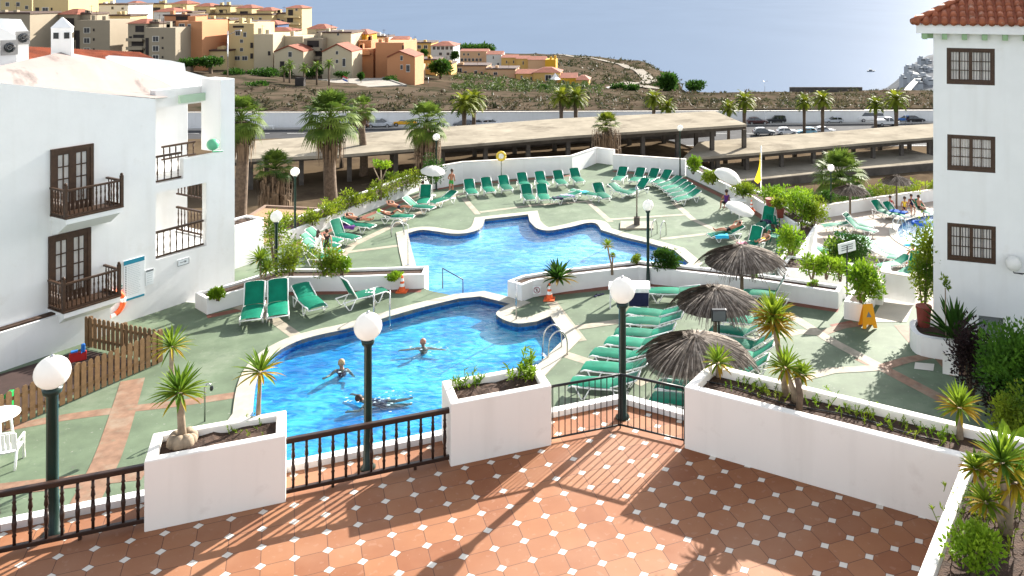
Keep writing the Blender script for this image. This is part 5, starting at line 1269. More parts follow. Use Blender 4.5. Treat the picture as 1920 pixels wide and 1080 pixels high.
# towels
def towel(label, px, py, z, w, l, a, m):
    mb = MB(); k = 8; vs = [((i / k - .5) * l, (j / k - .5) * w, .05 * mnoise.noise(Vector((i * .6, j * .6, px * .1))) + .02) for i in range(k + 1) for j in range(k + 1)]
    vs = [(x, y, z_ - (.12 if abs(y) > w * .42 else 0)) for x, y, z_ in vs]
    mb.add(vs, [(i * (k + 1) + j, (i + 1) * (k + 1) + j, (i + 1) * (k + 1) + j + 1, i * (k + 1) + j + 1) for i in range(k) for j in range(k)])
    o = mb.build('towel', m, smooth=True); o.location = G(px, py, z); o.rotation_euler = (0, 0, a); return tag(o, label, 'towel')
fab = lambda n, c: mat('fabric_' + n, c, .9, .15, 6, bump=.2, bscale=40)
f_white, f_purple, f_navy, f_blue, f_turq, f_lilac, f_red, f_pink, f_yell = [fab(n, c) for n, c in (('white', (.75, .75, .74)), ('purple', (.10, .03, .17)), ('navy', (.012, .016, .05)), ('blue', (.02, .10, .42)), ('turquoise', (.02, .35, .55)), ('lilac', (.35, .30, .50)), ('red', (.45, .04, .05)), ('pink', (.65, .20, .28)), ('yellow', (.75, .50, .04)))]
towel('purple towel hanging off the lounger of the lone sunbather', 655, 422, ZF + .36, .74, 1.0, 2.9, f_purple)
towel('crumpled lilac towel on a far lounger', 1064, 366, ZF + .40, .6, .8, .3, f_lilac)
towel('black towel beside the lilac one on the same lounger', 1046, 370, ZF + .40, .6, .6, .3, f_navy)
towel('turquoise towel on a far lounger', 1092, 360, ZF + .40, .62, .8, 2.9, f_turq)
towel('white towel rolled at the end of the side-on lounger', 694, 546, .40, .55, .35, .2, f_white)
towel('turquoise and white towel hanging under the lying man', 1352, 440, ZF + .38, .7, .7, .1, f_turq)
towel('pink towel on the pale lounger near the back thatched parasol', 1392, 456, ZF + .42, .5, .5, .4, f_pink)
towel('bright blue towel on a lounger by the hedge', 1684, 396, ZK + .45, .68, 1.1, 2.5, f_blue)
towel('dark navy towel on a raised back by the wall planter', 1436, 414, ZF + .75, .5, .4, .7, f_navy)

# ================================================================== THATCHED PARASOLS AND WHITE PARASOLS
def thatch_parasol(label, apex_px, apex_py, width_px, z, hz=2.45, group='thatched parasols', n=1500):
    Y = (CAMZ - z - hz) * F / (apex_py - CY); c = at(apex_px, apex_py, Y); R = width_px / 2 * Y / F
    r = thing('thatched_parasol', label, 'parasol', (c.x, Y, z), random.uniform(0, 6), group)
    MB().lathe([(.07, 0), (.055, hz - .1)], 10).build('pole', bark, r, smooth=True)
    MB().lathe([(.28, 0), (.28, .05), (.09, .10)], 12).build('foot', concrete_dark, r)
    drop = R * .33
    MB().lathe([(R * .90, hz - drop - .06), (R * .55, hz - drop * .52), (.06, hz - .03)], 20).build('canopy_base', thatch, r)
    mb = MB()
    for i in range(n):
        a = random.uniform(0, 2 * math.pi); t0 = random.random() ** 1.3 * .8; ln = random.uniform(.35, .65)
        pts_ = []; wob = random.uniform(-.10, .10); lift_ = random.uniform(.0, .09)
        for k in range(4):
            t = min(t0 + ln * k / 3, 1.08 + .09 * math.sin(a * 9) + random.uniform(-.05, .06)); aa = a + wob * (t - t0)
            pts_.append(Vector((R * t * math.cos(aa), R * t * math.sin(aa), hz - drop * (t ** 1.12) + lift_ * (1 - abs(t - .5)) - (.12 * max(t - .92, 0) / .15))))
        w = R * .012 * random.uniform(.6, 1.5); sd = Vector((-math.sin(a), math.cos(a), 0)) * w
        mb.mi = 1 if random.random() < .42 else 0
        vs = []
        for k, p in enumerate(pts_): q = sd * (1 - .25 * k); vs += [p - q, p + q + Vector((0, 0, .012))]
        mb.add(vs, [(2 * k, 2 * k + 2, 2 * k + 3, 2 * k + 1) for k in range(3)])
    for i in range(70):
        a = random.uniform(0, 6.28); mb.mi = i % 2; p = Vector((.05 * math.cos(a), .05 * math.sin(a), hz - .06)); q = Vector((R * .22 * math.cos(a), R * .22 * math.sin(a), hz + random.uniform(-.02, .14)))
        sd = Vector((-math.sin(a), math.cos(a), 0)) * .02; mb.add([p - sd, q - sd * .3, q + sd * .3, p + sd], [(0, 1, 2, 3)])
    mb.build('canopy', [thatch, thatch_pale], r)
    return r
thatch_parasol('nearest large grey thatched parasol behind the iron railing', 1302, 630, 205, 0, n=2200)
thatch_parasol('second grey thatched parasol between the lounger rows and the tall yucca', 1341, 540, 160, 0)
thatch_parasol('back thatched parasol standing against the long bent planter', 1391, 462, 156, 0)
thatch_parasol('small pale thatched parasol in front of the bushy palm at the lower pool', 1594, 348, 68, ZK, n=700)
thatch_parasol('small pale thatched parasol behind the people by the hedge', 1681, 331, 60, ZK, n=700)
canvas = mat('white_canvas', (.74, .73, .70), .8, .03, 3, trans=.3)
def parasol(label, bpx, bpy, z, top_py, width_px, tilt=(0, 0)):
    b_ = G(bpx, bpy, z); h = hpx(b_, top_py); R = width_px / 2 * b_.y / F
    r = thing('beach_parasol', label, 'parasol', b_, 0, 'white fabric parasols')
    Mt = Matrix.Translation((0, 0, h * .72)) @ Matrix.Rotation(tilt[0], 4, 'X') @ Matrix.Rotation(tilt[1], 4, 'Y')
    MB().lathe([(.22, 0), (.22, .08), (.05, .12)], 12).build('foot', plastic_white, r)
    MB().tube([(0, 0, .05), (0, 0, h * .72)], .022, 8).tube([Mt @ Vector((0, 0, 0)), Mt @ Vector((0, 0, h * .26))], .020, 8).build('pole', plastic_white, r, smooth=True)
    mb = MB(); n = 8; vs = [(0, 0, h * .28)]; H = h * .28; rings = [(.35, .93), (.7, .72), (1.0, .36), (1.0, .29)]
    sub = 4
    for rr, zz in rings:
        for j in range(n * sub):
            a = 2 * math.pi * j / (n * sub); f = 1 - .05 * (1 - math.cos(math.pi * ((j % sub) / sub) * 2)) / 2 * rr; vs.append((R * rr * f * math.cos(a), R * rr * f * math.sin(a), H * zz - .06 * (1 - f) * 4 * 0))
    m_ = n * sub; fs = [(0, 1 + j, 1 + (j + 1) % m_) for j in range(m_)] + [(1 + k * m_ + j, 1 + (k + 1) * m_ + j, 1 + (k + 1) * m_ + (j + 1) % m_, 1 + k * m_ + (j + 1) % m_) for k in range(3) for j in range(m_)]
    mb.add(vs, fs, Mt).build('canopy', canvas, r, smooth=True); return r
parasol('white parasol beside the standing man at the far wall', 811, 368, ZF, 311, 46, (.12, .15))
parasol('white parasol tilted over the wall planter above the purple figure', 1362, 388, ZF, 317, 54, (.25, .35))
parasol('white parasol leaning beside the man lying on a lounger', 1386, 428, ZF, 383, 57, (.2, .3))

# ================================================================== PEOPLE
skin_m = mat('sun_tanned_skin', (.38, .17, .10), .55, .1, 8); skin_pale = mat('fair_skin', (.52, .27, .19), .55, .08, 8)
hair_dark = mat('dark_hair', (.035, .020, .012), .6, .3, 20); hair_fair = mat('fair_hair', (.36, .24, .12), .6, .3, 20); hair_grey = mat('grey_hair', (.30, .27, .25), .6, .3, 20)
def person(label, loc, yaw, joints, scale=1.0, skin=skin_pale, top=None, bottom=f_navy, hair=hair_dark, long_hair=False, hat=None, flip=None):
    """one continuous skinned body along a posed skeleton; clothing is taken from the body part it covers"""
    J = dict(joints); names = []; co = []; rad = []; ed = []
    def v(n_, p, r_): names.append(n_); co.append(Vector(p)); rad.append(r_); return len(co) - 1
    def mid(a, b_, t=.5): return Vector(J[a]).lerp(Vector(J[b_]), t)
    pe = v('pelvis', J['pelvis'], .125); ab = v('belly', mid('pelvis', 'chest', .45), .105); ch = v('chest', J['chest'], .130); nk = v('neck', J['neck'], .052)
    dirh = (Vector(J['head']) - Vector(J['neck'])).normalized()
    h1 = v('head', Vector(J['head']) - dirh * .05, .078); h2 = v('head', Vector(J['head']) + dirh * .05, .092); h3 = v('head', Vector(J['head']) + dirh * .11, .060)
    ed += [(pe, ab), (ab, ch), (ch, nk), (nk, h1), (h1, h2), (h2, h3)]
    for s in 'LR':
        sh = v('arm', J['sh' + s], .058); el = v('arm', J['el' + s], .043); wr = v('arm', J['wr' + s], .030); pd = (Vector(J['wr' + s]) - Vector(J['el' + s])).normalized(); pm = v('arm', Vector(J['wr' + s]) + pd * .06, .032)
        ed += [(ch, sh), (sh, el), (el, wr), (wr, pm)]
        sd = pd.cross(Vector((.3, .2, 1))).normalized(); dn = pd.cross(sd)
        for k, o_ in enumerate((-1.5, -.5, .5, 1.5)):
            a = v('arm', Vector(J['wr' + s]) + pd * .10 + sd * o_ * .019, .0095); b_ = v('arm', Vector(J['wr' + s]) + pd * (.165 - .012 * abs(o_)) + sd * o_ * .023 + dn * .02, .0075); ed += [(pm, a), (a, b_)]
        a = v('arm', Vector(J['wr' + s]) + pd * .05 + sd * .05, .011); b_ = v('arm', Vector(J['wr' + s]) + pd * .09 + sd * .07 + dn * .015, .009); ed += [(pm, a), (a, b_)]
        hp_ = v('thigh', J['hip' + s], .088); kt = v('thigh', Vector(J['hip' + s]).lerp(Vector(J['kn' + s]), .5), .078); kn = v('shin', J['kn' + s], .056); cf = v('shin', Vector(J['kn' + s]).lerp(Vector(J['an' + s]), .3), .055); an = v('shin', J['an' + s], .036); to = v('shin', J['to' + s], .032)
        ed += [(pe, hp_), (hp_, kt), (kt, kn), (kn, cf), (cf, an), (an, to)]
    me = bpy.data.meshes.new('person'); me.from_pydata([c * scale for c in co], ed, []); o = link(bpy.data.objects.new('person', me))
    md = o.modifiers.new('skin', 'SKIN'); ss = o.modifiers.new('sub', 'SUBSURF'); ss.levels = 1; ss.render_levels = 1
    dat = me.skin_vertices[0].data
    for i, r_ in enumerate(rad): dat[i].radius = (r_ * scale, r_ * scale)
    dat[0].use_root = True
    dg = bpy.context.evaluated_depsgraph_get(); me2 = bpy.data.meshes.new_from_object(o.evaluated_get(dg)); me2.name = 'person'
    bpy.data.objects.remove(o); bpy.data.meshes.remove(me); o = link(bpy.data.objects.new('person', me2))
    for m_ in (skin, bottom or skin, top or skin): me2.materials.append(m_) if False else None
    me2.materials.clear()
    for m_ in (skin, bottom or skin, top or skin): me2.materials.append(m_)
    segs = []
    for a, b_ in ed: segs.append((co[a] * scale, co[b_] * scale, names[a], names[b_]))
    for p in me2.polygons:
        c = p.center; best = None
        for a, b_, na, nb_ in segs:
            d = b_ - a; t = min(max((c - a).dot(d) / max(d.length_squared, 1e-9), 0), 1); q = (c - (a + d * t)).length
            if best is None or q < best[0]: best = (q, t, na, nb_)
        q, t, na, nb_ = best; p.use_smooth = True; m_ = 0
        if na == 'pelvis' or (na == 'thigh' and nb_ == 'thigh' and t < .8): m_ = 1
        if na in ('belly', 'chest') or (na == 'pelvis' and nb_ == 'belly' and t > .5): m_ = 2
        if nb_ == 'neck' and t > .55: m_ = 0
        p.material_index = m_
    o.location = loc; o.rotation_euler = (0, 0, yaw); tag(o, label, 'person')
    hd = Vector(J['head']) * scale; fw = Vector(J.get('face', (0, -1, 0))).normalized(); R_ = .105 * scale
    # hair cap with the face left open, nose, eyes, mouth, ears
    mb = MB(); q = dirh.to_track_quat('Z', 'Y').to_matrix().to_4x4(); Mh = Matrix.Translation(hd + dirh * .045 * scale - fw * .022 * scale) @ q
    mb.ball((0, 0, .02 * scale), R_ * 1.04, 14, Mh, (1, 1, 1.08))
    if long_hair: mb.tube([hd - fw * .07 * scale + dirh * .03 * scale, hd - fw * .10 * scale - dirh * .10 * scale, hd - fw * .10 * scale - dirh * .26 * scale], [.085 * scale, .09 * scale, .05 * scale], 8)
    mb.build('hair', hat or hair, o, smooth=True)
    sd = dirh.cross(fw).normalized(); mb = MB(); mb.tube([hd + fw * .085 * scale + dirh * .02 * scale, hd + fw * .112 * scale - dirh * .018 * scale], [.010 * scale, .017 * scale], 6)
    for s in (-1, 1): mb.ball(tuple(hd + sd * s * .092 * scale), .024 * scale, 8)
    mb.build('face', skin, o, smooth=True)
    mb = MB()
    for s in (-1, 1): mb.ball(tuple(hd + fw * .084 * scale + sd * s * .034 * scale + dirh * .022 * scale), .0125 * scale, 8)
    mb.tube([hd + fw * .088 * scale - dirh * .045 * scale - sd * .022 * scale, hd + fw * .092 * scale - dirh * .047 * scale, hd + fw * .088 * scale - dirh * .045 * scale + sd * .022 * scale], .006 * scale, 5)
    mb.build('face_detail', hair_dark, o, smooth=True)
    return o
def stand(lean=0.0, armL=(-.24, -.02, .82), armR=(.24, -.02, .82), elL=(-.25, .03, 1.08), elR=(.25, .03, 1.08), hip=.10):
    return dict(pelvis=(0, 0, .93), chest=(0, -lean * .5, 1.26), neck=(0, -lean, 1.47), head=(0, -lean - .01, 1.60), shL=(-.17, -lean, 1.39), shR=(.17, -lean, 1.39), elL=elL, elR=elR, wrL=armL, wrR=armR,
                hipL=(-hip, 0, .88), hipR=(hip, 0, .88), knL=(-hip, -.02, .48), knR=(hip, .03, .48), anL=(-hip, .03, .08), anR=(hip, .12, .08), toL=(-hip - .03, -.12, .03), toR=(hip + .03, -.03, .03), face=(0, -1, 0))
def lie(bend=.0, arms='up', rise=.25):
    """on the back, head at +y; rise: how far the torso is propped up"""
    z = .10; c, s = math.cos(rise), math.sin(rise)
    def up(y, dz=0, x=0): return (x, y * c, z + y * s + dz)
    d = dict(pelvis=(0, 0, z), chest=up(.33), neck=up(.54), head=up(.68, .03), shL=up(.46, 0, -.18), shR=up(.46, 0, .18), hipL=(-.09, -.05, z), hipR=(.09, -.05, z), face=(0, -s, c))
    if arms == 'up': d.update(elL=up(.62, .05, -.36), elR=up(.62, .05, .36), wrL=up(.78, .08, -.16), wrR=up(.78, .08, .16))
    else: d.update(elL=up(.22, -.02, -.30), elR=up(.22, -.02, .30), wrL=(-.25, -.02, z + .02), wrR=(.25, -.02, z + .02))
    b_ = bend
    d.update(knL=(-.11, -.42 + b_ * .1, z + .30 * b_), knR=(.11, -.44 + b_ * .05, z + .28 * b_ * .8), anL=(-.11, -.84 + b_ * .22, z), anR=(.11, -.86 + b_ * .2, z), toL=(-.13, -.92 + b_ * .2, z + .16), toR=(.13, -.94 + b_ * .2, z + .16)); return d
def sit(z=.45, lean=-.08, facing=-1):
    return dict(pelvis=(0, 0, z + .1), chest=(0, -lean, z + .43), neck=(0, -lean * 1.3, z + .63), head=(0, -lean * 1.3 - .02, z + .76), shL=(-.17, -lean, z + .55), shR=(.17, -lean, z + .55), elL=(-.24, -.10, z + .30), elR=(.24, -.10, z + .30), wrL=(-.14, -.32, z + .24), wrR=(.14, -.32, z + .24),
                hipL=(-.09, -.03, z + .08), hipR=(.09, -.03, z + .08), knL=(-.12, -.44, z + .10), knR=(.12, -.44, z + .10), anL=(-.12, -.50, max(z - .36, .07)), anR=(.12, -.50, max(z - .36, .07)), toL=(-.13, -.64, max(z - .42, .03)), toR=(.13, -.64, max(z - .42, .03)), face=(0, -1, 0))
f_green = fab('green', (.05, .30, .06)); f_black = fab('black', (.012, .012, .014)); f_dress = fab('dress', (.72, .71, .70))
person('person in green shorts standing by the far wall with bare back', G(846, 364, ZF), math.radians(160), stand(.10, armL=(-.15, -.20, .95), armR=(.15, -.22, .98), elL=(-.26, .0, 1.1), elR=(.26, .0, 1.1)), .90, skin_m, None, f_green)
girl = person('person in a white dress seen from behind, brown hair, arms raised to the face', G(597, 494, ZF), math.radians(175), stand(0, armL=(-.12, -.2, 1.42), armR=(.12, -.2, 1.42), elL=(-.26, -.15, 1.22), elR=(.26, -.15, 1.22)), .90, skin_pale, f_dress, f_dress, hair_dark, True)
mb = MB(); mb.lathe([(.21, .50), (.20, .62), (.17, .85), (.135, 1.02), (.16, 1.25), (.10, 1.31)], 18); mb.build('dress', f_dress, girl, smooth=True)
person('person in dark clothes standing close beside the girl in white', G(613, 487, ZF), math.radians(200), stand(0), .84, skin_pale, f_black, f_black, hair_dark)
def recline(label, px, py, z, fpx, fpy, pose, sc, **k):
    """hips at (px,py) on a lounger, feet towards (fpx,fpy)"""
    a = G(px, py, z); f = G(fpx, fpy, z); d = f - a; return person(label, (a.x, a.y, z), math.atan2(d.y, d.x) + math.pi / 2, pose, sc, **k)
recline('person lying on a purple towel with arms folded over the head', 672, 414, ZF + .42, 700, 416, lie(.1, 'up', .22), .95, skin=skin_m, bottom=f_black)
recline('person lying with bent knees, nearer one of the sunbathing couple', 733, 404, ZF + .42, 770, 400, lie(.8, 'down', .35), .92, skin=skin_m, bottom=f_black, hat=fab('lime', (.25, .60, .04)))
recline('person lying on the far side of the sunbathing couple', 748, 391, ZF + .42, 780, 393, lie(.3, 'up', .3), .92, skin=skin_m, bottom=f_navy)
person('person seated under the white parasol with bare shoulders', G(793, 376, ZF), math.radians(20), sit(.40), .9, skin_m, None, f_green)
recline('person lying on the back in black trunks by the tilted parasol', 1366, 433, ZF + .42, 1340, 436, lie(.15, 'up', .35), .95, skin=skin_m, bottom=f_black)
person('person in purple seen from behind at the little table by the wall', G(1361, 396, ZF), math.radians(200), sit(.45), .95, skin_m, f_purple, f_black)
recline('person lying with a yellow cloth beside the white raised back', 1432, 452, ZF + .42, 1420, 458, lie(.2, 'down', .4), .85, skin=skin_m, bottom=f_yell)
person('person with a sunburnt bare back seated by the shallow pool', G(1711, 503, ZK), math.radians(185), sit(.45), .95, mat('sunburnt_skin', (.55, .16, .09), .55, .1, 8), None, f_navy)
person('person lounging in red in the group by the hedge', G(1670, 402, ZK), math.radians(10), sit(.42), .9, skin_m, f_red, f_navy)
person('person in a yellow top in the middle of the group by the hedge', G(1696, 404, ZK), math.radians(-20), sit(.42), .9, skin_m, f_yell, f_navy)
person('person in dark trunks at the end of the group by the hedge', G(1724, 403, ZK), math.radians(30), sit(.42), .95, skin_m, None, f_black)
person('person in navy reclining behind the blue towel', G(1709, 399, ZK), math.radians(-5), sit(.42), .9, skin_m, f_navy, f_navy)
# swimmers
def swim(label, px, py, yaw, pose, sc, dz, **k):
    p = G(px, py, -.14); return person(label, (p.x, p.y, -.14 + dz), yaw, pose, sc, **k)
up = dict(pelvis=(0, .25, -.62 + .3), chest=(0, .10, -.12), neck=(0, .03, .06), head=(0, 0, .19), shL=(-.17, .05, -.01), shR=(.17, .05, -.01), elL=(-.34, -.12, -.09), elR=(.34, -.12, -.09), wrL=(-.42, -.34, -.05), wrR=(.42, -.34, -.05), hipL=(-.09, .30, -.36), hipR=(.09, .30, -.36), knL=(-.11, .6, -.42), knR=(.11, .6, -.42), anL=(-.11, .95, -.40), anR=(.11, .95, -.40), toL=(-.12, 1.1, -.40), toR=(.12, 1.1, -.40), face=(0, -1, 0))
crawl = dict(up); crawl.update(pelvis=(0, .45, -.06), chest=(0, .15, -.02), head=(0, -.14, .10), neck=(0, -.03, .03), hipL=(-.09, .5, -.08), hipR=(.09, .5, -.08), knL=(-.12, .9, -.10), knR=(.12, .9, -.12), anL=(-.12, 1.28, -.06), anR=(.12, 1.28, -.12), toL=(-.13, 1.4, -.04), toR=(.13, 1.4, -.1), wrL=(-.62, -.42, -.03), elL=(-.40, -.12, -.02))
swim('fair-haired person swimming upright, alone at the near side of the pool', 640, 693, math.radians(10), up, .95, -.02, skin=skin_m, hair=hair_fair, top=f_navy)
swim('bald-looking person swimming breaststroke towards the camera', 793, 650, math.radians(0), dict(up, wrL=(-.72, -.10, -.02), elL=(-.42, -.02, -.02), wrR=(.72, -.05, -.02), elR=(.42, 0, -.02)), .9, -.06, skin=skin_m, hair=skin_m)
swim('person swimming crawl half hidden by the globe lamp post', 684, 748, math.radians(-80), crawl, .95, -.09, skin=skin_m, hair=hair_dark, top=f_navy)

foam_m = mat('water_foam', (.45, .60, .68), .6, .05, 8)
mb = MB()
for cx_, cy_, n_ in ((640, 697, 9), (790, 655, 12), (815, 652, 12), (655, 750, 10), (725, 748, 24)):
    c = G(cx_, cy_, -.14)
    for i in range(n_):
        a = random.uniform(0, 6.28); d = abs(random.gauss(0, .38)); p = c + Vector((d * math.cos(a) * 1.3, d * math.sin(a) * .8, .006)); s = random.uniform(.01, .035)
        k = 6; ring = [(p.x + s * random.uniform(.6, 1.3) * 1.6 * math.cos(j * 6.283 / k), p.y + s * random.uniform(.6, 1.2) * math.sin(j * 6.283 / k), p.z) for j in range(k)]; mb.add(ring + [(p.x, p.y, p.z + s * .35)], [(j, (j + 1) % k, k) for j in range(k)])
tag(mb.build('water_foam', foam_m, smooth=True), 'flecks of white foam round the swimmers in the near pool', 'foam', kind='stuff')
# ================================================================== SMALL POOLSIDE THINGS
def cone(label, px, py, z, h=.56):
    r = thing('traffic_cone', label, 'traffic cone', G(px, py, z) + Vector((0, 0, .006)), 0, 'orange and white traffic cones')
    MB().bx(-.2, .2, -.2, .2, 0, .04).build('base', orange, r)
    rr = lambda t: .13 - .10 * t
    for t0, t1, m, nm in ((0, .3, orange, 'cone_body'), (.3, .5, plastic_white, 'white_band'), (.5, .65, orange, 'orange_band'), (.65, .85, plastic_white, 'upper_white_band'), (.85, 1, orange, 'tip')):
        MB().lathe([(rr(t0), .04 + h * t0), (rr(t1), .04 + h * t1)], 14).build(nm, m, r, smooth=False)
cone('orange and white cone against the low planter left of the handrail', 754, 547, 0)
cone('orange and white cone at the rounded end of the bent planter', 1030, 562, 0)
cone('small faded cone on top of the wall planter', 1409, 395, ZF + .62, .55); cone('small faded cone at the low wall of the lower pool', 1566, 396, ZK, .6)
# no-diving sign on the planter end
b = G(1011, 552, 0); r = thing('prohibition_sign', 'small square sign with a red-brown ring on the rounded planter end', 'sign', b + Vector((-.05, -.32, .28)))
MB().box((0, 0, 0), (.30, .02, .30)).build('panel', board_m, r); mb = MB(); mb.tube([(.11 * math.cos(i * .524), -.015, .11 * math.sin(i * .524)) for i in range(13)], .014, 5); mb.tube([(-.08, -.015, .08), (.08, -.015, -.08)], .012, 5); mb.build('ring_mark', mat('maroon_ink', (.22, .03, .05), .5, .1, 5), r); MB().box((0, -.013, 0), (.05, .006, .12)).build('figure_mark', ink, r)
# wet floor sign
y_m = mat('yellow_plastic', (.78, .33, .01), .4, .05, 5); r = thing('wet_floor_sign', 'bright yellow folding floor sign beside the square bush planter', 'floor sign', G(1627, 613, 0), math.radians(8))
for s in (-1, 1):
    mb = MB(); R_ = Matrix.Translation((0, 0, .78)) @ Matrix.Rotation(s * .24, 4, 'X')
    mb.prism([(-.26, -.78), (-.14, -.78), (-.10, -.66), (.10, -.66), (.14, -.78), (.26, -.78), (.17, 0), (-.17, 0)], -.012, .012, R_ @ Matrix.Rotation(math.pi / 2, 4, 'X')); mb.build('panel', y_m, r)
mb = MB(); R_ = Matrix.Translation((0, 0, .78)) @ Matrix.Rotation(-.24, 4, 'X'); mb.prism([(-.09, -.42), (.09, -.42), (0, -.24)], .013, .016, R_ @ Matrix.Rotation(math.pi / 2, 4, 'X')); mb.build('warning_mark', ink, r)
# pool ladders
def ladder(label, px, py, z, yaw, s=1.0):
    r = thing('pool_ladder', label, 'pool ladder', G(px, py, z), yaw, 'steel pool ladders')
    for x in (-.27, .27): MB().tube(smooth_line([Vector((x, -.5, 0)), Vector((x, -.48, .5)), Vector((x, -.28, .78)), Vector((x, 0, .70)), Vector((x, .12, .35)), Vector((x, .14, -.45))], 4), .024, 8).build('rail', steel, r, smooth=True)
    for zz in (-.05, -.28): MB().box((0, .14, zz), (.5, .09, .03)).build('step', steel, r)
ladder('steel ladder at the near pool edge in front of the side-on lounger', 716, 593, 0, math.radians(195)); ladder('steel ladder at the pool edge near the loungers row', 1030, 664, 0, math.radians(115))
ladder('steel ladder at the far pool corner by the sunbathers', 752, 440, ZF, math.radians(-70)); ladder('steel ladder at the far pool edge near the shower post', 1232, 444, ZF, math.radians(150)); ladder('steel ladder at the shallow pool', 1692, 432, ZK, math.radians(-80))
r = thing('hand_rail', 'dark metal handrail on the weir between the two pools', 'handrail', (0, 0, 0)); a, b_ = G(830, 541, 0), G(868, 549, 0)
MB().tube([a, a + Vector((0, 0, .78)), b_ + Vector((0, 0, .50)), b_], .022, 8).build('rail', iron_black, r, smooth=True)
# showers / thin posts
r = thing('pool_shower', 'outdoor shower post on a small pale base beyond the far pool', 'shower', G(1194, 424, ZF)); MB().bx(-.9, .9, -.7, .7, 0, .09).build('tray', pale_band, r); MB().bx(-.16, .16, -.16, .16, .09, .5).build('base', concrete_dark, r); MB().tube([(0, 0, .5), (0, 0, 2.2), (0, -.3, 2.25)], .045, 8).build('post', steel, r, smooth=True); MB().lathe([(.02, 2.22), (.10, 2.12), (.10, 2.10)], 10, Matrix.Translation((0, -.3, 0))).build('shower_head', steel, r)
r = thing('pool_post', 'thin steel post on the rounded pool peninsula', 'post', G(969, 665, 0) * 1.0); r.location = G(968, 600, 0); MB().tube([(0, 0, 0), (0, 0, 1.4)], .025, 8).build('pole', steel, r, smooth=True); MB().ball((0, 0, 1.42), .04, 8).build('cap', steel, r)
r = thing('garden_tap', 'thin bent standpipe tap on the green deck behind the small planter yucca', 'tap', G(384, 790, 0)); MB().tube([(0, 0, 0), (0, 0, .9), (.05, 0, 1.0), (.16, 0, .98)], .022, 8).build('pipe', steel, r, smooth=True); MB().lathe([(.035, .86), (.05, .80), (.03, .74)], 8, Matrix.Translation((.18, 0, .08))).build('nozzle', iron_black, r)
r = thing('pool_post', 'tall thin pole at the far pool corner above the tuft', 'post', G(765, 498, ZF)); MB().tube([(0, 0, 0), (0, 0, 1.9), (-.3, .1, 2.05)], .02, 6).build('pole', steel, r, smooth=True); MB().lathe([(.1, 0), (.1, .05)], 8).build('foot', steel, r)
# yellow lifebuoy post
r = thing('lifebuoy_post', 'yellow lifebuoy on a post in front of the far parapet wall', 'lifebuoy post', G(940, 341, ZF)); MB().tube([(0, 0, 0), (0, 0, 1.9)], .035, 8).build('post', steel, r); MB().tube([(.27 * math.cos(i * .524), -.06, 1.75 + .27 * math.sin(i * .524)) for i in range(13)], .085, 8).build('ring', mat('yellow_ring', (.75, .52, .06), .5, .08, 4), r, smooth=True); MB().bx(-.2, .2, -.05, .0, 1.55, 1.95).build('back_panel', plastic_white, r)
# flag
r = thing('flag_pole', 'white pole with a limp yellow flag behind the wall planter', 'flag', G(1427, 386, -2.5)); hp_ = hpx(Vector(r.location), 274); MB().tube([(0, 0, 0), (0, 0, hp_)], .045, 8).build('pole', plastic_white, r, smooth=True)
mb = MB(); k = 10; vs = []
for i in range(k + 1):
    t = i / k
    for j in range(5): u_ = j / 4; vs.append((-u_ * (.28 - .1 * math.sin(t * 5)) * (.3 + t * .9) * (1 - .55 * (t > .9)), .07 * math.sin(u_ * 5 + t * 4), hp_ - .25 - t * 1.95 - u_ * .25))
mb.add(vs, [(i * 5 + j, (i + 1) * 5 + j, (i + 1) * 5 + j + 1, i * 5 + j + 1) for i in range(k) for j in range(4)]); mb.build('flag_cloth', mat('yellow_flag', (.85, .62, .02), .8, .05, 4, trans=.3), r, smooth=True)
# pots
pot_m = mat('red_brown_pot', (.19, .040, .028), .6, .15, 4)
def pot(label, px, py, z, rr, h, leaf=None):
    r = thing('plant_pot', label, 'plant pot', G(px, py, z)); MB().lathe([(rr * .75, 0), (rr, h * .9), (rr * 1.08, h * .9), (rr * 1.08, h), (rr * .9, h)], 16).build('pot', pot_m, r, smooth=False); MB().lathe([(rr * .88, h * .9), (.01, h * .95)], 12).build('soil', soil, r)
    if leaf: mb = MB(); leaf_quads(mb, (0, 0, h + leaf * .5), (leaf, leaf, leaf * .7), 380, .18); mb.build('foliage', leaf_hedge, r)
pot('red-brown pot on the wall planter beside the flag', 1446, 401, ZF + .62, .30, .85); pot('small red pot with leafy plant on the wall planter', 1463, 408, ZF + .62, .22, .5, .55); pot('dark red pot at the corner of the lower pool wall', 1533, 404, ZK, .30, .8, .4); pot('tall red-brown pot of the slim shrub at the white corner', 1732, 622, .3, .24, .85)
# table with dark cloth
r = thing('side_table', 'white table draped with a white and navy cloth behind the globe lamp', 'table', G(1180, 572, 0), 0); MB().bx(-.75, .75, -.4, .4, .70, .73).build('tabletop', plastic_white, r)
for sx in (-1, 1):
    for sy in (-1, 1): MB().tube([(sx * .68, sy * .34, 0), (sx * .68, sy * .34, .7)], .03, 6).build('leg', plastic_white, r)
mb = MB(); mb.bx(-.1, .72, -.42, .42, .732, .745); mb.bx(-.1, .72, -.435, -.42, .42, .745); o = mb.build('table_cloth', f_white); o.location = r.location; tag(o, 'white cloth spread over the table behind the globe lamp', 'cloth'); mb = MB(); mb.bx(0, .70, -.452, -.437, .12, .60); o = mb.build('towel', f_navy); o.location = r.location; tag(o, 'dark navy towel hanging from the white table', 'towel')
def flipflop(px, py, lab): 
    o = MB().box((0, 0, .02), (.10, .25, .03)).build('sandal', f_navy); o.location = G(px, py, 0); o.rotation_euler = (0, 0, px); tag(o, lab, 'sandal', 'pair of dark sandals on the deck'); MB().tube([(-.04, 0, .03), (0, .06, .07), (.04, 0, .03)], .012, 5).build('strap', f_black, o)
flipflop(1118, 555, 'dark sandal on the green deck near the white table'); flipflop(1127, 553, 'second dark sandal, closer to the white table')
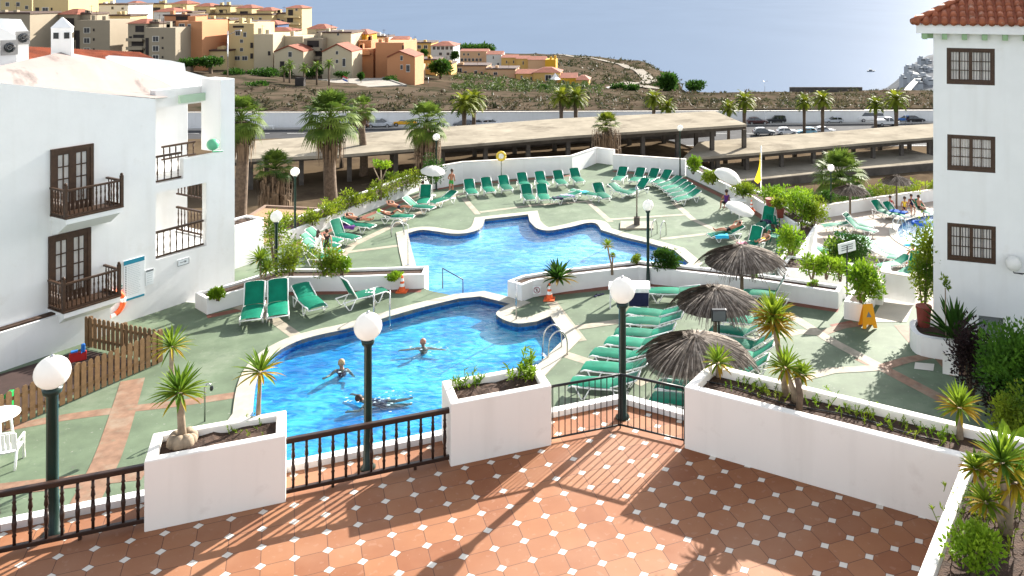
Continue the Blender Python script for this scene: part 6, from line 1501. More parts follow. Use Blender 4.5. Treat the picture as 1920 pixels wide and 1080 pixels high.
# plastic chairs and table
def plastic_chair(label, loc, yaw, m=plastic_white, group='plastic garden chairs'):
    r = thing('plastic_chair', label, 'chair', loc, yaw, group); w = .27
    mb = MB(); k = 6; vs = [((i / k - .5) * 2 * w, (j / k - .5) * .5, .43 - .02 * math.cos((i / k - .5) * 3)) for j in range(k + 1) for i in range(k + 1)]; mb.add(vs + [(x, y, z - .025) for x, y, z in vs], [(j * 7 + i, j * 7 + i + 1, j * 7 + i + 8, j * 7 + i + 7) for j in range(k) for i in range(k)] + [(49 + j * 7 + i, 49 + j * 7 + i + 7, 49 + j * 7 + i + 8, 49 + j * 7 + i + 1) for j in range(k) for i in range(k)]); mb.build('seat', m, r, smooth=True)
    mb = MB()
    for i in range(5): x = (i - 2) * .10; mb.box((x, .30, .68), (.075, .02, .42), R=Matrix.Rotation(-.18, 3, 'X'))
    mb.tube([(-.26, .24, .44), (-.26, .34, .88), (-.15, .36, .93), (.15, .36, .93), (.26, .34, .88), (.26, .24, .44)], .022, 6); mb.build('backrest', m, r, smooth=False)
    for s in (-1, 1):
        MB().tube([(s * .26, -.24, .0), (s * .27, -.22, .64), (s * .28, .28, .66)], [.028, .026, .028], 6).build('arm', m, r, smooth=True); MB().tube([(s * .25, .34, 0), (s * .25, .22, .43)], .028, 6).build('leg', m, r, smooth=True); MB().tube([(s * .27, -.27, 0), (s * .25, -.22, .43)], .028, 6).build('leg', m, r, smooth=True)
    return r
plastic_chair('white plastic armchair cut by the photo edge behind the first railing', G(14, 872, 0), math.radians(200)); plastic_chair('white plastic armchair pushed against the first one', G(-28, 852, 0), math.radians(140))
r = thing('plastic_table', 'round white plastic table beside the white armchairs', 'table', G(-8, 832, 0)); MB().lathe([(.5, .69), (.52, .70), (.52, .72), (.02, .725)], 24).build('tabletop', plastic_white, r)
for k in range(4): MB().tube([(.38 * math.cos(k * 1.57 + .4), .38 * math.sin(k * 1.57 + .4), 0), (.3 * math.cos(k * 1.57 + .4), .3 * math.sin(k * 1.57 + .4), .7)], .03, 6).build('leg', plastic_white, r)
gp = mat('green_plastic', (.005, .30, .06), .4, .1, 4)
plastic_chair('dark green plastic chair by the wall planter under the tilted parasol', G(1450, 432, ZF), math.radians(150), plastic_green); plastic_chair('pale-framed green chair beside the round shrub', G(1452, 458, ZF), math.radians(60), plastic_green2); plastic_chair('bright green chair half behind the round shrub', G(1470, 472, ZF), math.radians(230), gp)
r = thing('plastic_table', 'small white table by the wall under the tilted parasol', 'table', G(1384, 398, ZF)); MB().bx(-.45, .45, -.35, .35, .68, .72).build('tabletop', plastic_white, r)
for sx in (-1, 1): MB().bx(sx * .4 - .03, sx * .4 + .03, -.3, .3, 0, .68).build('leg', plastic_white, r)
# picket fences of the playground
def picket(label, a, b_, h=1.0, step=.19, w=.138):
    d = b_ - a; L_ = d.length; r = thing('picket_fence', label, 'fence', a, math.atan2(d.y, d.x), 'brown picket fences round the playground')
    for zz in (.25, .72): MB().bx(0, L_, .012, .05, zz, zz + .09).build('rail', wood_fence, r)
    fo = None; n_ = int(L_ / step)
    for i in range(n_ + 1):
        if fo is None: fo = MB().prism([(-w / 2, .04), (w / 2, .04), (w / 2, h - .05), (w / 4, h), (-w / 4, h), (-w / 2, h - .05)], -.012, .010, Matrix.Rotation(math.pi / 2, 4, 'X')).build('picket', wood_fence, r); o = fo
        else: o = fo.copy(); link(o); o.parent = r; KIDS[r.name].append(o)
        o.location = (L_ * i / n_, 0, 0)
    for x in (0.06, L_ * .5, L_ - .06): MB().bx(x - .05, x + .05, .055, .15, 0, h - .02).build('post', wood_fence, r)
fa_, fb_, fc_ = G(-30, 826, 0), G(300, 682, 0), G(162, 652, 0)
picket('long picket fence running along the playground towards the yucca', fa_, fb_); picket('short picket fence closing the far end of the playground', fc_, fb_ + Vector((-.08, .08, 0)))
play_m = mat('rubber_floor', (.045, .026, .022), .9, .2, 3); p = sheet([[fa_ + Vector((-.3, .4, 0)), fb_ + Vector((-.35, .02, 0)), fc_ + Vector((.1, -.2, 0)), G(100, 672, 0), G(-60, 720, 0)]]); MB().add([(v_[0], v_[1], .012) for v_ in p.v], p.f).build('ground_rubber', play_m)['kind'] = 'structure'
pr = mat('red_paint', (.50, .03, .03), .4, .1, 4); pb = mat('blue_paint', (.02, .14, .45), .4, .1, 4)
r = thing('play_rocker', 'red and blue rocking toy inside the picket fence', 'play rocker', G(146, 694, 0), .6); r.scale = (.6, .6, .75); MB().tube([(0, 0, 0), (0, 0, .35)], .09, 10).build('spring', iron_black, r); MB().box((0, 0, .55), (.75, .10, .40)).build('body', pr, r, bevel=.05); MB().box((.22, 0, .85), (.18, .16, .35)).build('head', pb, r, bevel=.05); MB().tube([(.15, -.22, .72), (.15, .22, .72)], .025, 6).build('handle', pb, r); MB().box((-.15, 0, .78), (.3, .24, .05)).build('seat', pb, r, bevel=.01)
r = thing('play_slide', 'green plastic toy slide peeping over the fence', 'slide', G(2, 768, 0), .2); r.scale = (.55, .55, .6); MB().prism([(-.6, 0), (.3, .8), (.5, .8), (.5, .72), (-.5, 0)], -.2, .2, Matrix.Rotation(math.pi / 2, 4, 'X')).build('chute', gp, r, bevel=.03); MB().bx(.38, .5, -.2, .2, 0, .72).build('ladder', gp, r)
# sign on a post in the bush planter, flood lamp on the nearest parasol
r = thing('name_board', 'small white board on a dark post behind the tall bright bush', 'sign', G(1588, 556, 0), math.radians(20)); MB().tube([(0, 0, 0), (0, 0, 1.9)], .03, 6).build('post', iron_black, r); MB().box((0, 0, 1.85), (.75, .03, .38), R=Matrix.Rotation(-.12, 3, 'Y')).build('panel', board_m, r); mb = MB()
for zz in (1.93, 1.85, 1.77): mb.box((0, -.018, zz), (.5, .006, .03), R=Matrix.Rotation(-.12, 3, 'Y'))
mb.build('text_print', ink, r)
r = thing('flood_light', 'black flood lamp on a short pole behind the small bright yucca', 'flood light', G(1348, 735, 0)); MB().tube([(0, 0, 0), (0, 0, 2.05)], .03, 6).build('pole', iron_black, r); MB().box((0, 0, 2.2), (.42, .16, .34)).build('housing', iron_black, r, bevel=.02); MB().box((0, -.085, 2.2), (.36, .01, .28)).build('lens', mat('lamp_glass', (.10, .11, .12), .15, .1, 4), r)
# swim things on the lower deck and in the shallow pool
o = MB().ball((0, 0, 0), .32, 14, None, (1.4, 1, .45)).build('swim_float', f_turq, smooth=True); o.location = G(1707, 462, ZK - .03); tag(o, 'turquoise float on the shallow pool', 'float'); o = MB().tube([(.35 * math.cos(i * .524), .35 * math.sin(i * .524), 0) for i in range(13)], .10, 8).build('swim_ring', f_blue, smooth=True); o.location = G(1722, 418, ZK - .02); tag(o, 'dark blue swim ring at the far side of the shallow pool', 'swim ring')
# ================================================================== ROAD SIDE: white wall, carports, cars
r = thing('boundary_wall', 'long white wall along the far side of the road', 'wall', (0, 0, 0)); mb = MB(); wall_strip(mb, [Vector((-120, 145.6, 0)), Vector((-60, 149.4, 0)), Vector((120, 160, 0))], .35, -13.4, lambda i: [-9.8, -10.35, -11.3][i]); mb.build('body', white, r)
mb = MB(); wall_strip(mb, [Vector((-120, 145.6, 0)), Vector((-60, 149.4, 0)), Vector((120, 160, 0))], .5, lambda i: [-9.8, -10.35, -11.3][i], lambda i: [-9.7, -10.25, -11.2][i]); mb.build('coping', CAPM, r)
r = thing('guard_rail', 'white guard rail along the kerb by the dark road', 'guard rail', (0, 0, 0)); a, b_ = at(480, 236, 147), at(514, 237, 147)
MB().tube([a, b_], .14, 6).build('rail', plastic_white, r); 
for t_ in (.05, .5, .95): p = a.lerp(b_, t_); MB().tube([p, p - Vector((0, 0, 1.0))], .12, 6).build('post', plastic_white, r)
def carport(label, zt, front, back, posts_f, posts_b, zfloor, beam=.55, ext=()):
    """concrete deck on posts: edge pixels read at deck height zt"""
    r = thing('concrete_carport', label, 'carport', (0, 0, 0), 0, 'unfinished concrete carports')
    f = [G(a, b_, zt) for a, b_ in front]; k = [G(a, b_, zt) for a, b_ in back]
    MB().prism([(p.x, p.y) for p in f + k[::-1]], zt - .28, zt).build('slab', concrete, r)
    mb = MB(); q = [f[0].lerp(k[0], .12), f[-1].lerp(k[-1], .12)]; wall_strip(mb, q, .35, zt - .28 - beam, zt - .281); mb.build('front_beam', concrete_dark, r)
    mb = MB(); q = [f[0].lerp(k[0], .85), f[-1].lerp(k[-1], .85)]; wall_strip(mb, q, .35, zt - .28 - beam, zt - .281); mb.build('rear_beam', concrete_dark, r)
    fo = None
    for frac, lst in ((.12, posts_f), (.85, posts_b)):
        a, b_ = f[0].lerp(k[0], frac), f[-1].lerp(k[-1], frac)
        for px in lst:
            t = (px - CX) / F; d = b_ - a; s = (t * a.y - a.x) / (d.x - t * d.y); p = a + d * s
            zz = zfloor(p.x, p.y)
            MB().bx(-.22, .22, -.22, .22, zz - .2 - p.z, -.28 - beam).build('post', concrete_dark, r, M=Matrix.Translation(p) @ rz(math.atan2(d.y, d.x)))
    return r, f, k
carport('long sandy concrete carport crossing behind the palms', -4.4, [(380, 302), (640, 290), (910, 268), (1050, 256), (1400, 233)], [(420, 268), (660, 251), (860, 236), (1050, 222), (1340, 208)], [470, 565, 655, 742, 830, 910, 990, 1065, 1135, 1205, 1270, 1335, 1395], [500, 640, 735, 810, 890, 965, 1040, 1110, 1180, 1245, 1305], lambda x, y: GZ(x, y))
carport('second lower concrete deck reaching the window wall', -7.4, [(1280, 297), (1400, 288), (1500, 279), (1620, 268), (1790, 254)], [(1310, 266), (1470, 253), (1580, 245), (1690, 236), (1800, 228)], [1345, 1400, 1465, 1525, 1580, 1637, 1690, 1742], [1360, 1430, 1490, 1545, 1600, 1650, 1705, 1750], lambda x, y: GZ(x, y))
r = thing('concrete_deck', 'lower concrete parking level under the second deck', 'deck', (0, 0, 0)); f = [G(1290, 346, -9.6), G(1400, 339, -9.6), G(1600, 318, -9.6), G(1790, 302, -9.6)]; k = [p + V * 9 for p in f]
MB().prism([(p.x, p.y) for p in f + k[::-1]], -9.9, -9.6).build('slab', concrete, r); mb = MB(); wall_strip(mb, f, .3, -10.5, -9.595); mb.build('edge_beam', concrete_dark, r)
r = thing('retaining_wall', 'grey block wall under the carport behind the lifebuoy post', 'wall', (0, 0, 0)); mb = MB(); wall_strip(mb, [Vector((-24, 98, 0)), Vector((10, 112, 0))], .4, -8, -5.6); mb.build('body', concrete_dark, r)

glass_car = mat('car_glass', (.02, .024, .028), .06, .2, 3, spec=.8); tyre = mat('tyre_rubber', (.015, .015, .016), .8, .2, 6); chrome = mat('wheel_rim', (.45, .45, .46), .35, .1, 5, metal=.8); lamp_w = mat('headlight_glass', (.7, .7, .68), .15, .05, 4); lamp_r = mat('tail_light', (.35, .02, .02), .2, .1, 4)
CARG = 'cars parked along the road'
def paint(n, c): return mat('car_paint_' + n, c, .28, .05, .8, spec=.6)
def car(label, px, py, lpx, m, flip=False, kind='hatch', z=-12.98, name='parked_car', Y=None, yaw=0.0):
    p = G(px, py, z) if Y is None else Vector(((px - CX) * Y / F, Y, z)); L_ = 4.2; s = min(max(lpx * p.y / F / L_, .8), 1.3)
    r = thing(name, label, 'van' if kind == 'van' else 'pickup' if kind == 'pickup' else 'car', p, yaw + (math.pi if flip else 0) + math.radians(4), CARG); r.scale = (s, s, s)
    w = .86
    prof = {'hatch': ([(-2.1, .35), (-2.1, .75), (-1.95, .92), (1.0, .92), (1.95, .78), (2.1, .62), (2.1, .35)], [(-1.85, .90), (-1.55, 1.38), (-.9, 1.47), (.1, 1.45), (1.0, .90)]),
            'suv': ([(-2.1, .42), (-2.1, 1.0), (1.1, 1.02), (1.95, .95), (2.1, .75), (2.1, .42)], [(-2.02, 1.0), (-1.9, 1.65), (-1.5, 1.75), (.3, 1.72), (1.0, 1.0)]),
            'van': ([(-2.4, .40), (-2.4, 1.1), (1.6, 1.1), (2.2, .95), (2.35, .7), (2.35, .40)], [(-2.36, 1.08), (-2.3, 2.0), (-2.0, 2.1), (.7, 2.08), (1.65, 1.08)]),
            'pickup': ([(-2.3, .45), (-2.3, .95), (1.1, .97), (1.95, .9), (2.1, .7), (2.1, .45)], [(-.5, .95), (-.4, 1.55), (-.1, 1.65), (.6, 1.62), (1.15, .95)])}[kind]
    RX = Matrix.Rotation(math.pi / 2, 4, 'X')
    MB().prism(prof[0], -w, w, RX).build('body', m, r, bevel=.07)
    cb = MB(); pl = prof[1]; top = [(x, z_) for x, z_ in pl]; n = len(top)
    def yw(z_): return w - .05 - (z_ - pl[0][1]) * .22
    vs = [(x, -yw(z_), z_) for x, z_ in top] + [(x, yw(z_), z_) for x, z_ in top]
    cb.add(vs, [tuple(range(n))[::-1], tuple(range(n, 2 * n))] + [(i, i + 1, n + i + 1, n + i) for i in range(n - 1)]); cb.build('cabin', glass_car, r, bevel=.03)
    rf = MB(); rt = pl[1:-1]; k = len(rt); vs = [(x, -yw(z_) - .01, z_ + .012) for x, z_ in rt] + [(x, yw(z_) + .01, z_ + .012) for x, z_ in rt] + [(x, -yw(z_) - .015, z_ - .09) for x, z_ in rt] + [(x, yw(z_) + .015, z_ - .09) for x, z_ in rt]
    rf.add(vs, [(i, i + 1, k + i + 1, k + i) for i in range(k - 1)] + [(2 * k + i, 2 * k + i + 1, i + 1, i) for i in range(k - 1)] + [(k + i, k + i + 1, 3 * k + i + 1, 3 * k + i) for i in range(k - 1)]); rf.build('roof', m, r)
    pm = MB(); xm = (pl[1][0] + pl[-2][0]) / 2
    for x in (xm,):
        for sgn in (-1, 1): pm.add([(x - .06, sgn * (yw(pl[0][1]) + .012), pl[0][1]), (x + .06, sgn * (yw(pl[0][1]) + .012), pl[0][1]), (x + .06, sgn * (yw(1.35) + .012), pl[1][1]), (x - .06, sgn * (yw(1.35) + .012), pl[1][1])], [(0, 1, 2, 3)])
    if kind == 'van': pm.bx(-2.3, -.7, -w + .02, -w + .05, 1.1, 1.9)
    pm.build('door_pillar', m, r)
    for x in (-1.35, 1.35):
        for sgn in (-1, 1):
            ty = MB().lathe([(.20, -.11), (.32, -.11), (.33, 0), (.32, .11), (.20, .11)], 14, Matrix.Translation((x, sgn * (w - .06), .33)) @ RX).build('wheel', tyre, r, smooth=True); MB().lathe([(.20, -.115), (.02, -.125)], 10, Matrix.Translation((x, sgn * (w - .06), .33)) @ (RX if sgn > 0 else Matrix.Rotation(-math.pi / 2, 4, 'X'))).build('rim', chrome, ty)
    xf = max(x for x, _ in prof[0]); xb = min(x for x, _ in prof[0])
    for sgn in (-1, 1): MB().box((xf - .05, sgn * .62, .70), (.12, .32, .15)).build('headlight', lamp_w, r); MB().box((xb + .02, sgn * .68, .78), (.08, .22, .2)).build('tail_light', lamp_r, r)
    if kind == 'pickup': MB().bx(-2.25, -.55, -w - .01, w + .01, .98, 1.25).build('cargo_side', m, r)
    return r
silver = paint('silver', (.48, .50, .52)); white_p = paint('white', (.72, .72, .72)); black_p = paint('black', (.015, .015, .018)); red_d = paint('dark_red', (.06, .015, .015)); blue_p = paint('blue', (.03, .14, .42)); yel_p = paint('yellow', (.75, .38, .02)); grey_p = paint('grey', (.16, .17, .18)); lblue = paint('light_blue', (.25, .50, .62)); green_d = paint('dark_green', (.03, .06, .05))
car('silver hatchback parked right of the tall palm', 713, 239, 47, silver, False); car('yellow car half hidden behind the palm with brown leaves', 760, 236, 46, yel_p, True); car('dark red car in shade behind the tall palm', 672, 240, 44, red_d, False)
car('dark grey car beside the full date palm', 868, 237, 36, grey_p, True); car('grey car between the dark grey and the white car', 896, 237, 34, silver, False, Y=151); car('white car next to the date palm pair', 922, 236, 36, white_p, False)
car('black car in front of the white wall at the close palm pair', 1050, 229, 40, black_p, True); car('dark car with pale roof right of the close palm pair', 1085, 229, 38, green_d, False); car('pale green car behind the straw-skirted palm', 1156, 226, 36, lblue, False); car('white car glimpsed under the carport by the lamp', 1262, 256, 36, white_p, True, z=-12.98); car('pale car glimpsed under the carport beside another', 1215, 258, 36, silver, False)
car('dark red car at the carport end', 1420, 233, 38, red_d, False); car('dark boxy van beside the dark red car', 1455, 231, 36, black_p, True, 'suv'); car('silver hatchback between the tall date palm and the van', 1563, 231, 34, silver, True); car('white van parked at the white wall', 1630, 228, 44, white_p, True, 'van'); car('white pickup truck parked behind the low palm', 1664, 236, 42, white_p, False, 'pickup'); car('blue car behind the full date palm', 1694, 228, 30, blue_p, True); car('black car closest to the window wall', 1716, 229, 32, black_p, False)
car('black car with white roof behind the lower deck', 1432, 253, 40, grey_p, False); car('white car behind the lower deck, second of three', 1475, 252, 38, white_p, False); car('light blue car behind the lower deck, last of three', 1512, 252, 30, lblue, True); car('small white car roof seen behind the lower deck', 1546, 250, 24, white_p, False)
# street lamps and poles
def street_lamp(label, px, py, top, Y, double=False, z=None):
    b_ = at(px, py, Y); h = (py - top) * Y / F; r = thing('street_lamp', label, 'street lamp', b_, 0, 'street lamps beyond the pool'); MB().tube([(0, 0, -.5), (0, 0, h)], [h * .018, h * .010], 6).build('post', steel, r, smooth=True)
    for s in ((-1, 1) if double else (1,)): MB().tube([(0, 0, h * .9), (s * h * .2, 0, h)], h * .008, 5).tube([(s * h * .16, 0, h), (s * h * .30, 0, h * 1.01)], [h * .012, h * .018], 5).build('lamp_arm', steel, r)
street_lamp('double-armed street lamp against the sea', 1434, 170, 152, 300, True); street_lamp('street lamp with two white heads below the row houses', 803, 166, 144, 230, True); street_lamp('grey pole standing beside the dark boxy van', 1436, 240, 208, 146); street_lamp('grey pole standing beside the black car', 1698, 232, 204, 146); street_lamp('tall dark lamp pole behind the white roof parapet', 427, 142, 58, 120)
# ================================================================== HILLSIDE BUILDINGS
win_m = mat('far_window', (.035, .036, .042), .25, .3, .3); frame_w = mat('far_window_frame', (.55, .52, .46), .7, .05, 1); shade_b = mat('recess_shade_and_kiosk', (.030, .024, .022), .8, .3, .4); rooft = mat('far_roof_tile', (.20, .058, .030), .8, .3, .8); trim_d = mat('dark_eave', (.07, .04, .03), .7, .2, 1)
COL = {}
def bm(n, c):
    if n not in COL: c = tuple(max(q * 1.08 - .08 * sum(c) / 3, 0) * .86 for q in c); COL[n] = mat('facade_' + n, c, .85, .07, .12, spots=((c[0] * .85, c[1] * .83, c[2] * .8), .62, .15, .2))
    return COL[n]
taupe = bm('taupe', (.32, .27, .20)); cream = bm('cream', (.56, .44, .24)); yellow = bm('yellow', (.60, .40, .15)); salmon = bm('salmon', (.52, .25, .13)); peach = bm('peach', (.60, .40, .25)); whitef = bm('white', (.62, .62, .60)); sand = bm('sand', (.52, .44, .31)); ochre = bm('ochre', (.62, .36, .05)); bluef = bm('blue', (.06, .10, .20))
def flank(px): return None
BN = [0]
def building(label, l, rr, top, base, Y, m, wins=(), roof='flat', deep=12, rows=None, cat='building', balc=(), shaded=None, gable=None, depthm=None, name='hill_building', roofpx=None, dark=()):
    """front wall spans pixels l..rr, top..base at distance Y; wins: (px, py, w, h) windows"""
    a = at(l, base, Y); c = at(rr, top, Y); w = c.x - a.x; h = c.z - a.z; s = Y / F
    r = thing(name, label, cat, (a.x, Y, a.z))
    mb = MB()
    if gable: mb.prism([(0, -8), (w, -8), (w, h), (w * gable[0], h + gable[1] * s), (0, h)] if gable[0] < 1 else [(0, -8), (w, -8), (w, h + gable[1] * s), (0, h)], -deep, 0, basis(Vector((0, 0, 0)), Vector((1, 0, 0)), Vector((0, 0, 1)), Vector((0, -1, 0))))
    else: mb.bx(0, w, 0, deep, -8, h)
    mb.build('wall', m, r)
    if roof == 'hip':
        ov = .5; rh = (roofpx or 8) * s; MB().add([(-ov, -ov, h), (w + ov, -ov, h), (w + ov, deep + ov, h), (-ov, deep + ov, h), (w * .35, deep * .4, h + rh), (w * .65, deep * .4, h + rh), (w * .65, deep * .6, h + rh), (w * .35, deep * .6, h + rh)], [(0, 1, 5, 4), (1, 2, 6, 5), (2, 3, 7, 6), (3, 0, 4, 7), (4, 5, 6, 7), (3, 2, 1, 0)]).build('roof', rooft, r)
    elif roof == 'edge': MB().bx(-.3, w + .3, -.3, deep, h, h + .45).build('roof', trim_d, r)
    elif roof == 'parapet': mb = MB(); mb.bx(0, w, -.02, .25, h, h + .8); mb.bx(w - .25, w, .25, deep, h, h + .8); mb.bx(0, .25, .25, deep, h, h + .8); mb.build('parapet', m, r)
    elif roof == 'shed':
        rh = (roofpx or 6) * s; MB().add([(-.3, -.4, h), (w + .3, -.4, h), (w + .3, deep * .6, h + rh), (-.3, deep * .6, h + rh), (-.3, deep * .6, h - .3), (w + .3, deep * .6, h - .3)], [(0, 1, 2, 3), (0, 3, 4), (1, 5, 2), (3, 2, 5, 4), (0, 4, 5, 1)]).build('roof', rooft, r)
    if gable:
        mb = MB(); ap = (w * gable[0], h + gable[1] * s) if gable[0] < 1 else (w, h + gable[1] * s)
        for p, q in (((0, h), ap), (ap, (w, h))):
            if abs(p[0] - q[0]) > .1: mb.add([(p[0], -.35, p[1] + .02), (q[0], -.35, q[1] + .02), (q[0], deep, q[1] + .02), (p[0], deep, p[1] + .02), (p[0], -.35, p[1] + .38), (q[0], -.35, q[1] + .38), (q[0], deep, q[1] + .38), (p[0], deep, p[1] + .38)], [(0, 1, 5, 4), (4, 5, 6, 7), (0, 4, 7, 3), (1, 2, 6, 5)])
        mb.build('roof', rooft, r)
    if roof in ('flat', 'edge', 'parapet'):
        rd = random.Random(int(l * 7 + top))
        for _ in range(2): x = w * rd.uniform(.1, .9); MB().bx(x - .5, x + .5, 1.5, 2.6, h, h + rd.uniform(.8, 1.7)).build('chimney', m, r)
        x = w * rd.uniform(.2, .8); MB().tube([(x, 2, h), (x, 2, h + 2.6)], .05, 4).tube([(x - .6, 2, h + 2.3), (x + .6, 2, h + 2.3)], .04, 4).build('aerial', trim_d, r)
    for px, py, ww, hh in wins:
        p = at(px, py, Y); x, z = p.x - a.x, p.z - a.z; W_, H_ = ww * s / 2, hh * s / 2
        f = MB().bx(x - W_ * 1.25, x + W_ * 1.25, -.06, .0, z - H_ * 1.2, z + H_ * 1.2).build('window', frame_w, r)
        mb = MB(); mb.bx(x - W_, x - W_ * .06, -.09, -.055, z - H_, z + H_); mb.bx(x + W_ * .06, x + W_, -.09, -.055, z - H_, z + H_); mb.build('pane', win_m, f)
    for px, py, ww, hh in dark:   # loggia or stair opening: flat panel, the recess's shade painted as dark colour
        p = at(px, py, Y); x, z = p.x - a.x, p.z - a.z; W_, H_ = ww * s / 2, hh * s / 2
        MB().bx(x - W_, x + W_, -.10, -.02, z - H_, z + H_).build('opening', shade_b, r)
    for px, py, ww, hh in balc:
        p = at(px, py, Y); x, z = p.x - a.x, p.z - a.z; W_, H_ = ww * s / 2, hh * s / 2
        o = MB().bx(x - W_, x + W_, -1.5, -.11, z - H_, z - H_ * .4); o.bx(x - W_, x + W_, -1.5, -1.35, z - H_ * .4, z + H_); o.build('balcony', m, r)
    return r
def col(px, pys, w, h): return [(px, p, w, h) for p in pys]
B = building
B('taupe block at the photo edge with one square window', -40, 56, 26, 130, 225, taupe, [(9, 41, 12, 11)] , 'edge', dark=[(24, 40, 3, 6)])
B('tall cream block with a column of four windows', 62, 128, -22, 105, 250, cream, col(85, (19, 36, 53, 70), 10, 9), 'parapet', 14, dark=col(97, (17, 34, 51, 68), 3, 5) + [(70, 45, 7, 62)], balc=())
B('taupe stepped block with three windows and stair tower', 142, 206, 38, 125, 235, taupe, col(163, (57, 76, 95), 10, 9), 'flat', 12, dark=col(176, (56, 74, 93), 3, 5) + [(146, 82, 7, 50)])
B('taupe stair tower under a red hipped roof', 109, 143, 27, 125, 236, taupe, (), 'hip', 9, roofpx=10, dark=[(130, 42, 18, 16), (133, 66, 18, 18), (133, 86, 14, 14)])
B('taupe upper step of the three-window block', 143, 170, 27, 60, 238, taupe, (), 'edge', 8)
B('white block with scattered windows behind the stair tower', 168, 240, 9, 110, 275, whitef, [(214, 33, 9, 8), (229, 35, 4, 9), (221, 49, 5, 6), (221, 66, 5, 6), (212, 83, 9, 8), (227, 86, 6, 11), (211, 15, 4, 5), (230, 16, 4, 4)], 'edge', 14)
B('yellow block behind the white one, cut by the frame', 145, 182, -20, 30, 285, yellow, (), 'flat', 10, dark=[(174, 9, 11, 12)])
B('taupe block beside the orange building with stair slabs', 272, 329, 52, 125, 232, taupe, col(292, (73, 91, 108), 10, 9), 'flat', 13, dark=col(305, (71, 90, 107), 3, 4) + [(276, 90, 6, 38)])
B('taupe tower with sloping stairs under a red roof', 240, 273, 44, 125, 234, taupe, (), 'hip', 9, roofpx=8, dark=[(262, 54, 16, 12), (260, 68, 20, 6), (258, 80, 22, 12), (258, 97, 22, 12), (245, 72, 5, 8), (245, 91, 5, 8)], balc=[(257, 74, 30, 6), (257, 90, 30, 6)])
B('taupe upper step joining the orange building', 272, 298, 44, 60, 236, taupe, (), 'edge', 8)
B('salmon orange block with five small windows', 330, 379, 40, 122, 240, salmon, [(341, 49, 9, 8), (350, 64, 5, 6), (350, 80, 6, 7), (339, 98, 9, 8), (354, 100, 4, 9), (355, 52, 5, 12)], 'flat', 15)
B('salmon upper corner with dark terrace pergola', 308, 356, 30, 60, 246, salmon, (), 'edge', 10, dark=[(341, 34, 22, 7)])
B('white cube with red roof behind the salmon block', 288, 325, 22, 60, 262, whitef, (), 'hip', 10, roofpx=7)
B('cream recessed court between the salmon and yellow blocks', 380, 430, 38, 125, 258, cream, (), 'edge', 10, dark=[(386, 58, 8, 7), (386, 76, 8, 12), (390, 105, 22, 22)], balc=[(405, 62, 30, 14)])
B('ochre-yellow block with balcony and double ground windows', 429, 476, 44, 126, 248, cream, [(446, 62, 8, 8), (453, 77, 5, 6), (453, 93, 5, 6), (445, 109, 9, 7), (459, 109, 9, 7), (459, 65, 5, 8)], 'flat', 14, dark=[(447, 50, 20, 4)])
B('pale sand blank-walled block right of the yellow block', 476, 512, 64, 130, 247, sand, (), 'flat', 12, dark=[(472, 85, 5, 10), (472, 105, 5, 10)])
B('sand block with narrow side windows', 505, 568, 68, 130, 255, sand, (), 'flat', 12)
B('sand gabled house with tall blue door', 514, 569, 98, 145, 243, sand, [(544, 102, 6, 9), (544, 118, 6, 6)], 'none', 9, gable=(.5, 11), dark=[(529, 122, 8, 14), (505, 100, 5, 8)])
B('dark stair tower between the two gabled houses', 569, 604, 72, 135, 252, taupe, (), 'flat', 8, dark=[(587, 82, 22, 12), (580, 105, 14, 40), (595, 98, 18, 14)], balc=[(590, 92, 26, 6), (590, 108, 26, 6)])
B('sand house with high gable, two slit windows', 604, 660, 98, 145, 244, sand, [(632, 99, 4, 6), (632, 115, 4, 6), (645, 117, 5, 14)], 'none', 9, gable=(.5, 14))
B('broad sand block with terrace behind the second gabled house', 596, 658, 62, 130, 256, sand, [(634, 64, 4, 5)], 'edge', 12)
B('sand tower with red hipped roof on the skyline', 576, 612, 54, 80, 268, sand, (), 'hip', 9, roofpx=8)
B('bright ochre block under a red roof', 660, 688, 64, 100, 266, ochre, (), 'hip', 10, roofpx=8, dark=[(665, 90, 10, 8)])
B('salmon balcony block beside the ochre roof', 662, 700, 92, 145, 257, salmon, (), 'flat', 10, dark=[(666, 120, 8, 12), (668, 102, 10, 5)], balc=[(678, 98, 36, 8)])
B('salmon small cube with white neighbour', 672, 696, 76, 100, 262, salmon, (), 'flat', 8)
B('white house with dark arcade below the ridge', 690, 724, 70, 92, 280, whitef, [(702, 76, 3, 6), (708, 77, 3, 4), (713, 77, 3, 4)], 'edge', 9)
B('large salmon blank-walled block facing the palms', 704, 757, 80, 145, 255, salmon, (), 'flat', 15, dark=[(756, 92, 3, 14)])
B('salmon gabled house with white corner stones', 726, 778, 108, 146, 245, salmon, [(753, 109, 4, 8), (753, 126, 4, 8), (765, 128, 6, 12)], 'none', 10, gable=(.45, 11))
B('salmon roof house on the skyline behind the blank wall', 722, 760, 73, 85, 285, salmon, (), 'shed', 8, roofpx=4)
B('yellow terrace house with black arcade', 762, 808, 81, 108, 330, yellow, [(770, 88, 6, 6), (778, 88, 6, 6), (786, 88, 6, 6), (798, 88, 6, 6), (772, 99, 5, 5), (790, 99, 5, 5)], 'edge', 12)
B('white terrace house with red roof and dark arcade', 808, 850, 86, 112, 330, whitef, [(814, 90, 5, 6), (822, 90, 5, 6), (830, 90, 5, 6), (838, 90, 5, 6), (846, 90, 4, 6), (826, 101, 5, 5), (840, 101, 5, 5)], 'hip', 12, roofpx=7)
B('orange low house behind the big dark tree', 777, 818, 113, 145, 290, yellow, [(791, 124, 7, 7), (802, 127, 4, 5)], 'edge', 10)
B('pale peach row house with slit windows, highest of the terraces', 862, 912, 96, 116, 400, peach, [(870, 102, 3, 4), (878, 102, 3, 4), (898, 102, 3, 4)] + [(866 + i * 7, 112, 4, 5) for i in range(6)], 'shed', 10, roofpx=3)
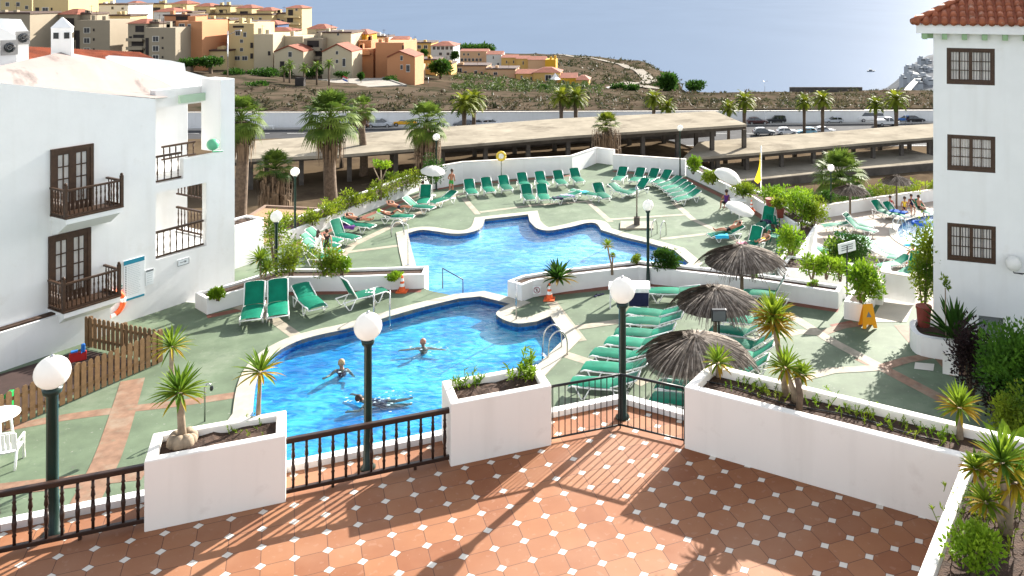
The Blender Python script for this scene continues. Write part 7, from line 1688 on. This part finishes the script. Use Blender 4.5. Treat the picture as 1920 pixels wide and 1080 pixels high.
B('white row house with red roof in the middle terrace', 912, 940, 102, 126, 390, whitef, [(925, 108, 2, 5), (918, 120, 3, 4), (934, 120, 3, 4)], 'shed', 10, roofpx=5)
B('yellow row house, third from the white one downhill', 940, 968, 108, 130, 388, yellow, [(950, 116, 2, 5), (963, 116, 2, 5)], 'shed', 10, roofpx=4)
B('yellow row house at the end of the middle terrace', 968, 990, 110, 134, 386, yellow, [(981, 118, 2, 6), (975, 130, 3, 4)], 'shed', 10, roofpx=4)
B('salmon row house with stepped side wall', 990, 1022, 112, 136, 384, peach, [], 'shed', 10, roofpx=5)
B('tall ochre house wall above the white umbrellas', 1022, 1042, 112, 140, 382, ochre, [], 'flat', 8)
B('long beige house with dark doorways in the lower terrace', 842, 912, 124, 152, 330, peach, [(862, 134, 7, 12), (873, 136, 4, 5), (892, 138, 5, 10), (903, 137, 3, 5)], 'edge', 11)
B('beige blank house at the middle of the lower terrace', 912, 966, 130, 158, 325, peach, [(929, 138, 6, 5)], 'edge', 11)
B('yellow house with red roof and two slit windows', 967, 1004, 138, 160, 322, yellow, [(978, 145, 3, 6), (996, 147, 3, 6)], 'shed', 10, roofpx=6)
B('yellow house with deep dark verandah', 1000, 1050, 136, 165, 320, yellow, [(1028, 146, 10, 10), (1041, 145, 10, 8)], 'hip', 10, roofpx=8)
B('bright yellow house at the end of the row with red roof', 1050, 1080, 146, 168, 318, ochre, [(1075, 157, 3, 6), (1056, 153, 3, 5)], 'shed', 10, roofpx=7)
B('beige corner house closing the row', 1080, 1104, 150, 170, 318, yellow, [], 'hip', 9, roofpx=7)
# skyline row on the ridge, upper left
ridge = [(232, 252, 8, 'cream skyline house with red roof beside the white block', 'hip'), (278, 308, 8, 'cream skyline block with flat dark eave, first of the ridge', 'edge'), (322, 350, 7, 'cream skyline house with dark terrace and red roof', 'hip'), (364, 394, 12, 'cream skyline house under a red roof, middle of the ridge', 'hip'), (404, 432, 12, 'cream skyline block with flat dark eave, second of the ridge', 'edge'), (443, 472, 15, 'cream skyline house with red roof and balcony railing', 'hip'), (481, 509, 20, 'cream skyline house with red roof beyond the gap', 'hip')]
for l, rr, t_, lab, rf in ridge: B(lab, l, rr, t_, 70, 300, cream, [(l + 6, t_ + 22, 5, 6), (rr - 6, t_ + 22, 5, 6)], rf, 9, roofpx=6, dark=[((l + rr) / 2, t_ + 9, (rr - l) * .5, 6)])
B('long cream block linking the ridge houses', 355, 510, 28, 75, 298, cream, [(376 + i * 16, 36, 5, 6) for i in range(8)], 'edge', 8)
B('cream tower with dark balconies and red roof, last on the ridge', 536, 566, 15, 70, 300, cream, [(556, 18, 4, 4)], 'hip', 9, roofpx=5, dark=[(545, 24, 9, 12), (544, 38, 11, 9)], balc=[(550, 31, 28, 4), (550, 44, 28, 4)])
B('cream wing of the ridge tower', 509, 538, 26, 70, 302, cream, [(522, 38, 5, 6), (530, 40, 4, 5)], 'edge', 9)
B('blue house under a wide red roof', 482, 520, 46, 70, 275, bluef, (), 'hip', 9, roofpx=7); B('white low house with two red pyramid roofs', 492, 545, 58, 75, 268, sand, [(497, 64, 4, 5), (533, 66, 4, 5)], 'hip', 9, roofpx=6)
B('cream middle block behind the sand walls', 430, 482, 42, 80, 262, cream, [(450, 49, 16, 4)], 'edge', 9)
B('cream block with balcony above the salmon terrace', 325, 360, 24, 45, 270, cream, [(348, 28, 6, 5)], 'edge', 8)
B('small cream house squeezed between the grey stair tower and the white block', 206, 244, 30, 110, 258, cream, [(228, 45, 4, 5), (236, 60, 4, 5)], 'edge', 9)
B('cream skyline block rising above the taupe block at the photo edge', 0, 60, -6, 60, 262, cream, [(14, 8, 6, 7), (34, 8, 6, 7), (50, 14, 5, 6)], 'parapet', 10)
B('low ochre terrace house in front of the peach row houses', 818, 846, 120, 146, 300, yellow, [(830, 130, 4, 6), (840, 131, 4, 5)], 'edge', 9)
B('low peach house beside the salmon gabled house', 756, 784, 124, 150, 262, peach, [(770, 134, 5, 6)], 'shed', 9, roofpx=5)
B('sand block filling the gap behind the second gabled house', 640, 668, 76, 120, 262, sand, [(650, 88, 4, 6)], 'edge', 9)
B('low cream house with flat eave below the ochre-yellow block', 388, 428, 96, 126, 244, cream, [(400, 108, 5, 6), (416, 108, 5, 6)], 'edge', 8)
# plaza with red floor and retaining wall in front of the houses
r = thing('block_wall', 'grey stone retaining wall with white-railed plaza below the houses', 'wall', (0, 0, 0)); a, b_, c = at(478, 168, 215), at(556, 172, 212), at(760, 160, 222); d = at(718, 146, 240)
mb = MB(); wall_strip(mb, [a, b_, c, d], .6, lambda i: [a, b_, c, d][i].z - 4, lambda i: [a, b_, c, d][i].z + .2); mb.build('body', mat('stone_block', (.20, .19, .17), .9, .25, .5), r)
tag(sheet([[a, b_, c, d, at(500, 150, 235)]]).build('plaza_floor', mat('plaza_paving', (.27, .245, .21), .9, .15, .3)), kind='structure')
mb = MB(); q = [at(505, 154, 224), at(556, 152, 224), at(556, 158, 219), at(500, 159, 220)]; mb.add([p + Vector((0, 0, .25)) for p in q], [(0, 1, 2, 3)]); tag(mb.build('plaza_red_floor', mat('red_court', (.26, .06, .045), .9, .1, .4)), kind='structure')
o = MB().bx(-1.1, 1.1, -.6, .6, 0, 2.6).build('utility_kiosk', shade_b); o.location = at(563, 165, 212); tag(o, 'dark kiosk at the edge of the plaza', 'kiosk')
r = thing('beach_flag', 'red white and blue flag on a short pole at the plaza', 'flag', at(653, 160, 218)); MB().tube([(0, 0, 0), (0, 0, 2.6)], .05, 6).build('pole', steel, r)
for k, m_ in enumerate((f_red, f_white, f_blue)): MB().box((-.8, 0, 1.3 + .36 * (2 - k)), (1.4, .05, .36), R=Matrix.Rotation(.4, 3, 'Y')).build('stripe', m_, r)
for i, (px, t_) in enumerate(((533, 128), (543, 118), (570, 124), (594, 120), (617, 116))): 
    b_ = T(px, 226); h_ = (168 - t_) * 226 / F * .62; r = date_palm(['slim palm with white trunk, first on the plaza', 'slim palm with white trunk, second on the plaza', 'slim palm in front of the gabled house', 'slim palm before the dark stair tower', 'slim palm before the high gable'][i], at(px, 164, 216), (160 - t_) * 216 / F, 1.9, 18, 'slim palms on the plaza', leaf_palm)
# white sails / umbrella, yellow slide building
r = thing('shade_sail', 'white peaked sunshade on the verandah of the yellow house', 'sunshade', at(1041, 160, 316)); MB().lathe([(2.2, 2.2), (1.0, 3.2), (.1, 4.6)], 4).build('canopy', plastic_white, r); MB().tube([(0, 0, 0), (0, 0, 3.2)], .08, 6).build('pole', steel, r)
r = thing('hill_building', 'white slanted building with blue trim below the bright yellow house', 'building', at(1112, 180, 310)); MB().prism([(0, -4), (10, -4), (10, 3.5), (0, .8)], -6, 0, basis(Vector((0, 0, 0)), Vector((1, 0, 0)), Vector((0, 0, 1)), Vector((0, -1, 0)))).build('wall', whitef, r); MB().prism([(-.3, .9), (10.3, 3.6), (10.3, 4.0), (-.3, 1.3)], -6.3, .3, basis(Vector((0, 0, 0)), Vector((1, 0, 0)), Vector((0, 0, 1)), Vector((0, -1, 0)))).build('roof', mat('pale_roof', (.5, .48, .45), .8, .1, .5), r)
# track on the headland
mb = MB(); tr = [(1228, 330), (1190, 345), (1178, 365), (1212, 390), (1216, 440), (1196, 520), (1150, 600), (1090, 660), (1040, 690)]
q = smooth_line([T(a, b_, .5) for a, b_ in tr], 6)
for p in q: p.z = p.z
ww = 7; A_ = offset_line(q, ww / 2); C_ = offset_line(q, -ww / 2)
def onT(p, dz): px = p.x / p.y * F + CX; return T(px, p.y, dz)
vs = []
for x, y in zip(A_, C_): vs += [onT(y, .45), onT((x + y) / 2, .45), onT(x, .45)]
mb.add(vs, [(3 * i + k, 3 * i + 3 + k, 3 * i + 4 + k, 3 * i + 1 + k) for i in range(len(A_) - 1) for k in (0, 1)]); tag(mb.build('path_track', mat('pale_dirt_track', (.15, .128, .098), .95, .2, .2)), kind='structure')
# dark trees on the slope
def far_tree(label, px, by, w, h, Y, m=leaf_dark, n=1500):
    b_ = T(px, Y); s = Y / F; R_ = w / 2 * s; H_ = h * s; b_ = at(px, by, Y); r = thing('round_tree', label, 'tree', b_, 0); mb = MB(); leaf_quads(mb, (0, 0, H_ * .56), (R_ * .95, R_ * .95, H_ * .46), n, max(H_, R_) * .17); mb.build('crown', m, r); MB().tube([(0, 0, -1), (0, 0, H_ * .6)], [R_ * .12, R_ * .07], 6).build('trunk', bark, r)
for a in (('big dark tree standing before the low orange house', 826, 146, 48, 36, 275), ('dark bush in front of the long beige house', 930, 168, 36, 20, 290), ('large dark tree on the headland edge above the track', 1253, 176, 54, 40, 310), ('isolated dark round tree against the sea', 1302, 176, 42, 27, 305), ('dark bush left of the tall lamp below the houses', 765, 166, 34, 26, 250), ('small dark tree on the plaza by the retaining wall', 677, 152, 12, 16, 228), ('dark green hedge tree below the yellow block', 470, 160, 60, 26, 230), ('dark tree mass beside the white roof parapet', 395, 132, 60, 26, 225), ('dark bushes under the court between the blocks', 360, 128, 50, 18, 224), ('bushy tree beside the white terrace house', 852, 114, 16, 18, 325), ('small green tree before the yellow terrace house', 795, 108, 14, 16, 322), ('shrub before the bright yellow house', 1097, 170, 14, 18, 312), ('low green tree below the houses beside the slanted building', 1160, 182, 36, 26, 300), ('bushy green tree at the start of the track', 1185, 180, 26, 22, 298), ('dark tree at the foot of the yellow block', 440, 152, 40, 24, 226), ('dark tree below the blank sand wall', 505, 150, 44, 22, 228), ('low dark shrub mass by the plaza corner', 480, 172, 50, 18, 205), ('dark green bush before the tall blue door', 540, 148, 24, 16, 236), ('bush at the foot of the dark stair tower', 588, 146, 34, 22, 238), ('bush beside the second gabled house', 640, 148, 30, 14, 238), ('dark shrub below the salmon gabled house', 735, 158, 36, 16, 236), ('tree standing in the gap behind the orange block', 392, 124, 26, 14, 228), ('green tree between the date palm pair and the houses', 1020, 176, 26, 18, 250)): far_tree(*a)
# scrub on the waste ground: nobody could count it
mb = MB(); random.seed(3)
for i in range(1500):
    Y = 162 + 140 * random.random() ** 1.6; px = random.uniform(440, 1780); p = T(px, Y)
    if p.y > 205 and px < 1110: continue
    s = random.uniform(.35, 1.0); mb.mi = random.choice((0, 0, 1, 2)); leaf_quads(mb, (p.x, p.y, p.z + s * .3), (s * 1.2, s, s * .6), 14, s * .8)
for i in range(500):
    px = random.uniform(1000, 1290); Y = random.uniform(330, 680); p = T(px, Y)
    if p.z < -70: continue
    s = random.uniform(.8, 2.0); mb.mi = random.choice((0, 1, 1)); leaf_quads(mb, (p.x, p.y, p.z + s * .2), (s * 1.4, s, s * .5), 10, s * .9)
tag(mb.build('scrub_vegetation', [leafmat('scrub_olive', (.034, .034, .016), (.075, .068, .034)), leafmat('scrub_dark', (.02, .026, .012), (.05, .055, .025)), leafmat('scrub_dry', (.055, .042, .027), (.095, .073, .046))]), 'dry scattered scrub covering the waste ground beyond the road', 'scrub', kind='stuff')
mb = MB()
for i in range(260):
    px = random.uniform(850, 1130); Y = random.uniform(215, 300); p = T(px, Y); s = random.uniform(.8, 1.8); leaf_quads(mb, (p.x, p.y, p.z + s * .5), (s, s, s * .7), 26, s * .5)
tag(mb.build('slope_vegetation', leafmat('slope_green', (.03, .05, .015), (.08, .11, .03))), 'green shrubs spread along the slope under the row houses', 'shrubs', kind='stuff')
mb = MB()
for i in range(120): px = random.uniform(848, 921); p = at(px, 92, 470); s = random.uniform(2, 3); leaf_quads(mb, (p.x, 470 + random.uniform(-4, 4), p.z), (s, s, s * .8), 20, s * .7)
tag(mb.build('treeline', leaf_dark), 'dark green tree belt on the skyline behind the peach row house', 'trees', kind='stuff')
# low dark wall on the cliff edge, boat, far white resort on the shore
o = MB().bx(0, 26, 0, 1, -2, 1.2).build('boundary_wall', concrete_dark); o.location = at(1481, 170, 302); tag(o, 'low grey wall on the cliff edge above the sea', 'wall')
r = thing('motor_boat', 'small dark boat far out on the sea', 'boat', at(1633, 134, (CAMZ - SEA) * F / 154)); r.location.z = SEA; MB().prism([(-5, 0), (4, 0), (6, 1.4), (-5, 1.4)], -1.3, 1.3, Matrix.Rotation(math.pi / 2, 4, 'X')).build('hull', grey_p, r); MB().bx(-2.5, 1.5, -1, 1, 1.4, 2.9).build('cabin', grey_p, r)
mb = MB(); NXh = 40; rowsH = [(640, 175), (700, 168), (780, 150), (860, 128), (940, 112), (1000, 104)]
prof = [(1560, 190), (1640, 182), (1672, 158), (1690, 142), (1705, 122), (1740, 104), (1800, 92), (1900, 80), (2100, 75)]
def ridge_py(px):
    for (a, pa), (b_, pb_) in zip(prof, prof[1:]):
        if px <= b_: t = max((px - a) / (b_ - a), 0); return pa + (pb_ - pa) * t
    return 75
vs = []
YS = [620, 680, 740, 800, 860, 920, 980, 1100]
for j, Y in enumerate(YS):
    for i in range(NXh + 1):
        px = 1590 + 500 * i / NXh; top = ridge_py(px); t = j / (len(YS) - 2); base = CY + (CAMZ - SEA + 4) * F / Y
        py = base + (top - base) * min(t * 1.1, 1) ** .8 if j < len(YS) - 1 else CY + (CAMZ - SEA + 20) * F / Y
        p = at(px, py, Y); p.z += mnoise.noise(Vector((p.x * .02, p.y * .02, 5))) * 3; vs.append(p)
mb.add(vs, [(j * (NXh + 1) + i, j * (NXh + 1) + i + 1, (j + 1) * (NXh + 1) + i + 1, (j + 1) * (NXh + 1) + i) for j in range(len(YS) - 1) for i in range(NXh)])
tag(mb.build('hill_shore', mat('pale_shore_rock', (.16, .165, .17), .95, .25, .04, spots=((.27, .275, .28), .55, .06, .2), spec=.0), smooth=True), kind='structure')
rd = random.Random(4); spots_ = [(px, ridge_py(px) + dy, w) for px, dy, w in ((1697, 16, 7), (1706, 8, 8), (1712, 24, 9), (1718, 12, 8), (1722, 34, 10), (1727, 20, 9), (1731, 6, 8), (1736, 40, 12), (1739, 27, 9), (1744, 14, 8), (1747, 50, 12), (1749, 32, 10), (1726, 46, 10))]
shore_white = mat('shore_facade_hazed', (.33, .345, .36), .9, .08, .1, spec=.0)  # white houses: distance haze is put into this grey
labs = ['first small white house on the outer crest of the shore resort', 'second small white house on the crest', 'white house just below the crest houses', 'white house under the crest, closer to the window wall', 'low wide white house on the shore slope', 'white house in the middle of the shore slope', 'topmost white house on the crest of the resort', 'white house at the shore near the window wall', 'white house beside the middle one on the slope', 'white crest house touching the window wall', 'lowest white house at the foot of the window wall', 'white house half hidden by the window wall', 'low white house by the shore road']
for (px, py, w), lab in zip(spots_, labs):
    t_ = min(max((176 - py) / 75, 0), 1); Y = 700 + 240 * t_; p = at(px, py, Y - 12); s = Y / F; h = rd.uniform(3.0, 5.0)
    r = thing('shore_house', lab, 'building', p, 0, 'white houses of the shore resort')
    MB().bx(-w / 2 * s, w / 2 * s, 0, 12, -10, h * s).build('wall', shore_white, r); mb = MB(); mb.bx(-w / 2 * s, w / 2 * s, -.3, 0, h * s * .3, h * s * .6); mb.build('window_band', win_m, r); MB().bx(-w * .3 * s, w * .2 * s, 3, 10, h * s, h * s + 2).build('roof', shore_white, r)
mb = MB(); q = [at(a_, b_ - .6, Y_) for a_, b_, Y_ in ((1700, 172, 690), (1712, 158, 735), (1722, 146, 790), (1712, 134, 840), (1722, 124, 880))]; ribbon(mb, smooth_line(q, 4), 6, .6); tag(mb.build('road_shore', mat('pale_road', (.30, .30, .29), .9, .1, .2)), kind='structure')
